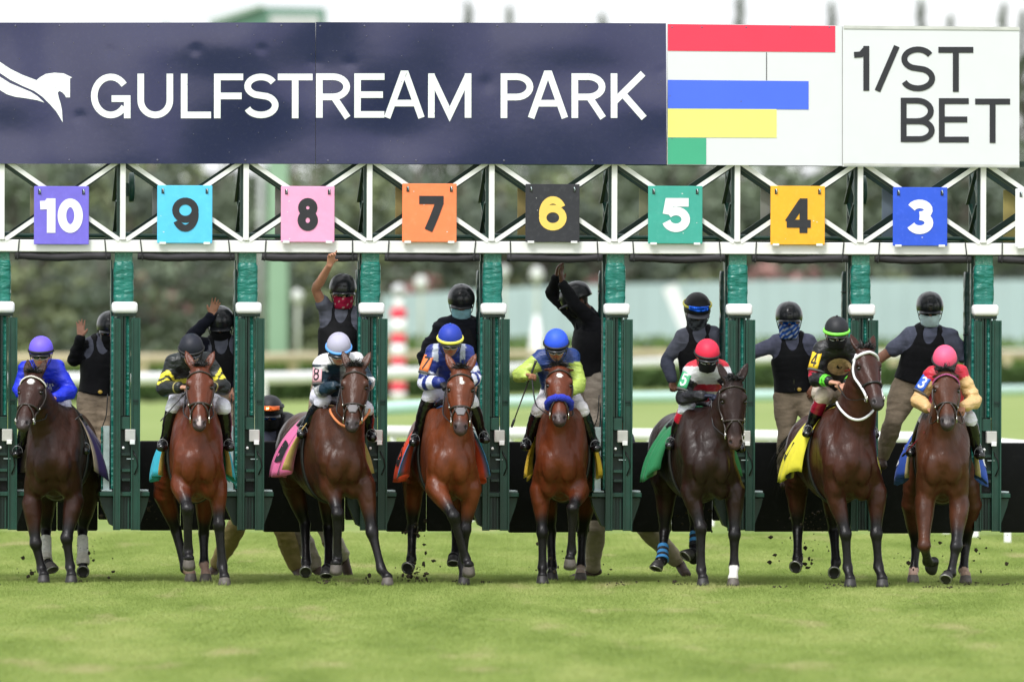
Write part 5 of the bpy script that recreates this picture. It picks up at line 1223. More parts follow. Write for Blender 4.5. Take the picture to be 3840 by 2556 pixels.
HERD = [
 dict(num=10, r='R1', y0=-1.0, poll=(152, 500), nose=(100, 742), yaw=-14, chest=243, rear=318, cw=1.02, coat=SEAL, nk=1.12, mside=-1, ear=1.0, espread=.15,
      fl=dict(p=[(150, 1115), (168, 1300), (196, 1420), (206, 1468)], plant=1), fr=dict(p=[(348, 1100), (313, 1275), (330, 1410), (336, 1468)], plant=1, dy=(.25, .12, .12, .05)),
      hl=dict(p=[(215, 1090), (216, 1235), (216, 1385), (238, 1430)], pitch=35, turn=30, hoofdark=False, wrap=(.25, 1.35, [(.80, .78, .74), (.66, .62, .55)])),
      hr=dict(p=[(410, 1085), (388, 1235), (390, 1385), (391, 1447)], pitch=62, wrap=(.25, 1.35, [(.80, .78, .74), (.66, .62, .55)])),
      marks=[(.17, .004, .05, .034, WHITE)], browcol=M_PEARL, muzzle=(.045, .035, .036), cloth=dict(col=(.022, .008, .075), trim=(.55, .42, .30), trimn=2, text='10', tmat=M_WHITE_T),
      label='dark brown horse with a white star and pearl browband beside the first post'),
 dict(num=9, r='R1', y0=-1.7, poll=(940, 470), nose=(938, 750), yaw=0, chest=934, rear=895, cw=0.9, coat=BAY, ear=1.0, espread=.42,
      fl=dict(p=[(848, 1025), (882, 1135), (885, 1340), (889, 1408)], pitch=-28, hoofdark=False, dy=(.16, -.06, .02, -.02)), fr=dict(p=[(1022, 1030), (1030, 1210), (1045, 1410), (1056, 1490)], plant=1, hoofdark=False),
      hl=dict(p=[(775, 1070), (828, 1235), (872, 1420), (897, 1480)], plant=1, hoofdark=False, sock=(2.25, (.30, .19, .15))), hr=dict(p=[(965, 1080), (958, 1250), (960, 1395), (968, 1475)], plant=1, sock=(2.05, (.30, .19, .15)), hoofdark=False),
      marks=[(.875, .004, .055, .010, (.5, .44, .42)), (.95, -.005, .035, .02, (.4, .33, .32))], cloth=dict(col=(.03, .40, .56), trim=(.38, .25, .06), trimn=2, flare=.09),
      label='bright bay horse with a turquoise saddle cloth and one foreleg lifted'),
 dict(num=8, r='R2', y0=-1.3, poll=(502, 552), nose=(486, 815), yaw=-3, chest=458, rear=300, cw=0.93, coat=(.058, .0185, .0085), ear=1.0, espread=.42,
      fl=dict(p=[(398, 1060), (424, 1190), (425, 1395), (418, 1442)], pitch=-22, hoofdark=False, dy=(.2, .0, .08, .05)), fr=dict(p=[(545, 1070), (575, 1270), (615, 1430), (642, 1490)], plant=1, hoofdark=False, dy=(.2, .1, .0, -.1)),
      hl=dict(p=[(235, 1080), (283, 1235), (289, 1405), (286, 1455)], pitch=55), hr=dict(p=[(380, 1090), (385, 1250), (386, 1425), (376, 1462)], pitch=25),
      extra=[nose_strip, yoke(mat('orange_strap', (.62, .20, .07), rough=.6))], cloth=dict(col=(.75, .16, .36), trim=(.60, .42, .14), trimn=2, stripe=((6, 7), (.012, .012, .015)), text='8', tmat=M_BLACK_T, s=(.54, 1.16, 100, 112)),
      label='brown horse with a pink saddle cloth and an orange neck strap'),
 dict(num=7, r='R2', y0=-1.3, poll=(962, 562), nose=(960, 826), yaw=1, chest=926, rear=850, cw=0.89, coat=(.118, .028, .0085), ear=1.0, espread=.48,
      fl=dict(p=[(850, 1075), (930, 1200), (984, 1390), (996, 1448)], pitch=-30, hoofdark=False, dy=(.1, -.12, -.05, -.08)), fr=dict(p=[(1008, 1080), (980, 1260), (970, 1410), (975, 1482)], plant=1, dy=(.25, .24, .30, .25)),
      hl=dict(p=[(755, 1070), (751, 1250), (746, 1388), (735, 1440)], pitch=60, turn=-15), hr=dict(p=[(935, 1090), (943, 1260), (937, 1385), (928, 1410)], pitch=30),
      marks=[(.185, .002, .055, .012, WHITE), (.225, .012, .028, .022, WHITE)], extra=[nose_strip], cloth=dict(col=(.72, .065, .02), trim=(.06, .26, .62), trimn=2, text='7', tmat=M_BLACK_T),
      label='chestnut bay horse with an orange saddle cloth and crossed forelegs'),
 dict(num=6, r='R3', y0=-.8, poll=(288, 548), nose=(288, 785), yaw=2, chest=287, rear=322, cw=0.89, coat=(.108, .024, .0075), ear=.35, espread=.75, nk=.92,
      fl=dict(p=[(203, 1090), (214, 1270), (214, 1425), (214, 1478)], plant=1), fr=dict(p=[(374, 1090), (346, 1165), (340, 1355), (334, 1418)], pitch=-22, hoofdark=False, dy=(.16, -.06, .02, 0)),
      hl=dict(p=[(235, 1090), (250, 1270), (256, 1420), (256, 1470)], plant=1), hr=dict(p=[(412, 1090), (388, 1270), (382, 1420), (380, 1472)], plant=1, sock=(2.2, (.36, .27, .22)), hoofdark=False),
      marks=[(.18, 0, .035, .025, WHITE)], fleece=(.020, .035, .42), cross=True, cloth=dict(col=(.012, .012, .014), trim=(.78, .50, .04), trimn=9, flare=.07),
      label='bright bay horse wearing a blue fleece noseband and black saddle cloth'),
 dict(num=5, r='R3', y0=-1.3, poll=(1048, 612), nose=(1057, 893), yaw=8, chest=952, rear=815, cw=1.0, coat=(.017, .0068, .0048), ear=1.0, espread=.45, nb=.05, nk=1.05,
      fl=dict(p=[(858, 1090), (903, 1250), (905, 1435), (913, 1490)], plant=1, dy=(.2, .1, .1, .02)), fr=dict(p=[(1052, 1090), (1050, 1280), (1048, 1420), (1044, 1495)], plant=1, sock=(2.08, WHITE), hoofdark=False),
      hl=dict(p=[(750, 1090), (745, 1265), (735, 1395), (716, 1432)], pitch=28, turn=-35, wrap=(.50, .98, [(.04, .22, .5), (.01, .012, .02), (.04, .22, .5), (.01, .012, .02), (.04, .22, .5)])), hr=dict(p=[(880, 1090), (880, 1255), (873, 1388), (850, 1385)], pitch=50, turn=-50, wrap=(.15, .60, [(.04, .22, .5), (.01, .012, .02), (.04, .22, .5), (.01, .012, .02)])),
      cloth=dict(col=(.015, .19, .07), trim=(.015, .19, .07), trimn=2, stripe=((5,), (.65, .66, .62)), s=(.54, 1.16, 100, 112)), muzzle=(.06, .032, .026),
      label='nearly black horse with a green saddle cloth and one white forefoot'),
 dict(num=4, r='R4', y0=-1.5, poll=(568, 385), nose=(628, 645), yaw=24, chest=500, rear=340, cw=1.08, coat=(.040, .0115, .0062), ear=1.0, espread=.35, nb=-.05, nk=1.25,
      fl=dict(p=[(415, 1060), (465, 1255), (475, 1415), (487, 1500)], plant=1, dy=(.2, .1, .1, .02)), fr=dict(p=[(612, 1060), (610, 1255), (620, 1410), (638, 1495)], plant=1),
      hl=dict(p=[(235, 1050), (240, 1230), (240, 1372), (234, 1425)], pitch=60, turn=-15), hr=dict(p=[(400, 1060), (410, 1240), (420, 1390), (411, 1452)], pitch=62),
      extra=[hackamore(M_WHITEL), yoke(M_WHITEL)], bridle=M_BLACKL, cross=False, cloth=dict(col=(.78, .70, .05), trim=(.78, .70, .05), stripe=((4, 5), (.012, .012, .015)), text='4', tmat=M_BLACK_T, s=(.54, 1.18, 100, 112)), tail=-.45,
      label='tall dark bay horse turning its head in a white bridle'),
 dict(num=3, r='R4', y0=-1.3, poll=(940, 492), nose=(947, 735), yaw=2, chest=925, rear=912, cw=0.98, coat=(.066, .0215, .0098), ear=.3, espread=.5, flock=1.0,
      fl=dict(p=[(838, 1110), (835, 1310), (852, 1385), (872, 1418)], pitch=-60, turn=25, dy=(.2, .0, .3, .42), black=.9), fr=dict(p=[(1000, 1120), (986, 1315), (962, 1440), (941, 1478)], pitch=45, turn=-15, dy=(.2, .0, -.05, -.12)),
      hl=dict(p=[(780, 1120), (797, 1310), (787, 1425), (783, 1480)], plant=1, sock=(2.05, (.55, .36, .29)), hoofdark=False), hr=dict(p=[(1055, 1120), (1032, 1290), (1020, 1425), (1030, 1482)], plant=1, sock=(2.05, (.36, .24, .18)), hoofdark=False),
      browcol=M_PINKBB, cloth=dict(col=(.025, .085, .50), trim=(.62, .50, .25), trimn=2, text='3', tmat=M_WHITE_T, flare=.11), marks=[(.13, 0, .012, .006, (.3, .25, .22)), (.97, -.01, .03, .03, (.10, .085, .08))],
      label='brown horse with a pink browband and blue saddle cloth'),
]
HH = {}
for s in HERD: HH[s['num']] = horse(s)
# ------------------------------------------------------------------ people
M_SKIN = mat('skin', vcol=True, rough=.5, spec=.35, var=.08, vscale=30, bump=.0006, bscale=160)
M_FAB = mat('fabric', vcol=True, rough=.88, spec=.2, var=.10, vscale=22, bump=.014, bscale=13, bstretch=(.7, .7, 1.7), coords='Object')
M_SILK = mat('jockey_silk', vcol=True, rough=.42, spec=.45, var=.05, vscale=15, bump=.028, bscale=11, bstretch=(.8, .8, 1.6))
M_VEST = mat('vest_fabric', (.0075, .0075, .0095), rough=.78, spec=.25, var=.25, vscale=14, bump=.004, bscale=30)
M_HELM = mat('helmet_shell', (.012, .013, .016), rough=.28, spec=.5, var=.1)
M_CAPCOL = mat('helmet_cover', vcol=True, rough=.55, spec=.35, var=.05, vscale=9, bump=.0015, bscale=18)
M_LENS = mat('goggle_lens', (.006, .006, .008), rough=.05, spec=.8, var=0)
M_LENSB = mat('blue_mirror_lens', (.01, .12, .75), rough=.08, metal=.7, var=.4, vscale=20)
M_LENSR = mat('red_mirror_lens', (.85, .16, .03), rough=.08, metal=.6, var=.6, vscale=14)
M_BOOT = mat('polished_boot', (.006, .006, .007), rough=.16, spec=.6, var=.2, bump=.003, bscale=25)
M_SHOEB = mat('work_shoe', (.05, .028, .018), rough=.7, var=.4, vscale=25, bump=.004, bscale=60)
M_STRAP = mat('black_webbing', (.010, .010, .011), rough=.6, var=.2)
M_WHIP = mat('whip_cover', (.012, .012, .013), rough=.45, var=.2)
PALE, TAN_, BROWN = (.48, .25, .17), (.33, .15, .085), (.12, .052, .03)
SHIRT = (.085, .095, .145); KHAKI = (.30, .235, .165); BLK = (.008, .008, .011); WPANT = (.72, .71, .82)

def vmesh(vol, name, m, parent, colf, wrinkle=0.0, seed=0, wf=14, relaxn=1):
    P, F = vol.mesh()
    if len(P) == 0: return None
    P = relax(P.astype(float), F, relaxn, .4)
    if wrinkle:
        N = vnormals(P, F); n = vnoise(P * V(.8, .8, 2.0), wf, seed); n = 1 - 2.2 * np.abs(n)
        P = P + N * (n * wrinkle)[:, None]
    C = colf(P) if callable(colf) else np.tile(np.array(colf), (len(P), 1))
    return link(name, np_mesh(name, P, F, np.clip(C, .001, 1)), m, parent)

def framed(F, up=(0, 0, 1)):
    F = nrm(F); R = nrm(np.cross(F, up)); return R, F, nrm(np.cross(R, F))   # right (of the person), forward, up

def hand(vol, w_, d, n, pose, s=1.0, k=.008, glove=False, thumb=1):
    """palm and five fingers from wrist w_, pointing along d, palm facing n"""
    d = nrm(d); n = nrm(n - d * (n @ d)); t = np.cross(d, n) * thumb       # thumb side
    g = .0015 if glove else 0
    pc = w_ + d * .050 * s
    vol.chain([(*(w_ + d * .0), .026 * s + g, .020 * s), (*(w_ + d * .03 * s), .036 * s + g, .017 * s), (*(w_ + d * .085 * s), .042 * s + g, .014 * s)], U=t, k=.012, n=2)
    curl = {'open': (.10, .12, .10), 'relax': (.45, .6, .4), 'fist': (1.35, 1.5, .9), 'point': (.35, .9, .6)}[pose]
    for i, (o, L) in enumerate(((.030, .074), (.010, .082), (-.010, .076), (-.029, .060))):
        p = w_ + d * (.088 - .004 * abs(i - 1)) * s + t * o * s; dd = nrm(d + t * (o * (6 if pose == 'open' else 2.5))); nn = n
        pts = [(*p, .0105, .0105)]
        cc = curl if not (pose == 'point' and i == 0) else (.1, .2, .1)
        for a, f, r in zip(cc, (.45, .30, .25), (.0100, .0092, .0078)):
            c_, s_ = math.cos(a), math.sin(a); dd, nn = nrm(dd * c_ + nn * s_), nrm(nn * c_ - dd * s_); p = p + dd * L * f * s; pts.append((*p, r * s + g, r * s + g))
        vol.chain(pts, U=t, k=.004, n=2)
    p = w_ + d * .028 * s + t * .030 * s; td = nrm(d * .75 + t * (.75 if pose == 'open' else .35) + n * (.15 if pose == 'open' else .5))
    vol.chain([(*p, .014, .014), (*(p + td * .032 * s), .0125, .0125), (*(p + nrm(td + d * .2 + n * (.05 if pose == 'open' else .5)) * .062 * s), .0095, .0095)], U=n, k=.008, n=2)

def helmet_mesh(c, R, F, Up, kind, colf=None):
    """dome over the head; kind 'jockey' (smooth cap with cover) or 'crew' (ribbed vented shell)"""
    G = np.zeros((29, 13, 3)); cols = np.zeros((29, 13, 3))
    rx, ry, rz = (.111, .136, .122) if kind == 'jockey' else (.113, .140, .118)
    for i in range(29):
        a = 2 * math.pi * i / 28
        for j in range(13):
            e = lerp(-.30, math.pi / 2, j / 12); sx, sy = math.cos(a), math.sin(a); rr = math.cos(e) ** .92 if e > 0 else math.cos(e) ** .5
            z = math.sin(e) * rz if e > 0 else e * .115; k = 1.0
            if kind == 'crew' and 3 <= j <= 10: k += .022 * math.cos(a * 9) * math.sin((j - 3) / 7 * math.pi)
            if kind == 'jockey': k += .004 * math.cos(a * 6) * (j / 12)
            back = .012 if sy < 0 else 0
            G[i, j] = c + R * sx * rx * rr * k + F * (sy * ry * rr * k) + Up * (z * k + (-.012 * (sy < -.3) * (j < 2)))
            cols[i, j] = colf(j / 12, a) if colf else (.012, .013, .016)
    return G, cols

def head_parts(root, c, F, Up, st, rng):
    """c centre of the skull, facing F. Adds helmet, goggles, mask, straps as parts."""
    R, F, Up = framed(F, Up)
    kind = st.get('helmet', 'crew'); hc = c + Up * .042 - F * .004
    G, cols = helmet_mesh(hc, R, F, Up, 'jockey' if kind in ('jockey', 'cap') else 'crew', st.get('capf'))
    me = MB().grid(G).mesh('helmet'); ca = me.color_attributes.new('Col', 'FLOAT_COLOR', 'POINT')
    ca.data.foreach_set('color', np.concatenate([cols.reshape(-1, 3), np.ones((29 * 13, 1))], 1).astype(np.float32).ravel())
    h = link('helmet', me, M_CAPCOL if kind in ('jockey', 'cap') else M_HELM, root); solidify(h, .008, -1)
    # peak
    pk = np.zeros((13, 4, 3)); pl = st.get('peak', .035 if kind == 'jockey' else .045)
    for i in range(13):
        a = lerp(-.95, .95, i / 12)
        for j in range(4):
            q = j / 3; pk[i, j] = hc + R * math.sin(a) * (.104 + .006 * q) + F * (math.cos(a) * (.130 + pl * q)) + Up * (-.028 - .016 * q - .018 * abs(math.sin(a)) ** 2 * q)
    p = MB().grid(pk).build('helmet_peak', st.get('peakm', M_HELM), root); solidify(p, .006)
    if kind == 'jockey' or st.get('bandcol') is not None:
        b = MB().tube([hc + R * math.sin(a) * .116 + F * math.cos(a) * .142 + Up * (-.006 - .004 * math.cos(a)) for a in np.linspace(0, 2 * math.pi, 28, endpoint=False)], .0065 if st.get('bandw') is None else st['bandw'], 6, closed=True, flat=1.8)
        b.build('helmet_band', st.get('bandcol', M_STRAP), root)
    if kind == 'crew':
        MB().ball(hc + F * .140 + Up * .022, (.017, .006, .008), 8, 6).build('helmet_badge', M_BLACKL, root)
    if st.get('pom'): MB().ball(hc + Up * .125, .011, 8, 6).build('helmet_button', M_CAPCOL if False else st['pom'], root)
    # goggles or glasses, set just below the peak
    gk = st.get('goggles', 'dark')
    if gk:
        lens = {'dark': M_LENS, 'blue': M_LENSB, 'red': M_LENSR}[gk if gk in ('dark', 'blue', 'red') else 'dark']
        L = np.zeros((17, 5, 3)); big = kind == 'jockey'
        ga = .92 if big else .72
        for i in range(17):
            a = lerp(-ga, ga, i / 16); hh = (.025 if big else .018) * (1 - .35 * math.exp(-(a / .13) ** 2)) * (1 - .3 * (abs(a) / .92) ** 4)
            for j in range(5): v = lerp(-1, 1, j / 4); L[i, j] = c + R * math.sin(a) * .084 + F * (math.cos(a) * .106 + .004) + Up * (-.010 + v * hh - (.008 * math.exp(-(a / .1) ** 2) * (v < 0) * -1))
        o = MB().grid(L).build('goggles', lens, root); solidify(o, .005)
        b = MB()
        if big:
            b.tube([L[i, 4] + F * .003 for i in range(17)], .0035, 6); b.tube([L[i, 0] + F * .003 for i in range(17)], .003, 6)
            b.build('goggle_frame', st.get('gframe', M_WHITEL), root)
    if st.get('upgoggles'):
        L = np.zeros((15, 4, 3))
        for i in range(15):
            a = lerp(-.8, .8, i / 14)
            for j in range(4): v = lerp(-1, 1, j / 3); L[i, j] = hc + R * math.sin(a) * .118 + F * (math.cos(a) * .143 + .006 - .014 * v) + Up * (.032 + v * .020 * (1 - .4 * abs(a)))
        o = MB().grid(L).build('raised_goggles', st['upgoggles'], root); solidify(o, .006)
        b = MB().tube([hc + R * math.sin(a) * .117 + F * math.cos(a) * .143 + Up * .03 for a in np.linspace(.8, 2 * math.pi - .8, 20)], .006, 6, flat=1.8); b.build('goggle_strap', st.get('strapm', M_STRAP), root)
    # chin strap
    b = MB()
    for sg in (-1, 1): b.tube([hc + R * sg * .108 + F * .02 - Up * .02, c + R * sg * .088 + F * .03 - Up * .06, c + R * sg * .05 + F * .055 - Up * .118, c + F * .07 - Up * .132], .004, 5)
    b.build('chin_strap', M_STRAP, root)
    # face covering
    mk = st.get('mask')
    if mk is not None:
        full = st.get('gaiter', False); n1, n2 = 21, 9; L = np.zeros((n1, n2, 3)); cc = np.zeros((n1, n2, 3)); amx = 2.2 if full else 1.25
        for i in range(n1):
            a = lerp(-amx, amx, i / (n1 - 1))
            for j in range(n2):
                v = j / (n2 - 1); z = lerp(-.030, -.125 if not full else -.150, v); nose = math.exp(-(a / .28) ** 2)
                rr = float(np.interp(v, [0, .3, .7, 1], [1, 1.0, .88, .66 if not full else .78])); pl_ = .003 * math.sin(v * 19) if not full else .004 * math.sin(v * 17 + a * 3)
                L[i, j] = c + R * math.sin(a) * .083 * (rr * .5 + .5) * (1 if abs(a) < 1.4 else 1.0) + F * (math.cos(a) * .098 * rr + .006 + nose * .020 * math.exp(-((v - .15) / .3) ** 2) + pl_) + Up * (z + .012 * (abs(a) / amx) * (1 - v))
                cc[i, j] = mk(a, v) if callable(mk) else mk
        me = MB().grid(L).mesh('face_mask'); ca = me.color_attributes.new('Col', 'FLOAT_COLOR', 'POINT')
        ca.data.foreach_set('color', np.concatenate([cc.reshape(-1, 3), np.ones((n1 * n2, 1))], 1).astype(np.float32).ravel())
        o = link('face_mask', me, M_FAB, root); solidify(o, .004)

def person(name_label, J, st, root_z=0.0, group=None, hb=.0095, hc=.0115):
    """J: joints in world space. st: style. One continuous body, clothes and gear as its parts."""
    rng = random.Random(st.get('seed', 1)); seed = st.get('seed', 1)
    pel, che, nec, head = J['pelvis'], J['chest'], J['neck'], J['head']
    F, Up = nrm(J['face']), nrm(J.get('up', (0, 0, 1)))
    R, F, Up = framed(F, Up)
    root = empty('person', (pel[0], pel[1], root_z), 0, name_label, 'person', group)
    allp = np.array([v for k, v in J.items() if k not in ('face', 'up') and not k.startswith('hd') and not k.startswith('hn')])
    lo, hi = allp.min(0) - .22, allp.max(0) + .22; hi[2] = max(hi[2], head[2] + .16)
    SH = nrm(J['shR'] - J['shL']); HP = nrm(J['hipR'] - J['hipL'])     # left = image left
    sc = st.get('size', 1.0); fat = st.get('fat', 1.0)
    def torso(v, infl, upto=1.0):
        wst = lerp(pel, che, .5); spn = nrm(nec - che)
        v.chain([(*(pel - nrm(che - pel) * .04), .150 * sc * fat, .105 * sc), (*pel, .160 * sc * fat, .112 * sc * fat), (*lerp(pel, che, .33), .150 * sc * fat, .108 * sc * fat), (*lerp(pel, che, .66), .158 * sc * fat, .112 * sc * fat), (*che, .175 * sc, .118 * sc), (*lerp(che, nec, .55), .165 * sc, .095 * sc), (*lerp(che, nec, .85), .10 * sc, .065 * sc)],
                U=SH * .8 + HP * .2, k=.04, infl=infl, n=2)
        for s_ in ('L', 'R'):
            v.chain([(*lerp(che, nec, .75), .06 * sc, .06 * sc), (*J['sh' + s_], .062 * sc, .062 * sc)], U=SH, k=.05, infl=infl)
    def arm(v, s_, infl, upto=2.0, k=.03):
        a, b, c = J['sh' + s_], J['el' + s_], J['wr' + s_]
        if upto >= 1:
            cc = lerp(b, c, min(1, upto - 1) if upto < 2 else 1)
            v.chain([(*a, .060 * sc, .060 * sc), (*lerp(a, b, .35), .054 * sc, .054 * sc), (*b, .041 * sc, .043 * sc), (*lerp(b, cc, .3), .043 * sc, .043 * sc), (*cc, lerp(.041, .028, min(1, upto - 1)), lerp(.041, .027, min(1, upto - 1)))], U=SH, k=k, infl=infl, n=2)
        else:
            v.chain([(*a, .060 * sc, .060 * sc), (*lerp(a, b, upto * .5), .054 * sc, .054 * sc), (*lerp(a, b, upto), .050 * sc, .050 * sc)], U=SH, k=k, infl=infl, n=2)
    def leg(v, s_, infl, a0=0.0, a1=2.0, k=.03):
        h, kn, an = J['hip' + s_], J['kn' + s_], J['an' + s_]
        ts = [0, .3, .7, 1, 1.3, 1.7, 2]; rs_ = [.092, .088, .064, .056, .058, .044, .036]
        T_ = [t for t in ts if a0 < t < a1]; T_ = [a0] + T_ + [a1]
        v.chain([(*(lerp(h, kn, t) if t <= 1 else lerp(kn, an, t - 1)), float(np.interp(t, ts, rs_)) * sc * (fat if t < 1 else 1), float(np.interp(t, ts, rs_)) * sc * (fat if t < 1 else 1)) for t in T_], U=HP, k=k, infl=infl, n=2)
    # ---- body
    v = Vol(lo, hi, hb)
    torso(v, -.004)
    for s_ in ('L', 'R'):
        arm(v, s_, 0); leg(v, s_, -.004)
        hd = J.get('hd' + s_); hn = J.get('hn' + s_); hp = J.get('pose' + s_) if isinstance(J.get('pose' + s_), str) else st.get('pose' + s_, 'relax')
        if hd is None: hd = nrm(J['wr' + s_] - J['el' + s_])
        if hn is None: hn = V(0, 1, 0) if s_ == 'L' else V(0, 1, 0)
        hand(v, J['wr' + s_], np.asarray(hd, float), np.asarray(hn, float), hp, 1.0, thumb=st.get('thumb' + s_, 1))
        an, to = J['an' + s_], J['to' + s_]
        v.chain([(*an, .032, .034), (*(lerp(an, to, .35) - V(0, 0, .012)), .030, .028), (*lerp(an, to, .9), .024, .016)], U=HP, k=.02)
    v.chain([(*lerp(che, nec, .7), .062, .060), (*nec, .056, .056), (*(head - Up * .07 - F * .015), .054, .058)], U=R, k=.04)
    v.ball(head + Up * .018, (.077, .098, .098), k=.02, U=R, T=Up)
    v.chain([(*(head + F * .022 - Up * .02), .070, .075), (*(head + F * .038 - Up * .07), .056, .052), (*(head + F * .058 - Up * .098), .030, .026)], U=R, k=.03, n=2)
    v.chain([(*(head + F * .088 + Up * .004), .010, .010), (*(head + F * .108 - Up * .034), .015, .012)], U=R, k=.012)
    v.ball(head + F * .092 - Up * .064, (.024, .010, .010), k=.012, U=R, T=Up); 
    v.ball(head + F * .098 - Up * .064, (.022, .006, .0035), k=.003, U=R, T=Up, op='sub')
    for sg in (-1, 1):
        v.ball(head + R * sg * .032 + F * .092 - Up * .008, (.016, .010, .010), k=.012, U=R, T=Up, op='sub')
        v.ball(head + R * sg * .080 - F * .005 - Up * .022, (.010, .018, .030), k=.006, U=R, T=Up)
    skin = np.array(st.get('skin', TAN_)); hair = np.array(st.get('hair', (.02, .013, .01)))
    def bodycol(P):
        C = np.tile(skin, (len(P), 1)) * (1 + .06 * vnoise(P, 18, seed)[:, None])
        q = P - head; f_, u_ = q @ F, q @ Up; r_ = np.abs(q @ R)
        near = np.linalg.norm(q, axis=1) < .17
        hm = near & ((u_ > .055) | ((f_ < -.02) & (u_ > -.05)) | ((f_ < .02) & (u_ > .03))); C[hm] = hair
        lip = near & (np.abs(u_ + .064) < .011) & (r_ < .024) & (f_ > .07); C[lip] = skin * V(1.0, .6, .62)
        for s_ in ('L', 'R'):
            g = st.get('glove' + s_)
            if g is not None:
                d = nrm(J['wr' + s_] - J['el' + s_]); m = (np.linalg.norm(P - J['wr' + s_] - np.asarray(J.get('hd' + s_, d), float) * .07, axis=1) < .16) & ((P - J['wr' + s_]) @ d > -.03); C[m] = g
        return C
    vmesh(v, 'body', M_SKIN, root, bodycol)
    b = MB()
    for sg in (-1, 1):
        b = MB(); b.ball(head + R * sg * .032 + F * .083 - Up * .008, .012, 8, 6); b.build('eye', M_EYE, root)
    # ---- trousers
    tr = st.get('trousers', KHAKI); tm = M_FAB
    v = Vol(lo, hi, hc)
    v.chain([(*(pel - nrm(che - pel) * .05), .148 * sc * fat, .105 * sc), (*pel, .160 * sc * fat, .114 * sc * fat), (*lerp(pel, che, .26), .150 * sc * fat, .108 * sc * fat)], U=HP, k=.04, infl=.012)
    la = st.get('legto', 1.93)
    for s_ in ('L', 'R'): leg(v, s_, st.get('legfat', .022), 0, la, k=.035)
    vmesh(v, 'trousers', M_SILK if st.get('breeches') else M_FAB, root, tr, st.get('twr', .009), seed + 3, 17)
    # ---- boots or shoes
    for s_ in ('L', 'R'):
        an, to = J['an' + s_], J['to' + s_]; v = Vol(np.minimum(np.minimum(an, to), J['kn' + s_]) - .12, np.maximum(np.maximum(an, to), J['kn' + s_]) + .12, .0105)
        up_ = nrm(J['kn' + s_] - an); ft = nrm(to - an)
        v.chain([(*(an + up_ * .02), .044, .046), (*(an - up_ * .015 + ft * .02), .044, .046), (*(lerp(an, to, .6) - V(0, 0, .016)), .044, .038), (*to, .042, .033)], U=HP, k=.02, n=2)
        if st.get('boots'):
            kn = J['kn' + s_]; v.chain([(*lerp(kn, an, st['boots']), .068 * sc, .072 * sc), (*lerp(kn, an, .5), .062, .064), (*lerp(kn, an, .85), .044, .048), (*an, .043, .048)], U=HP, k=.02, n=2)
        if st.get('shoescale'): v.chain([(*(lerp(an, to, -.35) - V(0, 0, .02)), .040, .036), (*(lerp(an, to, 1.25) - V(0, 0, .004)), .048, .036)], U=HP, k=.02, n=2)
        def bc(P):
            C = np.tile(V(.006, .006, .007), (len(P), 1)); bt = st.get('boottop')
            if bt is not None and st.get('boots'):
                t = (J['kn' + s_] - P) @ nrm(J['kn' + s_] - an) / np.linalg.norm(J['kn' + s_] - an); C[t < bt[0]] = bt[1]
            return C
        if st.get('boots'): vmesh(v, 'boot', M_BOOTV, root, bc, .003, seed + 9, 30)
        else: vmesh(v, 'shoe', st.get('shoem', M_SHOEB), root, (.05, .03, .02))
    # ---- shirt
    v = Vol(lo, hi, hc)
    torso(v, .014 + st.get('puff', 0))
    v.chain([(*lerp(che, nec, .8), .075, .068), (*lerp(nec, head, .22 if not st.get('low') else .1), .066, .064)], U=SH, k=.03)
    for s_ in ('L', 'R'): arm(v, s_, .016 + st.get('puff', 0), st.get('sleeve' + s_, st.get('sleeve', 1.95)), k=.04)
    v.cut(pel - nrm(che - pel) * .0, -(che - pel))
    vmesh(v, 'shirt', M_SILK if st.get('silk') else M_FAB, root, (lambda P: st['shirtf'](P, J, R, F, Up)) if st.get('shirtf') else st.get('shirt', SHIRT), st.get('swr', .006), seed + 1, 19)
    # ---- protective vest
    if st.get('vest'):
        v = Vol(lo, hi, hc); ax = nrm(nec - pel)
        v.chain([(*lerp(pel, che, .05), .162 * sc * fat, .125 * sc * fat), (*lerp(pel, che, .4), .158 * sc * fat, .122 * sc * fat), (*lerp(pel, che, .75), .172 * sc, .128 * sc), (*che, .176 * sc, .128 * sc), (*lerp(che, nec, .5), .150 * sc, .105 * sc), (*lerp(che, nec, .8), .125 * sc, .085 * sc)], U=SH, k=.03, infl=.025, n=2)
        for s_ in ('L', 'R'):
            v.ball(J['sh' + s_] + (J['sh' + s_] - lerp(che, nec, .8)) * .15 - ax * .02, (.085, .12, .115), k=.02, U=SH, T=ax, op='sub')
        fz = nrm(np.cross(SH, ax)); fz = fz if fz @ F > -.2 else -fz
        v.ball(lerp(che, nec, .95) + fz * .11, (.062, .09, .125), k=.015, U=SH, T=ax, op='sub')
        v.ball(nec + ax * .02, (.075, .085, .06), k=.015, U=SH, T=ax, op='sub')
        v.cut(lerp(pel, che, .02), -(che - pel))
        vmesh(v, 'safety_vest', M_VEST, root, BLK, .0015, seed + 5, 24)
        b = MB(); q = [lerp(pel, che, t) + fz * (.145 * sc * (1 if t < .9 else .95)) for t in np.linspace(.08, 1.05, 9)]; b.tube(q, .0035, 5); b.build('zip', M_STEEL if st.get('zip') else M_STRAP, root)
        b = MB()
        if st.get('logo'):
            c = lerp(pel, che, .12) + fz * .152 * sc + SH * st['logo'] * .10; b.ball(c, (.022, .006, .018), 8, 5); b.build('gold_badge', M_GOLD, root)
    elif st.get('belt', False): pass
    head_parts(root, head, F, Up, st, rng)
    hs = st.get('headscale', 1.0)
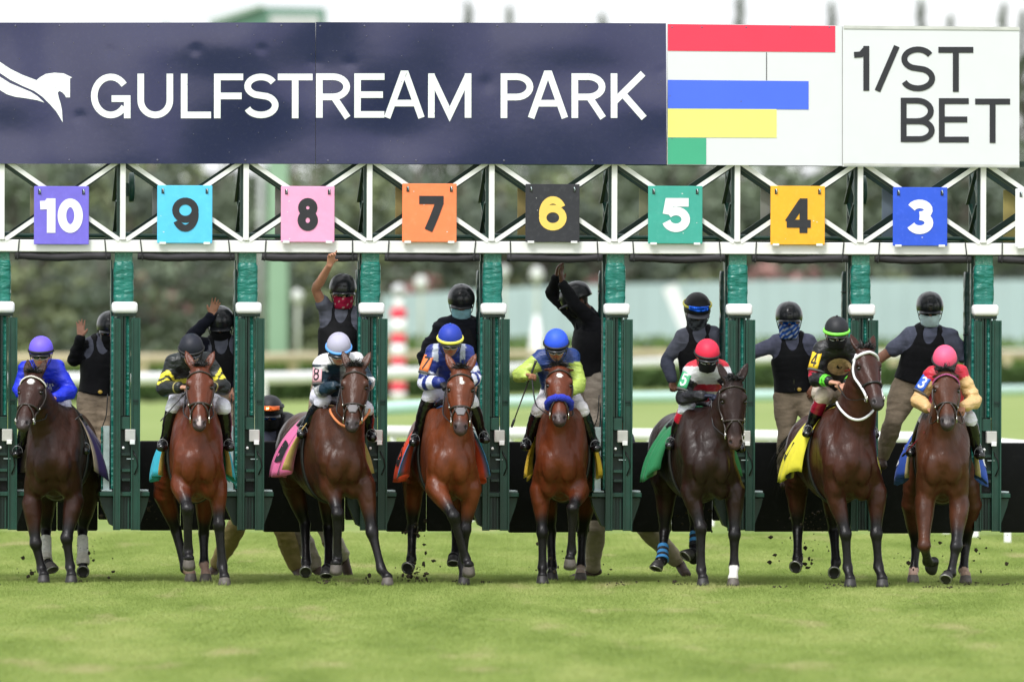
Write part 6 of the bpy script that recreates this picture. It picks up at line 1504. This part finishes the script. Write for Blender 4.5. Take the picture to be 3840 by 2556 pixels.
    if hs != 1.0:
        for o in root.children:
            if o.name.split('.')[0] in ('helmet', 'helmet_peak', 'helmet_band', 'helmet_badge', 'goggles', 'goggle_frame', 'raised_goggles', 'goggle_strap', 'chin_strap', 'face_mask', 'helmet_button', 'eye', 'body'):
                me = o.data; co = np.zeros(len(me.vertices) * 3, np.float32); me.vertices.foreach_get('co', co); co = co.reshape(-1, 3).astype(float); q = co - head
                w_ = smooth01((q @ Up + .17) / .07) * (np.linalg.norm(q, axis=1) < .26) if o.name.startswith('body') else np.ones(len(co))
                if o.name.startswith('body'): w_ = w_ * smooth01((.17 - np.linalg.norm(q - Up * (q @ Up)[:, None], axis=1)) / .04) * smooth01((.21 - np.linalg.norm(q, axis=1)) / .03)
                co = head + q * (1 + (hs - 1) * w_)[:, None]; me.vertices.foreach_set('co', co.astype(np.float32).ravel()); me.update()
    # ---- arm badge with a number
    nb = st.get('armnum')
    if nb:
        a, b_ = J['shL'], J['elL']; c = lerp(a, b_, .42); T_ = nrm(b_ - a); S = nrm(np.cross(T_, V(0, 1, 0)) if True else 0); S = S if S[0] > 0 else -S
        fr = V(0, -1, 0) - T_ * (V(0, -1, 0) @ T_); fr = nrm(fr - S * .75); sd = nrm(np.cross(T_, fr)); sd = sd if sd[0] > 0 else -sd
        def pl(x, y, k): 
            u = (x - .5) * .105; return c + sd * u + fr * (.080 * math.cos(u / .085) + .0) + T_ * ((.5 - y) * .150) + fr * k
        g = np.array([[pl(i / 6, j / 4, 0) for j in range(5)] for i in range(7)]); o = MB().grid(g).build('arm_number_plate', nb[1], root); solidify(o, .004)
        t = MB(); draw_text(t, nb[0], sub=.15, place=lambda x, y, k: pl(.5 + (x - .5) * .62, .10 + y * .80, .005 + .0008 * k), w=.15); t.build('arm_number', nb[2], root)
        t = MB(); t.tube([c + T_ * .085 + (fr * math.cos(q) + sd * math.sin(q)) * .078 for q in np.linspace(0, 2 * math.pi, 18, endpoint=False)], .007, 6, closed=True, flat=1.6); t.build('arm_band', M_BANDG, root)
    return root
M_BOOTV = mat('polished_boot_colour', vcol=True, rough=.18, spec=.6, var=.2, bump=.003, bscale=25)
M_GOLD = mat('gold_print', (.75, .5, .08), rough=.4, var=.4, vscale=60)
M_BANDG = mat('grey_elastic', (.10, .10, .10), rough=.8, var=.1)
# ------------------------------------------------------------------ the cast
from mathutils.bvhtree import BVHTree
def decal(root, target, name, m, shapes, off=.006):
    """print laid on the surface of a garment: shapes = list of polygons in photograph pixels"""
    me = target.data; bv = BVHTree.FromPolygons([v.co for v in me.vertices], [tuple(p.vertices) for p in me.polygons])
    b = MB()
    for k, poly in enumerate(shapes):
        P = []
        for (x, y) in poly:
            d = ray(x, y); hit = bv.ray_cast(Vector(CAMP + d * (95.0 / d[1])), Vector(d))
            P.append(np.array(hit[0]) - nrm(d) * (off + .0006 * k) if hit[0] is not None else None)
        if all(p is not None for p in P): b.poly(P)
    if b.f: return b.build(name, m, root)
def text_px(text, x0, y0, w_, h_, sw=.16, rot=0.0, fit=True, gap=.1):
    """letters as polygons in pixels: (x0, y0) is the lower left corner, rot in degrees turning the word"""
    b = MB(); tot = draw_text(b, text, lambda x, y, k: (x, y, 0), w=sw, gap=gap, fit=fit); c, s = math.cos(math.radians(rot)), math.sin(math.radians(rot)); out = []
    for f in b.f:
        out.append([(x0 + b.v[i][0] * w_ * c - b.v[i][1] * h_ * s * -1 * -1, y0 - b.v[i][1] * h_ * c - b.v[i][0] * w_ * s) for i in f])
    return out
def child(root, nm):
    for o in root.children:
        if o.name.split('.')[0] == nm: return o

def arm_param(P, J):
    best = None
    for i, s_ in enumerate('LR'):
        d1, t1 = segdist(P, J['sh' + s_], J['el' + s_]); d2, t2 = segdist(P, J['el' + s_], J['wr' + s_])
        par = np.where(d2 < d1, 1 + t2, t1); d = np.minimum(d1, d2)
        if best is None: best = [d, par, np.full(len(P), i)]
        else:
            m = d < best[0]; best[0] = np.where(m, d, best[0]); best[1] = np.where(m, par, best[1]); best[2] = np.where(m, i, best[2])
    d0, t0 = segdist(P, J['pelvis'], J['neck']); ina = best[0] < np.maximum(.080, d0 * .62); ina &= (best[1] > .14)
    return best[0], best[1], best[2], ina, t0
def paint(C, m, col): C[m] = col

def s10(P, J, R, F, Up): return np.tile(V(.012, .030, .62), (len(P), 1)) * (1 + .25 * vnoise(P, 14, 3)[:, None])
def s9(P, J, R, F, Up):
    d, t, s_, a, tt = arm_param(P, J); C = np.tile(V(.010, .013, .014), (len(P), 1)); Y = V(.86, .74, .05)
    q = t + .10 * np.sin((P[:, 0] * 38)) ; paint(C, a & (((q > .50) & (q < .66)) | ((q > .76) & (q < .90))), Y)
    paint(C, a & (t > 1.80) & (t < 1.87), V(.35, .30, .1))
    u = P[:, 0] - J['chest'][0]; z = P[:, 2] - J['chest'][2] + .9 * u * u; paint(C, ~a & ((np.abs(z + .10) < .022)), Y); return C
def s8(P, J, R, F, Up):
    d, t, s_, a, tt = arm_param(P, J); N = vnoise(P, 30, 2); C = np.tile(V(.010, .030, .050), (len(P), 1)); Wh = V(.72, .72, .74); Si = V(.26, .27, .28)
    u = P[:, 0] - J['chest'][0]; paint(C, ~a & (np.abs(np.abs(u + .02) - .085) < .030), Si); C[~a & (np.abs(np.abs(u + .02) - .085) < .030) & (N > .1)] = V(.5, .5, .52)
    paint(C, ((t < .30) & a) | (~a & (P[:, 2] > J['neck'][2] - .045)), Wh); paint(C, a & (t > .92) & (t < 1.12), Wh); paint(C, a & (t > 1.12) & (t < 1.25), Si); paint(C, ~a & (tt < .25), Wh * .8); return C
def s7(P, J, R, F, Up):
    d, t, s_, a, tt = arm_param(P, J); C = np.tile(V(.012, .028, .20), (len(P), 1)); Wh = V(.68, .70, .82)
    for lo_, hi_ in ((.62, .80), (.97, 1.17), (1.40, 1.70)): paint(C, a & (t > lo_) & (t < hi_), Wh)
    u = P[:, 0] - J['chest'][0]; paint(C, (~a | (t < .25)) & (np.abs(np.abs(u) - .125) < .024), V(.42, .46, .55)); return C
def s6(P, J, R, F, Up):
    d, t, s_, a, tt = arm_param(P, J); C = np.tile(V(.010, .035, .17), (len(P), 1)); paint(C, a & (t > .24), V(.40, .52, .10)); return C
def s5(P, J, R, F, Up):
    d, t, s_, a, tt = arm_param(P, J); C = np.tile(V(.66, .66, .70), (len(P), 1)); Rd = V(.55, .012, .035); z = P[:, 2] - J['neck'][2]
    paint(C, ~a & (((z < -.17) & (z > -.235)) | ((z < -.285) & (z > -.33))), Rd); paint(C, ((P[:, 2] > J['shL'][2] + .045) & (np.abs(P[:, 0] - J['neck'][0]) > .055)), Rd); paint(C, a & (t > .36), V(.011, .011, .015)); return C
def s4(P, J, R, F, Up):
    d, t, s_, a, tt = arm_param(P, J); C = np.tile(V(.009, .009, .011), (len(P), 1)); Rd = V(.55, .02, .05)
    paint(C, a & (((t > .74) & (t < .84)) | ((t > .88) & (t < 1.0))), Rd); paint(C, a & (((t > 1.66) & (t < 1.76)) | ((t > 1.80) & (t < 1.90))), V(.14, .75, .05)); return C
def s3(P, J, R, F, Up):
    d, t, s_, a, tt = arm_param(P, J); C = np.tile(V(.55, .010, .035), (len(P), 1)); paint(C, a & (t > .22), V(.66, .43, .19)); return C
def two(upper, lower, t0=.8):
    def f(P, J, R, F, Up):
        d, t, s_, a, tt = arm_param(P, J); C = np.tile(V(*upper), (len(P), 1)) * (1 + .2 * vnoise(P, 60, 4)[:, None]); paint(C, a & (t > t0), V(*lower)); return C
    return f
def heather(c): return lambda P, J, R, F, Up: np.tile(V(*c), (len(P), 1)) * (1 + .22 * vnoise(P, 70, 4)[:, None])

def cap(col, edge=None, ev=.13): return lambda v, a: (edge if (edge is not None and v < ev) else col)
M_BLUEB = mat('band_blue', (.10, .35, .85), rough=.5); M_YELB = mat('band_yellow', (.85, .78, .10), rough=.5); M_GRNB = mat('band_green', (.22, .80, .08), rough=.5)
M_WHITEG = mat('goggle_frame_grey', (.55, .58, .58), rough=.4); M_ORP = mat('plate_orange', (.85, .22, .06), rough=.5); M_PKP = mat('plate_pink', (.88, .48, .55), rough=.5)
M_YLP = mat('plate_yellow', (.85, .55, .02), rough=.5); M_BLP = mat('plate_blue', (.03, .12, .60), rough=.5); M_GNP = mat('plate_green', (.05, .35, .16), rough=.5)
M_GREYPK = mat('grey_peak', (.10, .10, .12), rough=.6)
STIR = mat('stirrup_iron', (.22, .22, .23), rough=.35, metal=.7)

def jp(x, y, Y): return at(x, y, Y)
def jockey(num, label, pts, st, dY=0.0, dys=None):
    y0 = HH[num]['y0']; D_ = dict(head=.28, neck=.42, sh=.46, el=.42, wr=.22, chest=.58, pelvis=.90, hip=.88, kn=.46, an=.62, to=.50); D_.update(dys or {})
    J = {}
    for k, p in pts.items():
        base = k[:-1] if k[-1] in 'LR' else k; J[k] = jp(p[0], p[1], y0 + D_[base] + dY)
    mid_ = lerp(J['shL'], J['shR'], .5)
    for s_ in 'LR': J['sh' + s_] = lerp(J['sh' + s_], mid_, .12)
    J.setdefault('neck', mid_ + V(0, -.06, .04))
    J.setdefault('chest', lerp(lerp(J['shL'], J['shR'], .5), J['pelvis'], .34) + V(0, 0, .03))
    J['hipL'] = J['pelvis'] + V(-.085, -.03, -.03); J['hipR'] = J['pelvis'] + V(.085, -.03, -.03)
    for s_ in 'LR': J['to' + s_] = J['an' + s_] + V((-.03 if s_ == 'L' else .03) , -.13, -.055)
    J['head'] = J['head'] - V(0, 0, .012)
    J['face'] = V(*st.get('face', (0, -1, -.25))); J['up'] = V(0, 0, 1)
    J['hdL'] = nrm(V(.5, -.6, -.35)); J['hnL'] = V(.2, .1, -1); J['hdR'] = nrm(V(-.5, -.6, -.35)); J['hnR'] = V(-.2, .1, -1)
    for k in ('hdL', 'hnL', 'hdR', 'hnR'):
        if k in st: J[k] = V(*st[k])
    st = dict(dict(helmet='jockey', silk=True, breeches=True, trousers=WPANT, boots=.30, legto=1.12, legfat=.012, vest=False, puff=.006, swr=.007, poseL='fist', poseR='fist', size=.95, seed=num * 3, gframe=M_WHITEG, twr=.005, sleeve=1.93, peak=.03), **st)
    r = person(label, J, st, 0, 'jockeys riding out of the gate'); r.location[2] = 0
    # stirrup irons
    for s_ in 'LR':
        a = J['an' + s_]; to = J['to' + s_]; c = lerp(a, to, .6); b = MB()
        b.tube([c + V(.046 * math.sin(q), .0, .050 * math.cos(q) + .006) for q in np.linspace(-2.3, 2.3, 16)] + [c + V(-.034, 0, -.027)], .0038, 6); b.build('stirrup', STIR, HH[num]['root'])
        b = MB(); b.tube([c + V(0, 0, .062), lerp(c, HH[num]['surf'](.80, .75 if s_ == 'R' else -.75, .03), .5) + V(0, 0, 0), HH[num]['surf'](.80, .75 if s_ == 'R' else -.75, .03)], .010, 4, flat=.4); b.build('stirrup_leather', M_BLACKL, HH[num]['root'])
    # reins run from the bit rings to the hands
    for s_, bp in zip('LR', HH[num]['bits']):
        w_ = J['wr' + s_] + np.asarray(J['hd' + s_]) * .07; mid = lerp(bp, w_, .5) + V(.05 if s_ == 'R' else -.05, .02, -.06)
        P3 = catmull([bp, lerp(bp, mid, .6) + V(0, 0, -.02), mid, w_], 5); b = MB().tube(P3, .0075, 5, flat=.5); b.build('rein', M_BLACKL, HH[num]['root'])
    return r, J
JR = {}
def BW(lens=None): return None
JR[10] = jockey(10, 'person in royal blue silks and violet cap on the horse beside the first post', dict(head=(154, 1322), shL=(94, 1388), shR=(214, 1380), elL=(72, 1460), wrL=(140, 1500), elR=(264, 1466), wrR=(205, 1492), pelvis=(192, 1505), knL=(112, 1560), knR=(246, 1545), anL=(74, 1680), anR=(312, 1668)),
    dict(capf=cap((.165, .11, .82)), shirtf=s10, skin=PALE, face=(-.05, -1, -.15), hdR=(-.9, -.4, .1)))
JR[9] = jockey(9, 'person in black silks with yellow chevrons on the turquoise-clothed horse', dict(head=(717, 1313), shL=(648, 1358), shR=(780, 1354), elL=(612, 1455), wrL=(678, 1452), elR=(840, 1450), wrR=(790, 1452), pelvis=(716, 1478), knL=(652, 1518), knR=(836, 1520), anL=(618, 1655), anR=(852, 1655)),
    dict(capf=cap((.010, .012, .022)), shirtf=s9, skin=PALE, face=(0, -1, -.45), gframe=M_WHITEG, hdL=(.9, -.5, 0), boots=.16))
JR[8] = jockey(8, 'person in dark teal and silver silks with arm number 8', dict(head=(1270, 1308), shL=(1200, 1368), shR=(1344, 1356), elL=(1204, 1462), wrL=(1258, 1448), elR=(1382, 1432), wrR=(1335, 1455), pelvis=(1238, 1478), knL=(1212, 1500), knR=(1372, 1530), anL=(1142, 1606), anR=(1386, 1618)),
    dict(capf=cap((.40, .39, .50), (.12, .38, .9), .14), bandcol=M_BLUEB, bandw=.007, shirtf=s8, skin=PALE, face=(.05, -1, -.5), gloveL=V(.012, .02, .03), gloveR=V(.012, .02, .03), armnum=('8', M_PKP, M_BLACK_T), boots=.02, hdL=(.7, -.6, .2)))
JR[7] = jockey(7, 'person in blue silks with white hoops and arm number 7', dict(head=(1688, 1276), shL=(1622, 1326), shR=(1750, 1322), elL=(1590, 1432), wrL=(1655, 1436), elR=(1780, 1420), wrR=(1745, 1430), pelvis=(1682, 1462), knL=(1612, 1482), knR=(1764, 1500), anL=(1562, 1636), anR=(1808, 1626)),
    dict(capf=cap((.018, .045, .38)), bandcol=M_YELB, bandw=.0085, shirtf=s7, skin=TAN_, face=(.03, -1, -.35), gloveL=V(.01, .01, .012), gloveR=V(.01, .01, .012), armnum=('7', M_ORP, M_BLACK_T), boots=.14, pom=M_BLP))
JR[6] = jockey(6, 'person in navy and lime silks raising a whip hand', dict(head=(2086, 1294), shL=(2024, 1346), shR=(2148, 1342), elL=(1944, 1408), wrL=(1976, 1406), elR=(2174, 1440), wrR=(2140, 1468), pelvis=(2096, 1478), knL=(2024, 1530), knR=(2178, 1530), anL=(1980, 1652), anR=(2226, 1658)),
    dict(capf=cap((.03, .10, .78)), shirtf=s6, skin=TAN_, face=(0, -1, -.4), trousers=(.80, .76, .80), boots=.22, hdL=(.6, -.7, 0), hnL=(0, -.2, -1)), dys=dict(el=.40))
JR[5] = jockey(5, 'person in red and white hooped silks with black sleeves and red cap', dict(head=(2652, 1333), shL=(2590, 1392), shR=(2712, 1382), elL=(2560, 1492), wrL=(2640, 1484), elR=(2745, 1462), wrR=(2705, 1480), pelvis=(2625, 1508), knL=(2573, 1528), knR=(2725, 1560), anL=(2522, 1648), anR=(2765, 1660)),
    dict(capf=cap((.72, .022, .065)), shirtf=s5, skin=TAN_, face=(.15, -1, -.35), mask=(.012, .012, .014), trousers=(.62, .64, .72), gloveL=V(.01, .015, .04), gloveR=V(.01, .015, .04), armnum=('5', M_GNP, M_WHITE_T), boots=.12, boottop=(.42, (.42, .01, .03)), hdL=(.95, -.3, .05)))
JR[4] = jockey(4, 'person in black silks with a gold emblem and green striped cap', dict(head=(3137, 1248), shL=(3076, 1316), shR=(3196, 1300), elL=(3054, 1418), wrL=(3112, 1432), elR=(3215, 1400), wrR=(3175, 1440), pelvis=(3120, 1462), knL=(3088, 1482), knR=(3225, 1510), anL=(3036, 1604), anR=(3268, 1610)),
    dict(capf=cap((.012, .013, .017), (.80, .16, .03), .07), bandcol=M_GRNB, bandw=.0085, shirtf=s4, skin=PALE, face=(.05, -1, -.25), mask=(.012, .012, .014), trousers=(.60, .50, .40), armnum=('4', M_YLP, M_BLACK_T), boots=.16, boottop=(.5, (.28, .01, .03)), hdL=(.9, -.3, -.1), pom=M_BLACK_T))
JR[3] = jockey(3, 'person in red and tan silks with a pink cap and arm number 3', dict(head=(3543, 1356), shL=(3490, 1412), shR=(3604, 1402), elL=(3440, 1498), wrL=(3480, 1530), elR=(3656, 1500), wrR=(3612, 1526), pelvis=(3546, 1530), knL=(3476, 1566), knR=(3634, 1566), anL=(3424, 1676), anR=(3664, 1686)),
    dict(capf=cap((.86, .10, .21)), shirtf=s3, skin=TAN_, face=(0, -1, -.6), armnum=('3', M_BLP, M_WHITE_T), boots=.05))

# prints on the silks and cap bands
decal(JR[10][0], child(JR[10][0], 'shirt'), 'shirt_lettering', M_WHITE_T, text_px('ates', 166, 1452, 36, 19, .17, 8) + text_px('TTER', 168, 1468, 28, 15, .2, 6))
decal(JR[4][0], child(JR[4][0], 'shirt'), 'gold_emblem', mat('emblem_gold', (.55, .36, .20), rough=.35, var=.3, vscale=30), [[(3148 + 46 * math.cos(a) * q1, 1375 + 32 * math.sin(a) * q1) for a, q1 in ((a0, q0), (a0, q0 + .25), (a1, q0 + .25), (a1, q0))] for q0 in (.0, .25, .5, .75) for a0, a1 in zip(np.linspace(0, 6.283, 17)[:-1], np.linspace(0, 6.283, 17)[1:])], .006)
decal(JR[4][0], child(JR[4][0], 'shirt'), 'emblem_letter', M_BLACK_T, text_px('A', 3130, 1404, 40, 54, .24), .011)
decal(JR[4][0], child(JR[4][0], 'shirt'), 'emblem_stroke', M_RED_T, [[(3116, 1390), (3116, 1395), (3140, 1394), (3140, 1389)], [(3140, 1389), (3140, 1394), (3165, 1393), (3165, 1388)], [(3165, 1388), (3165, 1393), (3188, 1390), (3188, 1386)]], .014)
for n_, t_, x_, y_ in ((7, 'JO', 1677, 1281), (4, 'IO', 3126, 1243)):
    bnd = child(JR[n_][0], 'helmet_band'); decal(JR[n_][0], bnd, 'band_lettering', M_BLACK_T, text_px(t_, x_, y_, 26, 8, .22), .002)

def whip(label, a, b, m=M_WHIP, tip=.012, ah=None):
    a, b = np.array(a), np.array(b); n = 14; d = b - a; rt = empty('riding_whip', tuple((a + b) / 2), 0, label, 'whip', 'riding whips in the jockeys\' hands')
    MB().tube([a + d * t for t in np.linspace(.22, .86, 10)], [lerp(.0075, .0055, t) for t in np.linspace(0, 1, 10)], 8).build('shaft', m, rt)
    MB().tube([a + d * t for t in np.linspace(0, .22, 6)], [.013, .0115, .010, .010, .0105, .009], 8).build('handle', M_WHIP, rt)
    MB().tube([a + d * t for t in np.linspace(.86, 1, 5)], [.007, tip, tip, tip, .008], 8, flat=.4).build('flap', M_BLACKL, rt); return rt
def hp(num, x, y, dy): return at(x, y, HH[num]['y0'] + dy)
whip('long black whip sloping down from the hand of the yellow-chevroned jockey', hp(9, 706, 1458, .12), hp(9, 602, 1578, .0))
whip('dark whip with a red section hanging from the lime-sleeved jockey', hp(6, 2010, 1352, .30), hp(6, 1918, 1602, .28), m=mat('whip_redblack', (.03, .018, .018), rough=.4, var=.8, vscale=8))
whip('red and black whip below the tan-sleeved jockey', hp(3, 3500, 1585, .12), hp(3, 3382, 1712, .3), m=mat('whip_red', (.22, .015, .03), rough=.4, var=.5, vscale=8), tip=.02)
whip('thick black whip crossing the boot of the royal blue jockey', hp(10, 232, 1612, .22), hp(10, 308, 1552, .30), tip=.022)

# ---- the crew standing in the stalls
def crew(label, x_, pts, st, Y=None, dys=None, group='starters working in the stalls', foot=None):
    X = (x_ - 1920) / 410; Y0 = .95 + X * GYAW if Y is None else Y
    D_ = dict(head=-.05, neck=0, sh=0, el=.02, wr=-.08, chest=0, pelvis=.04, hip=.04, kn=-.04, an=.08); D_.update(dys or {})
    J = {}
    for k, p in pts.items():
        base = k[:-1] if k[-1] in 'LR' else k; dy = p[2] if len(p) > 2 else D_[base]; J[k] = at(p[0], p[1], Y0 + dy)
    mid_ = lerp(J['shL'], J['shR'], .5)
    for s_ in 'LR': J['sh' + s_] = lerp(J['sh' + s_], mid_, .26) + V(0, 0, -.012)
    J.setdefault('neck', mid_ + V(0, -.01, .065))
    J.setdefault('chest', lerp(lerp(J['shL'], J['shR'], .5), J['pelvis'], .30))
    if 'hipL' not in J: J['hipL'] = J['pelvis'] + V(-.09, 0, -.05)
    if 'hipR' not in J: J['hipR'] = J['pelvis'] + V(.09, 0, -.05)
    for s_ in 'LR': J['to' + s_] = J['an' + s_] + V(*st.get('toe' + s_, (0, -.16, -.075)))
    J['head'] = J['head'] - V(0, 0, .012)
    J['face'] = V(*st.get('face', (0, -1, -.15))); J['up'] = V(*st.get('up', (0, 0, 1)))
    for k in ('hdL', 'hnL', 'hdR', 'hnR'):
        if k in st: J[k] = V(*st[k])
    st = dict(dict(headscale=1.12, vest=True, sleeve=.80, size=1.0, seed=int(x_), twr=.006), **st)
    return person(label, J, st, 0, group), J
G_ = (.125, .13, .17)
c10 = crew('person in black vest raising one hand beside the first numbered plate\'s post', 400, dict(head=(414, 1233), shL=(322, 1296), shR=(458, 1292), elL=(276, 1352), wrL=(302, 1264, -.16), elR=(480, 1370), wrR=(445, 1408), pelvis=(368, 1478), hipL=(332, 1500), hipR=(402, 1500), knL=(346, 1660), knR=(402, 1664), anL=(342, 1812), anR=(398, 1815)),
    dict(shirtf=two(G_, (.009, .009, .011), .42), sleeve=1.95, poseL='open', hdL=(.02, 0, 1), hnL=(-.3, -1, .2), hdR=(-1, 0, .05), hnR=(0, 1, 0), skin=(.45, .22, .15), mask=lambda a, v: (.012, .012, .013) if abs(a) < 1.0 else (.22, .22, .20), gaiter=True, logo=.2, goggles='dark'))
c9 = crew('person in black vest holding an open palm up behind the black-capped jockey', 830, dict(head=(826, 1214), shL=(768, 1300), shR=(890, 1286), elL=(712, 1272, -.12), wrL=(794, 1182, -.20), elR=(908, 1375), wrR=(885, 1450), pelvis=(832, 1460), anL=(820, 1800), anR=(876, 1800), knL=(812, 1630), knR=(876, 1630)),
    dict(shirtf=two(G_, (.009, .010, .020), .25), sleeve=1.95, poseL='open', hdL=(.32, -.1, 1), hnL=(0, -1, 0), thumbL=-1, skin=(.46, .22, .14), mask=(.011, .011, .014), goggles=None, peak=.06, face=(0, -1, -.3)))
c8 = crew('person with bare raised arm and dark red face mask over a grey-capped jockey', 1285, dict(head=(1286, 1094), shL=(1214, 1172), shR=(1348, 1182), elL=(1184, 1086, -.18), wrL=(1236, 994, -.52), elR=(1392, 1280), wrR=(1398, 1320, -.3), pelvis=(1262, 1380), hipL=(1226, 1392), hipR=(1300, 1392), knL=(1186, 1540), knR=(1330, 1560), anL=(1196, 1700), anR=(1340, 1712)),
    dict(shirtf=heather(G_), sleeve=.50, poseL='point', hdL=(.18, -.35, .9), hnL=(.3, -.6, -.7), hdR=(.8, -.3, .2), skin=(.46, .22, .14), mask=lambda a, v: (.36, .01, .05) if (math.sin(a * 7 + 1) * math.sin(v * 9 + a * 2)) < .82 else (.6, .45, .4), goggles='dark', face=(.12, -1, -.05)), Y=.28)
c7 = crew('person in black jacket and pale blue surgical mask', 1725, dict(head=(1730, 1132), shL=(1642, 1226), shR=(1806, 1222), elL=(1594, 1330), wrL=(1630, 1420), elR=(1826, 1330), wrR=(1806, 1425), pelvis=(1736, 1420), knL=(1712, 1580), knR=(1786, 1580), anL=(1705, 1740), anR=(1790, 1740)),
    dict(shirt=(.012, .013, .020), puff=.012, sleeve=1.95, swr=.012, skin=(.44, .23, .16), mask=(.36, .68, .80), goggles=None, peak=.055, face=(.02, -1, -.28)))
c6 = crew('person in black turning away with both arms raised overhead', 2190, dict(head=(2164, 1122), shL=(2182, 1206, .14), shR=(2240, 1206, -.10), neck=(2214, 1180, 0), elL=(2072, 1102, .12), wrL=(2086, 1040, -.02), elR=(2160, 1146, -.20), wrR=(2108, 1060, -.22), chest=(2212, 1275, 0), pelvis=(2206, 1410, .02), hipL=(2178, 1425, .10), hipR=(2236, 1425, -.06), knL=(2180, 1570, .06), knR=(2230, 1575, -.06), anL=(2170, 1740), anR=(2226, 1745)),
    dict(shirt=(.010, .010, .013), sleeve=1.95, face=(-.86, -.35, -.42), up=(-.35, 0, 1), poseL='relax', poseR='open', hdL=(.12, 0, 1), hnL=(1, 0, -.1), hdR=(-.12, -.1, 1), hnR=(.7, -.4, .1), skin=BROWN, mask=(.012, .012, .014), goggles='dark', trousers=(.36, .31, .25), toeL=(-.15, -.05, -.07), toeR=(-.15, -.05, -.07)))
c5 = crew('person with yellow-banded black cap and blue goggles raised on it', 2610, dict(head=(2614, 1165), shL=(2548, 1258), shR=(2694, 1250), elL=(2500, 1352), wrL=(2522, 1428, -.1), elR=(2738, 1350), wrR=(2735, 1440), pelvis=(2625, 1460), knL=(2590, 1610), knR=(2670, 1610), anL=(2590, 1780), anR=(2670, 1780)),
    dict(helmet='cap', capf=cap((.010, .010, .012)), upgoggles=M_LENSB, strapm=M_YELB, peakm=M_GREYPK, peak=.05, shirtf=two(G_, (.075, .082, .12), .8), sleeve=1.93, poseL='fist', hdL=(.12, 0, -1), hnL=(.3, -.6, 0), skin=(.17, .075, .045), mask=lambda a, v: (.10, .11, .13) if math.sin(a * 7 + v * 5) * math.sin(v * 11 + a) > 0 else (.022, .024, .030), gaiter=True, face=(.12, -1, -.35)))
c4 = crew('person in a blue patterned face covering reaching for the gate door', 2960, dict(head=(2959, 1197), shL=(2892, 1286), shR=(3046, 1276), elL=(2820, 1324), wrL=(2756, 1322), elR=(3100, 1370), wrR=(3060, 1440), pelvis=(2978, 1470), hipL=(2946, 1492), hipR=(3018, 1492), knL=(2948, 1640), knR=(3048, 1590), anL=(2940, 1790), anR=(3040, 1760)),
    dict(shirtf=heather((.12, .125, .19)), sleeve=1.93, skin=(.28, .12, .07), mask=lambda a, v: (.50, .55, .66) if math.sin(a * 11 + v * 9) * math.sin(v * 23 - a * 4) > .25 else ((.02, .10, .45) if math.sin(a * 6 - v * 14) > 0 else (.01, .03, .12)), gaiter=True, zip=True, goggles='blue', logo=.45, face=(0, -1, -.05)))
c3 = crew('stocky person in pale surgical mask with a wide stance beside the last post', 3480, dict(head=(3487, 1160), shL=(3392, 1256), shR=(3586, 1260), elL=(3318, 1330), wrL=(3250, 1378), elR=(3640, 1368), wrR=(3650, 1440), pelvis=(3438, 1440), hipL=(3392, 1466), hipR=(3484, 1466), knL=(3350, 1580, -.1), knR=(3530, 1590), anL=(3308, 1716), anR=(3560, 1740)),
    dict(shirtf=heather((.13, .14, .20)), sleeve=.70, size=1.12, skin=(.34, .16, .10), mask=(.66, .84, .88), goggles='dark', fat=1.08))

# ---- people on foot behind the gate
g1 = crew('person on foot behind the padding wearing orange mirrored goggles on a cap', 1012, dict(head=(1012, 1549), shL=(942, 1640), shR=(1082, 1640), elL=(900, 1760), wrL=(930, 1850), elR=(1120, 1760), wrR=(1090, 1850), pelvis=(985, 1830), hipL=(950, 1845), hipR=(1018, 1845), knL=(886, 1975, -.15), knR=(1064, 1990), anL=(808, 2128), anR=(1112, 2132)),
    dict(helmet='cap', capf=cap((.014, .014, .018)), upgoggles=M_LENSR, goggles='blue', mask=(.014, .014, .017), shirt=(.07, .075, .11), trousers=(.26, .20, .085), skin=(.2, .1, .06), toeL=(-.05, -.14, -.06), toeR=(.06, -.14, -.06), legfat=.032, legto=1.88, shoescale=1.25), Y=2.5, group='people on foot behind the gate')
g2 = crew('grey-trousered person stooping low with one heel lifted behind the gate', 1080, dict(head=(1066, 1612), shL=(1096, 1680, .12), shR=(1150, 1700, -.12), neck=(1112, 1665, 0), elL=(1080, 1790), wrL=(1060, 1860), elR=(1130, 1810), wrR=(1110, 1880), chest=(1140, 1730, 0), pelvis=(1170, 1850, .05), hipL=(1150, 1865, .05), hipR=(1192, 1865, -.05), knL=(1128, 2005, .05), knR=(1240, 2020, -.08), anL=(1186, 2128, .1), anR=(1288, 2085, .25)),
    dict(helmet='cap', capf=cap((.016, .016, .02)), hair=(.25, .24, .23), mask=(.45, .46, .48), goggles=None, vest=True, shirt=(.16, .18, .22), trousers=(.32, .28, .24), skin=(.42, .2, .15), face=(.7, -.7, -.45), toeL=(.10, -.11, -.06), toeR=(.04, -.05, -.14), legfat=.032, legto=1.88, shoescale=1.25), Y=2.6, group='people on foot behind the gate')
g3 = crew('person in khaki trousers straining sideways, seen only below the padding', 2310, dict(head=(2312, 1560), shL=(2262, 1640), shR=(2352, 1640), elL=(2250, 1740), wrL=(2290, 1810), elR=(2370, 1740), wrR=(2330, 1810), pelvis=(2305, 1835), hipL=(2272, 1850), hipR=(2345, 1850), knL=(2232, 1990, -.1), knR=(2428, 1985, -.1), anL=(2222, 2140), anR=(2548, 2110, .1)),
    dict(shirt=(.07, .075, .11), trousers=(.30, .25, .18), legfat=.034, legto=1.88, shoescale=1.25, skin=TAN_, toeL=(-.16, -.06, -.06), toeR=(.05, -.12, -.08)), Y=2.5, group='people on foot behind the gate')
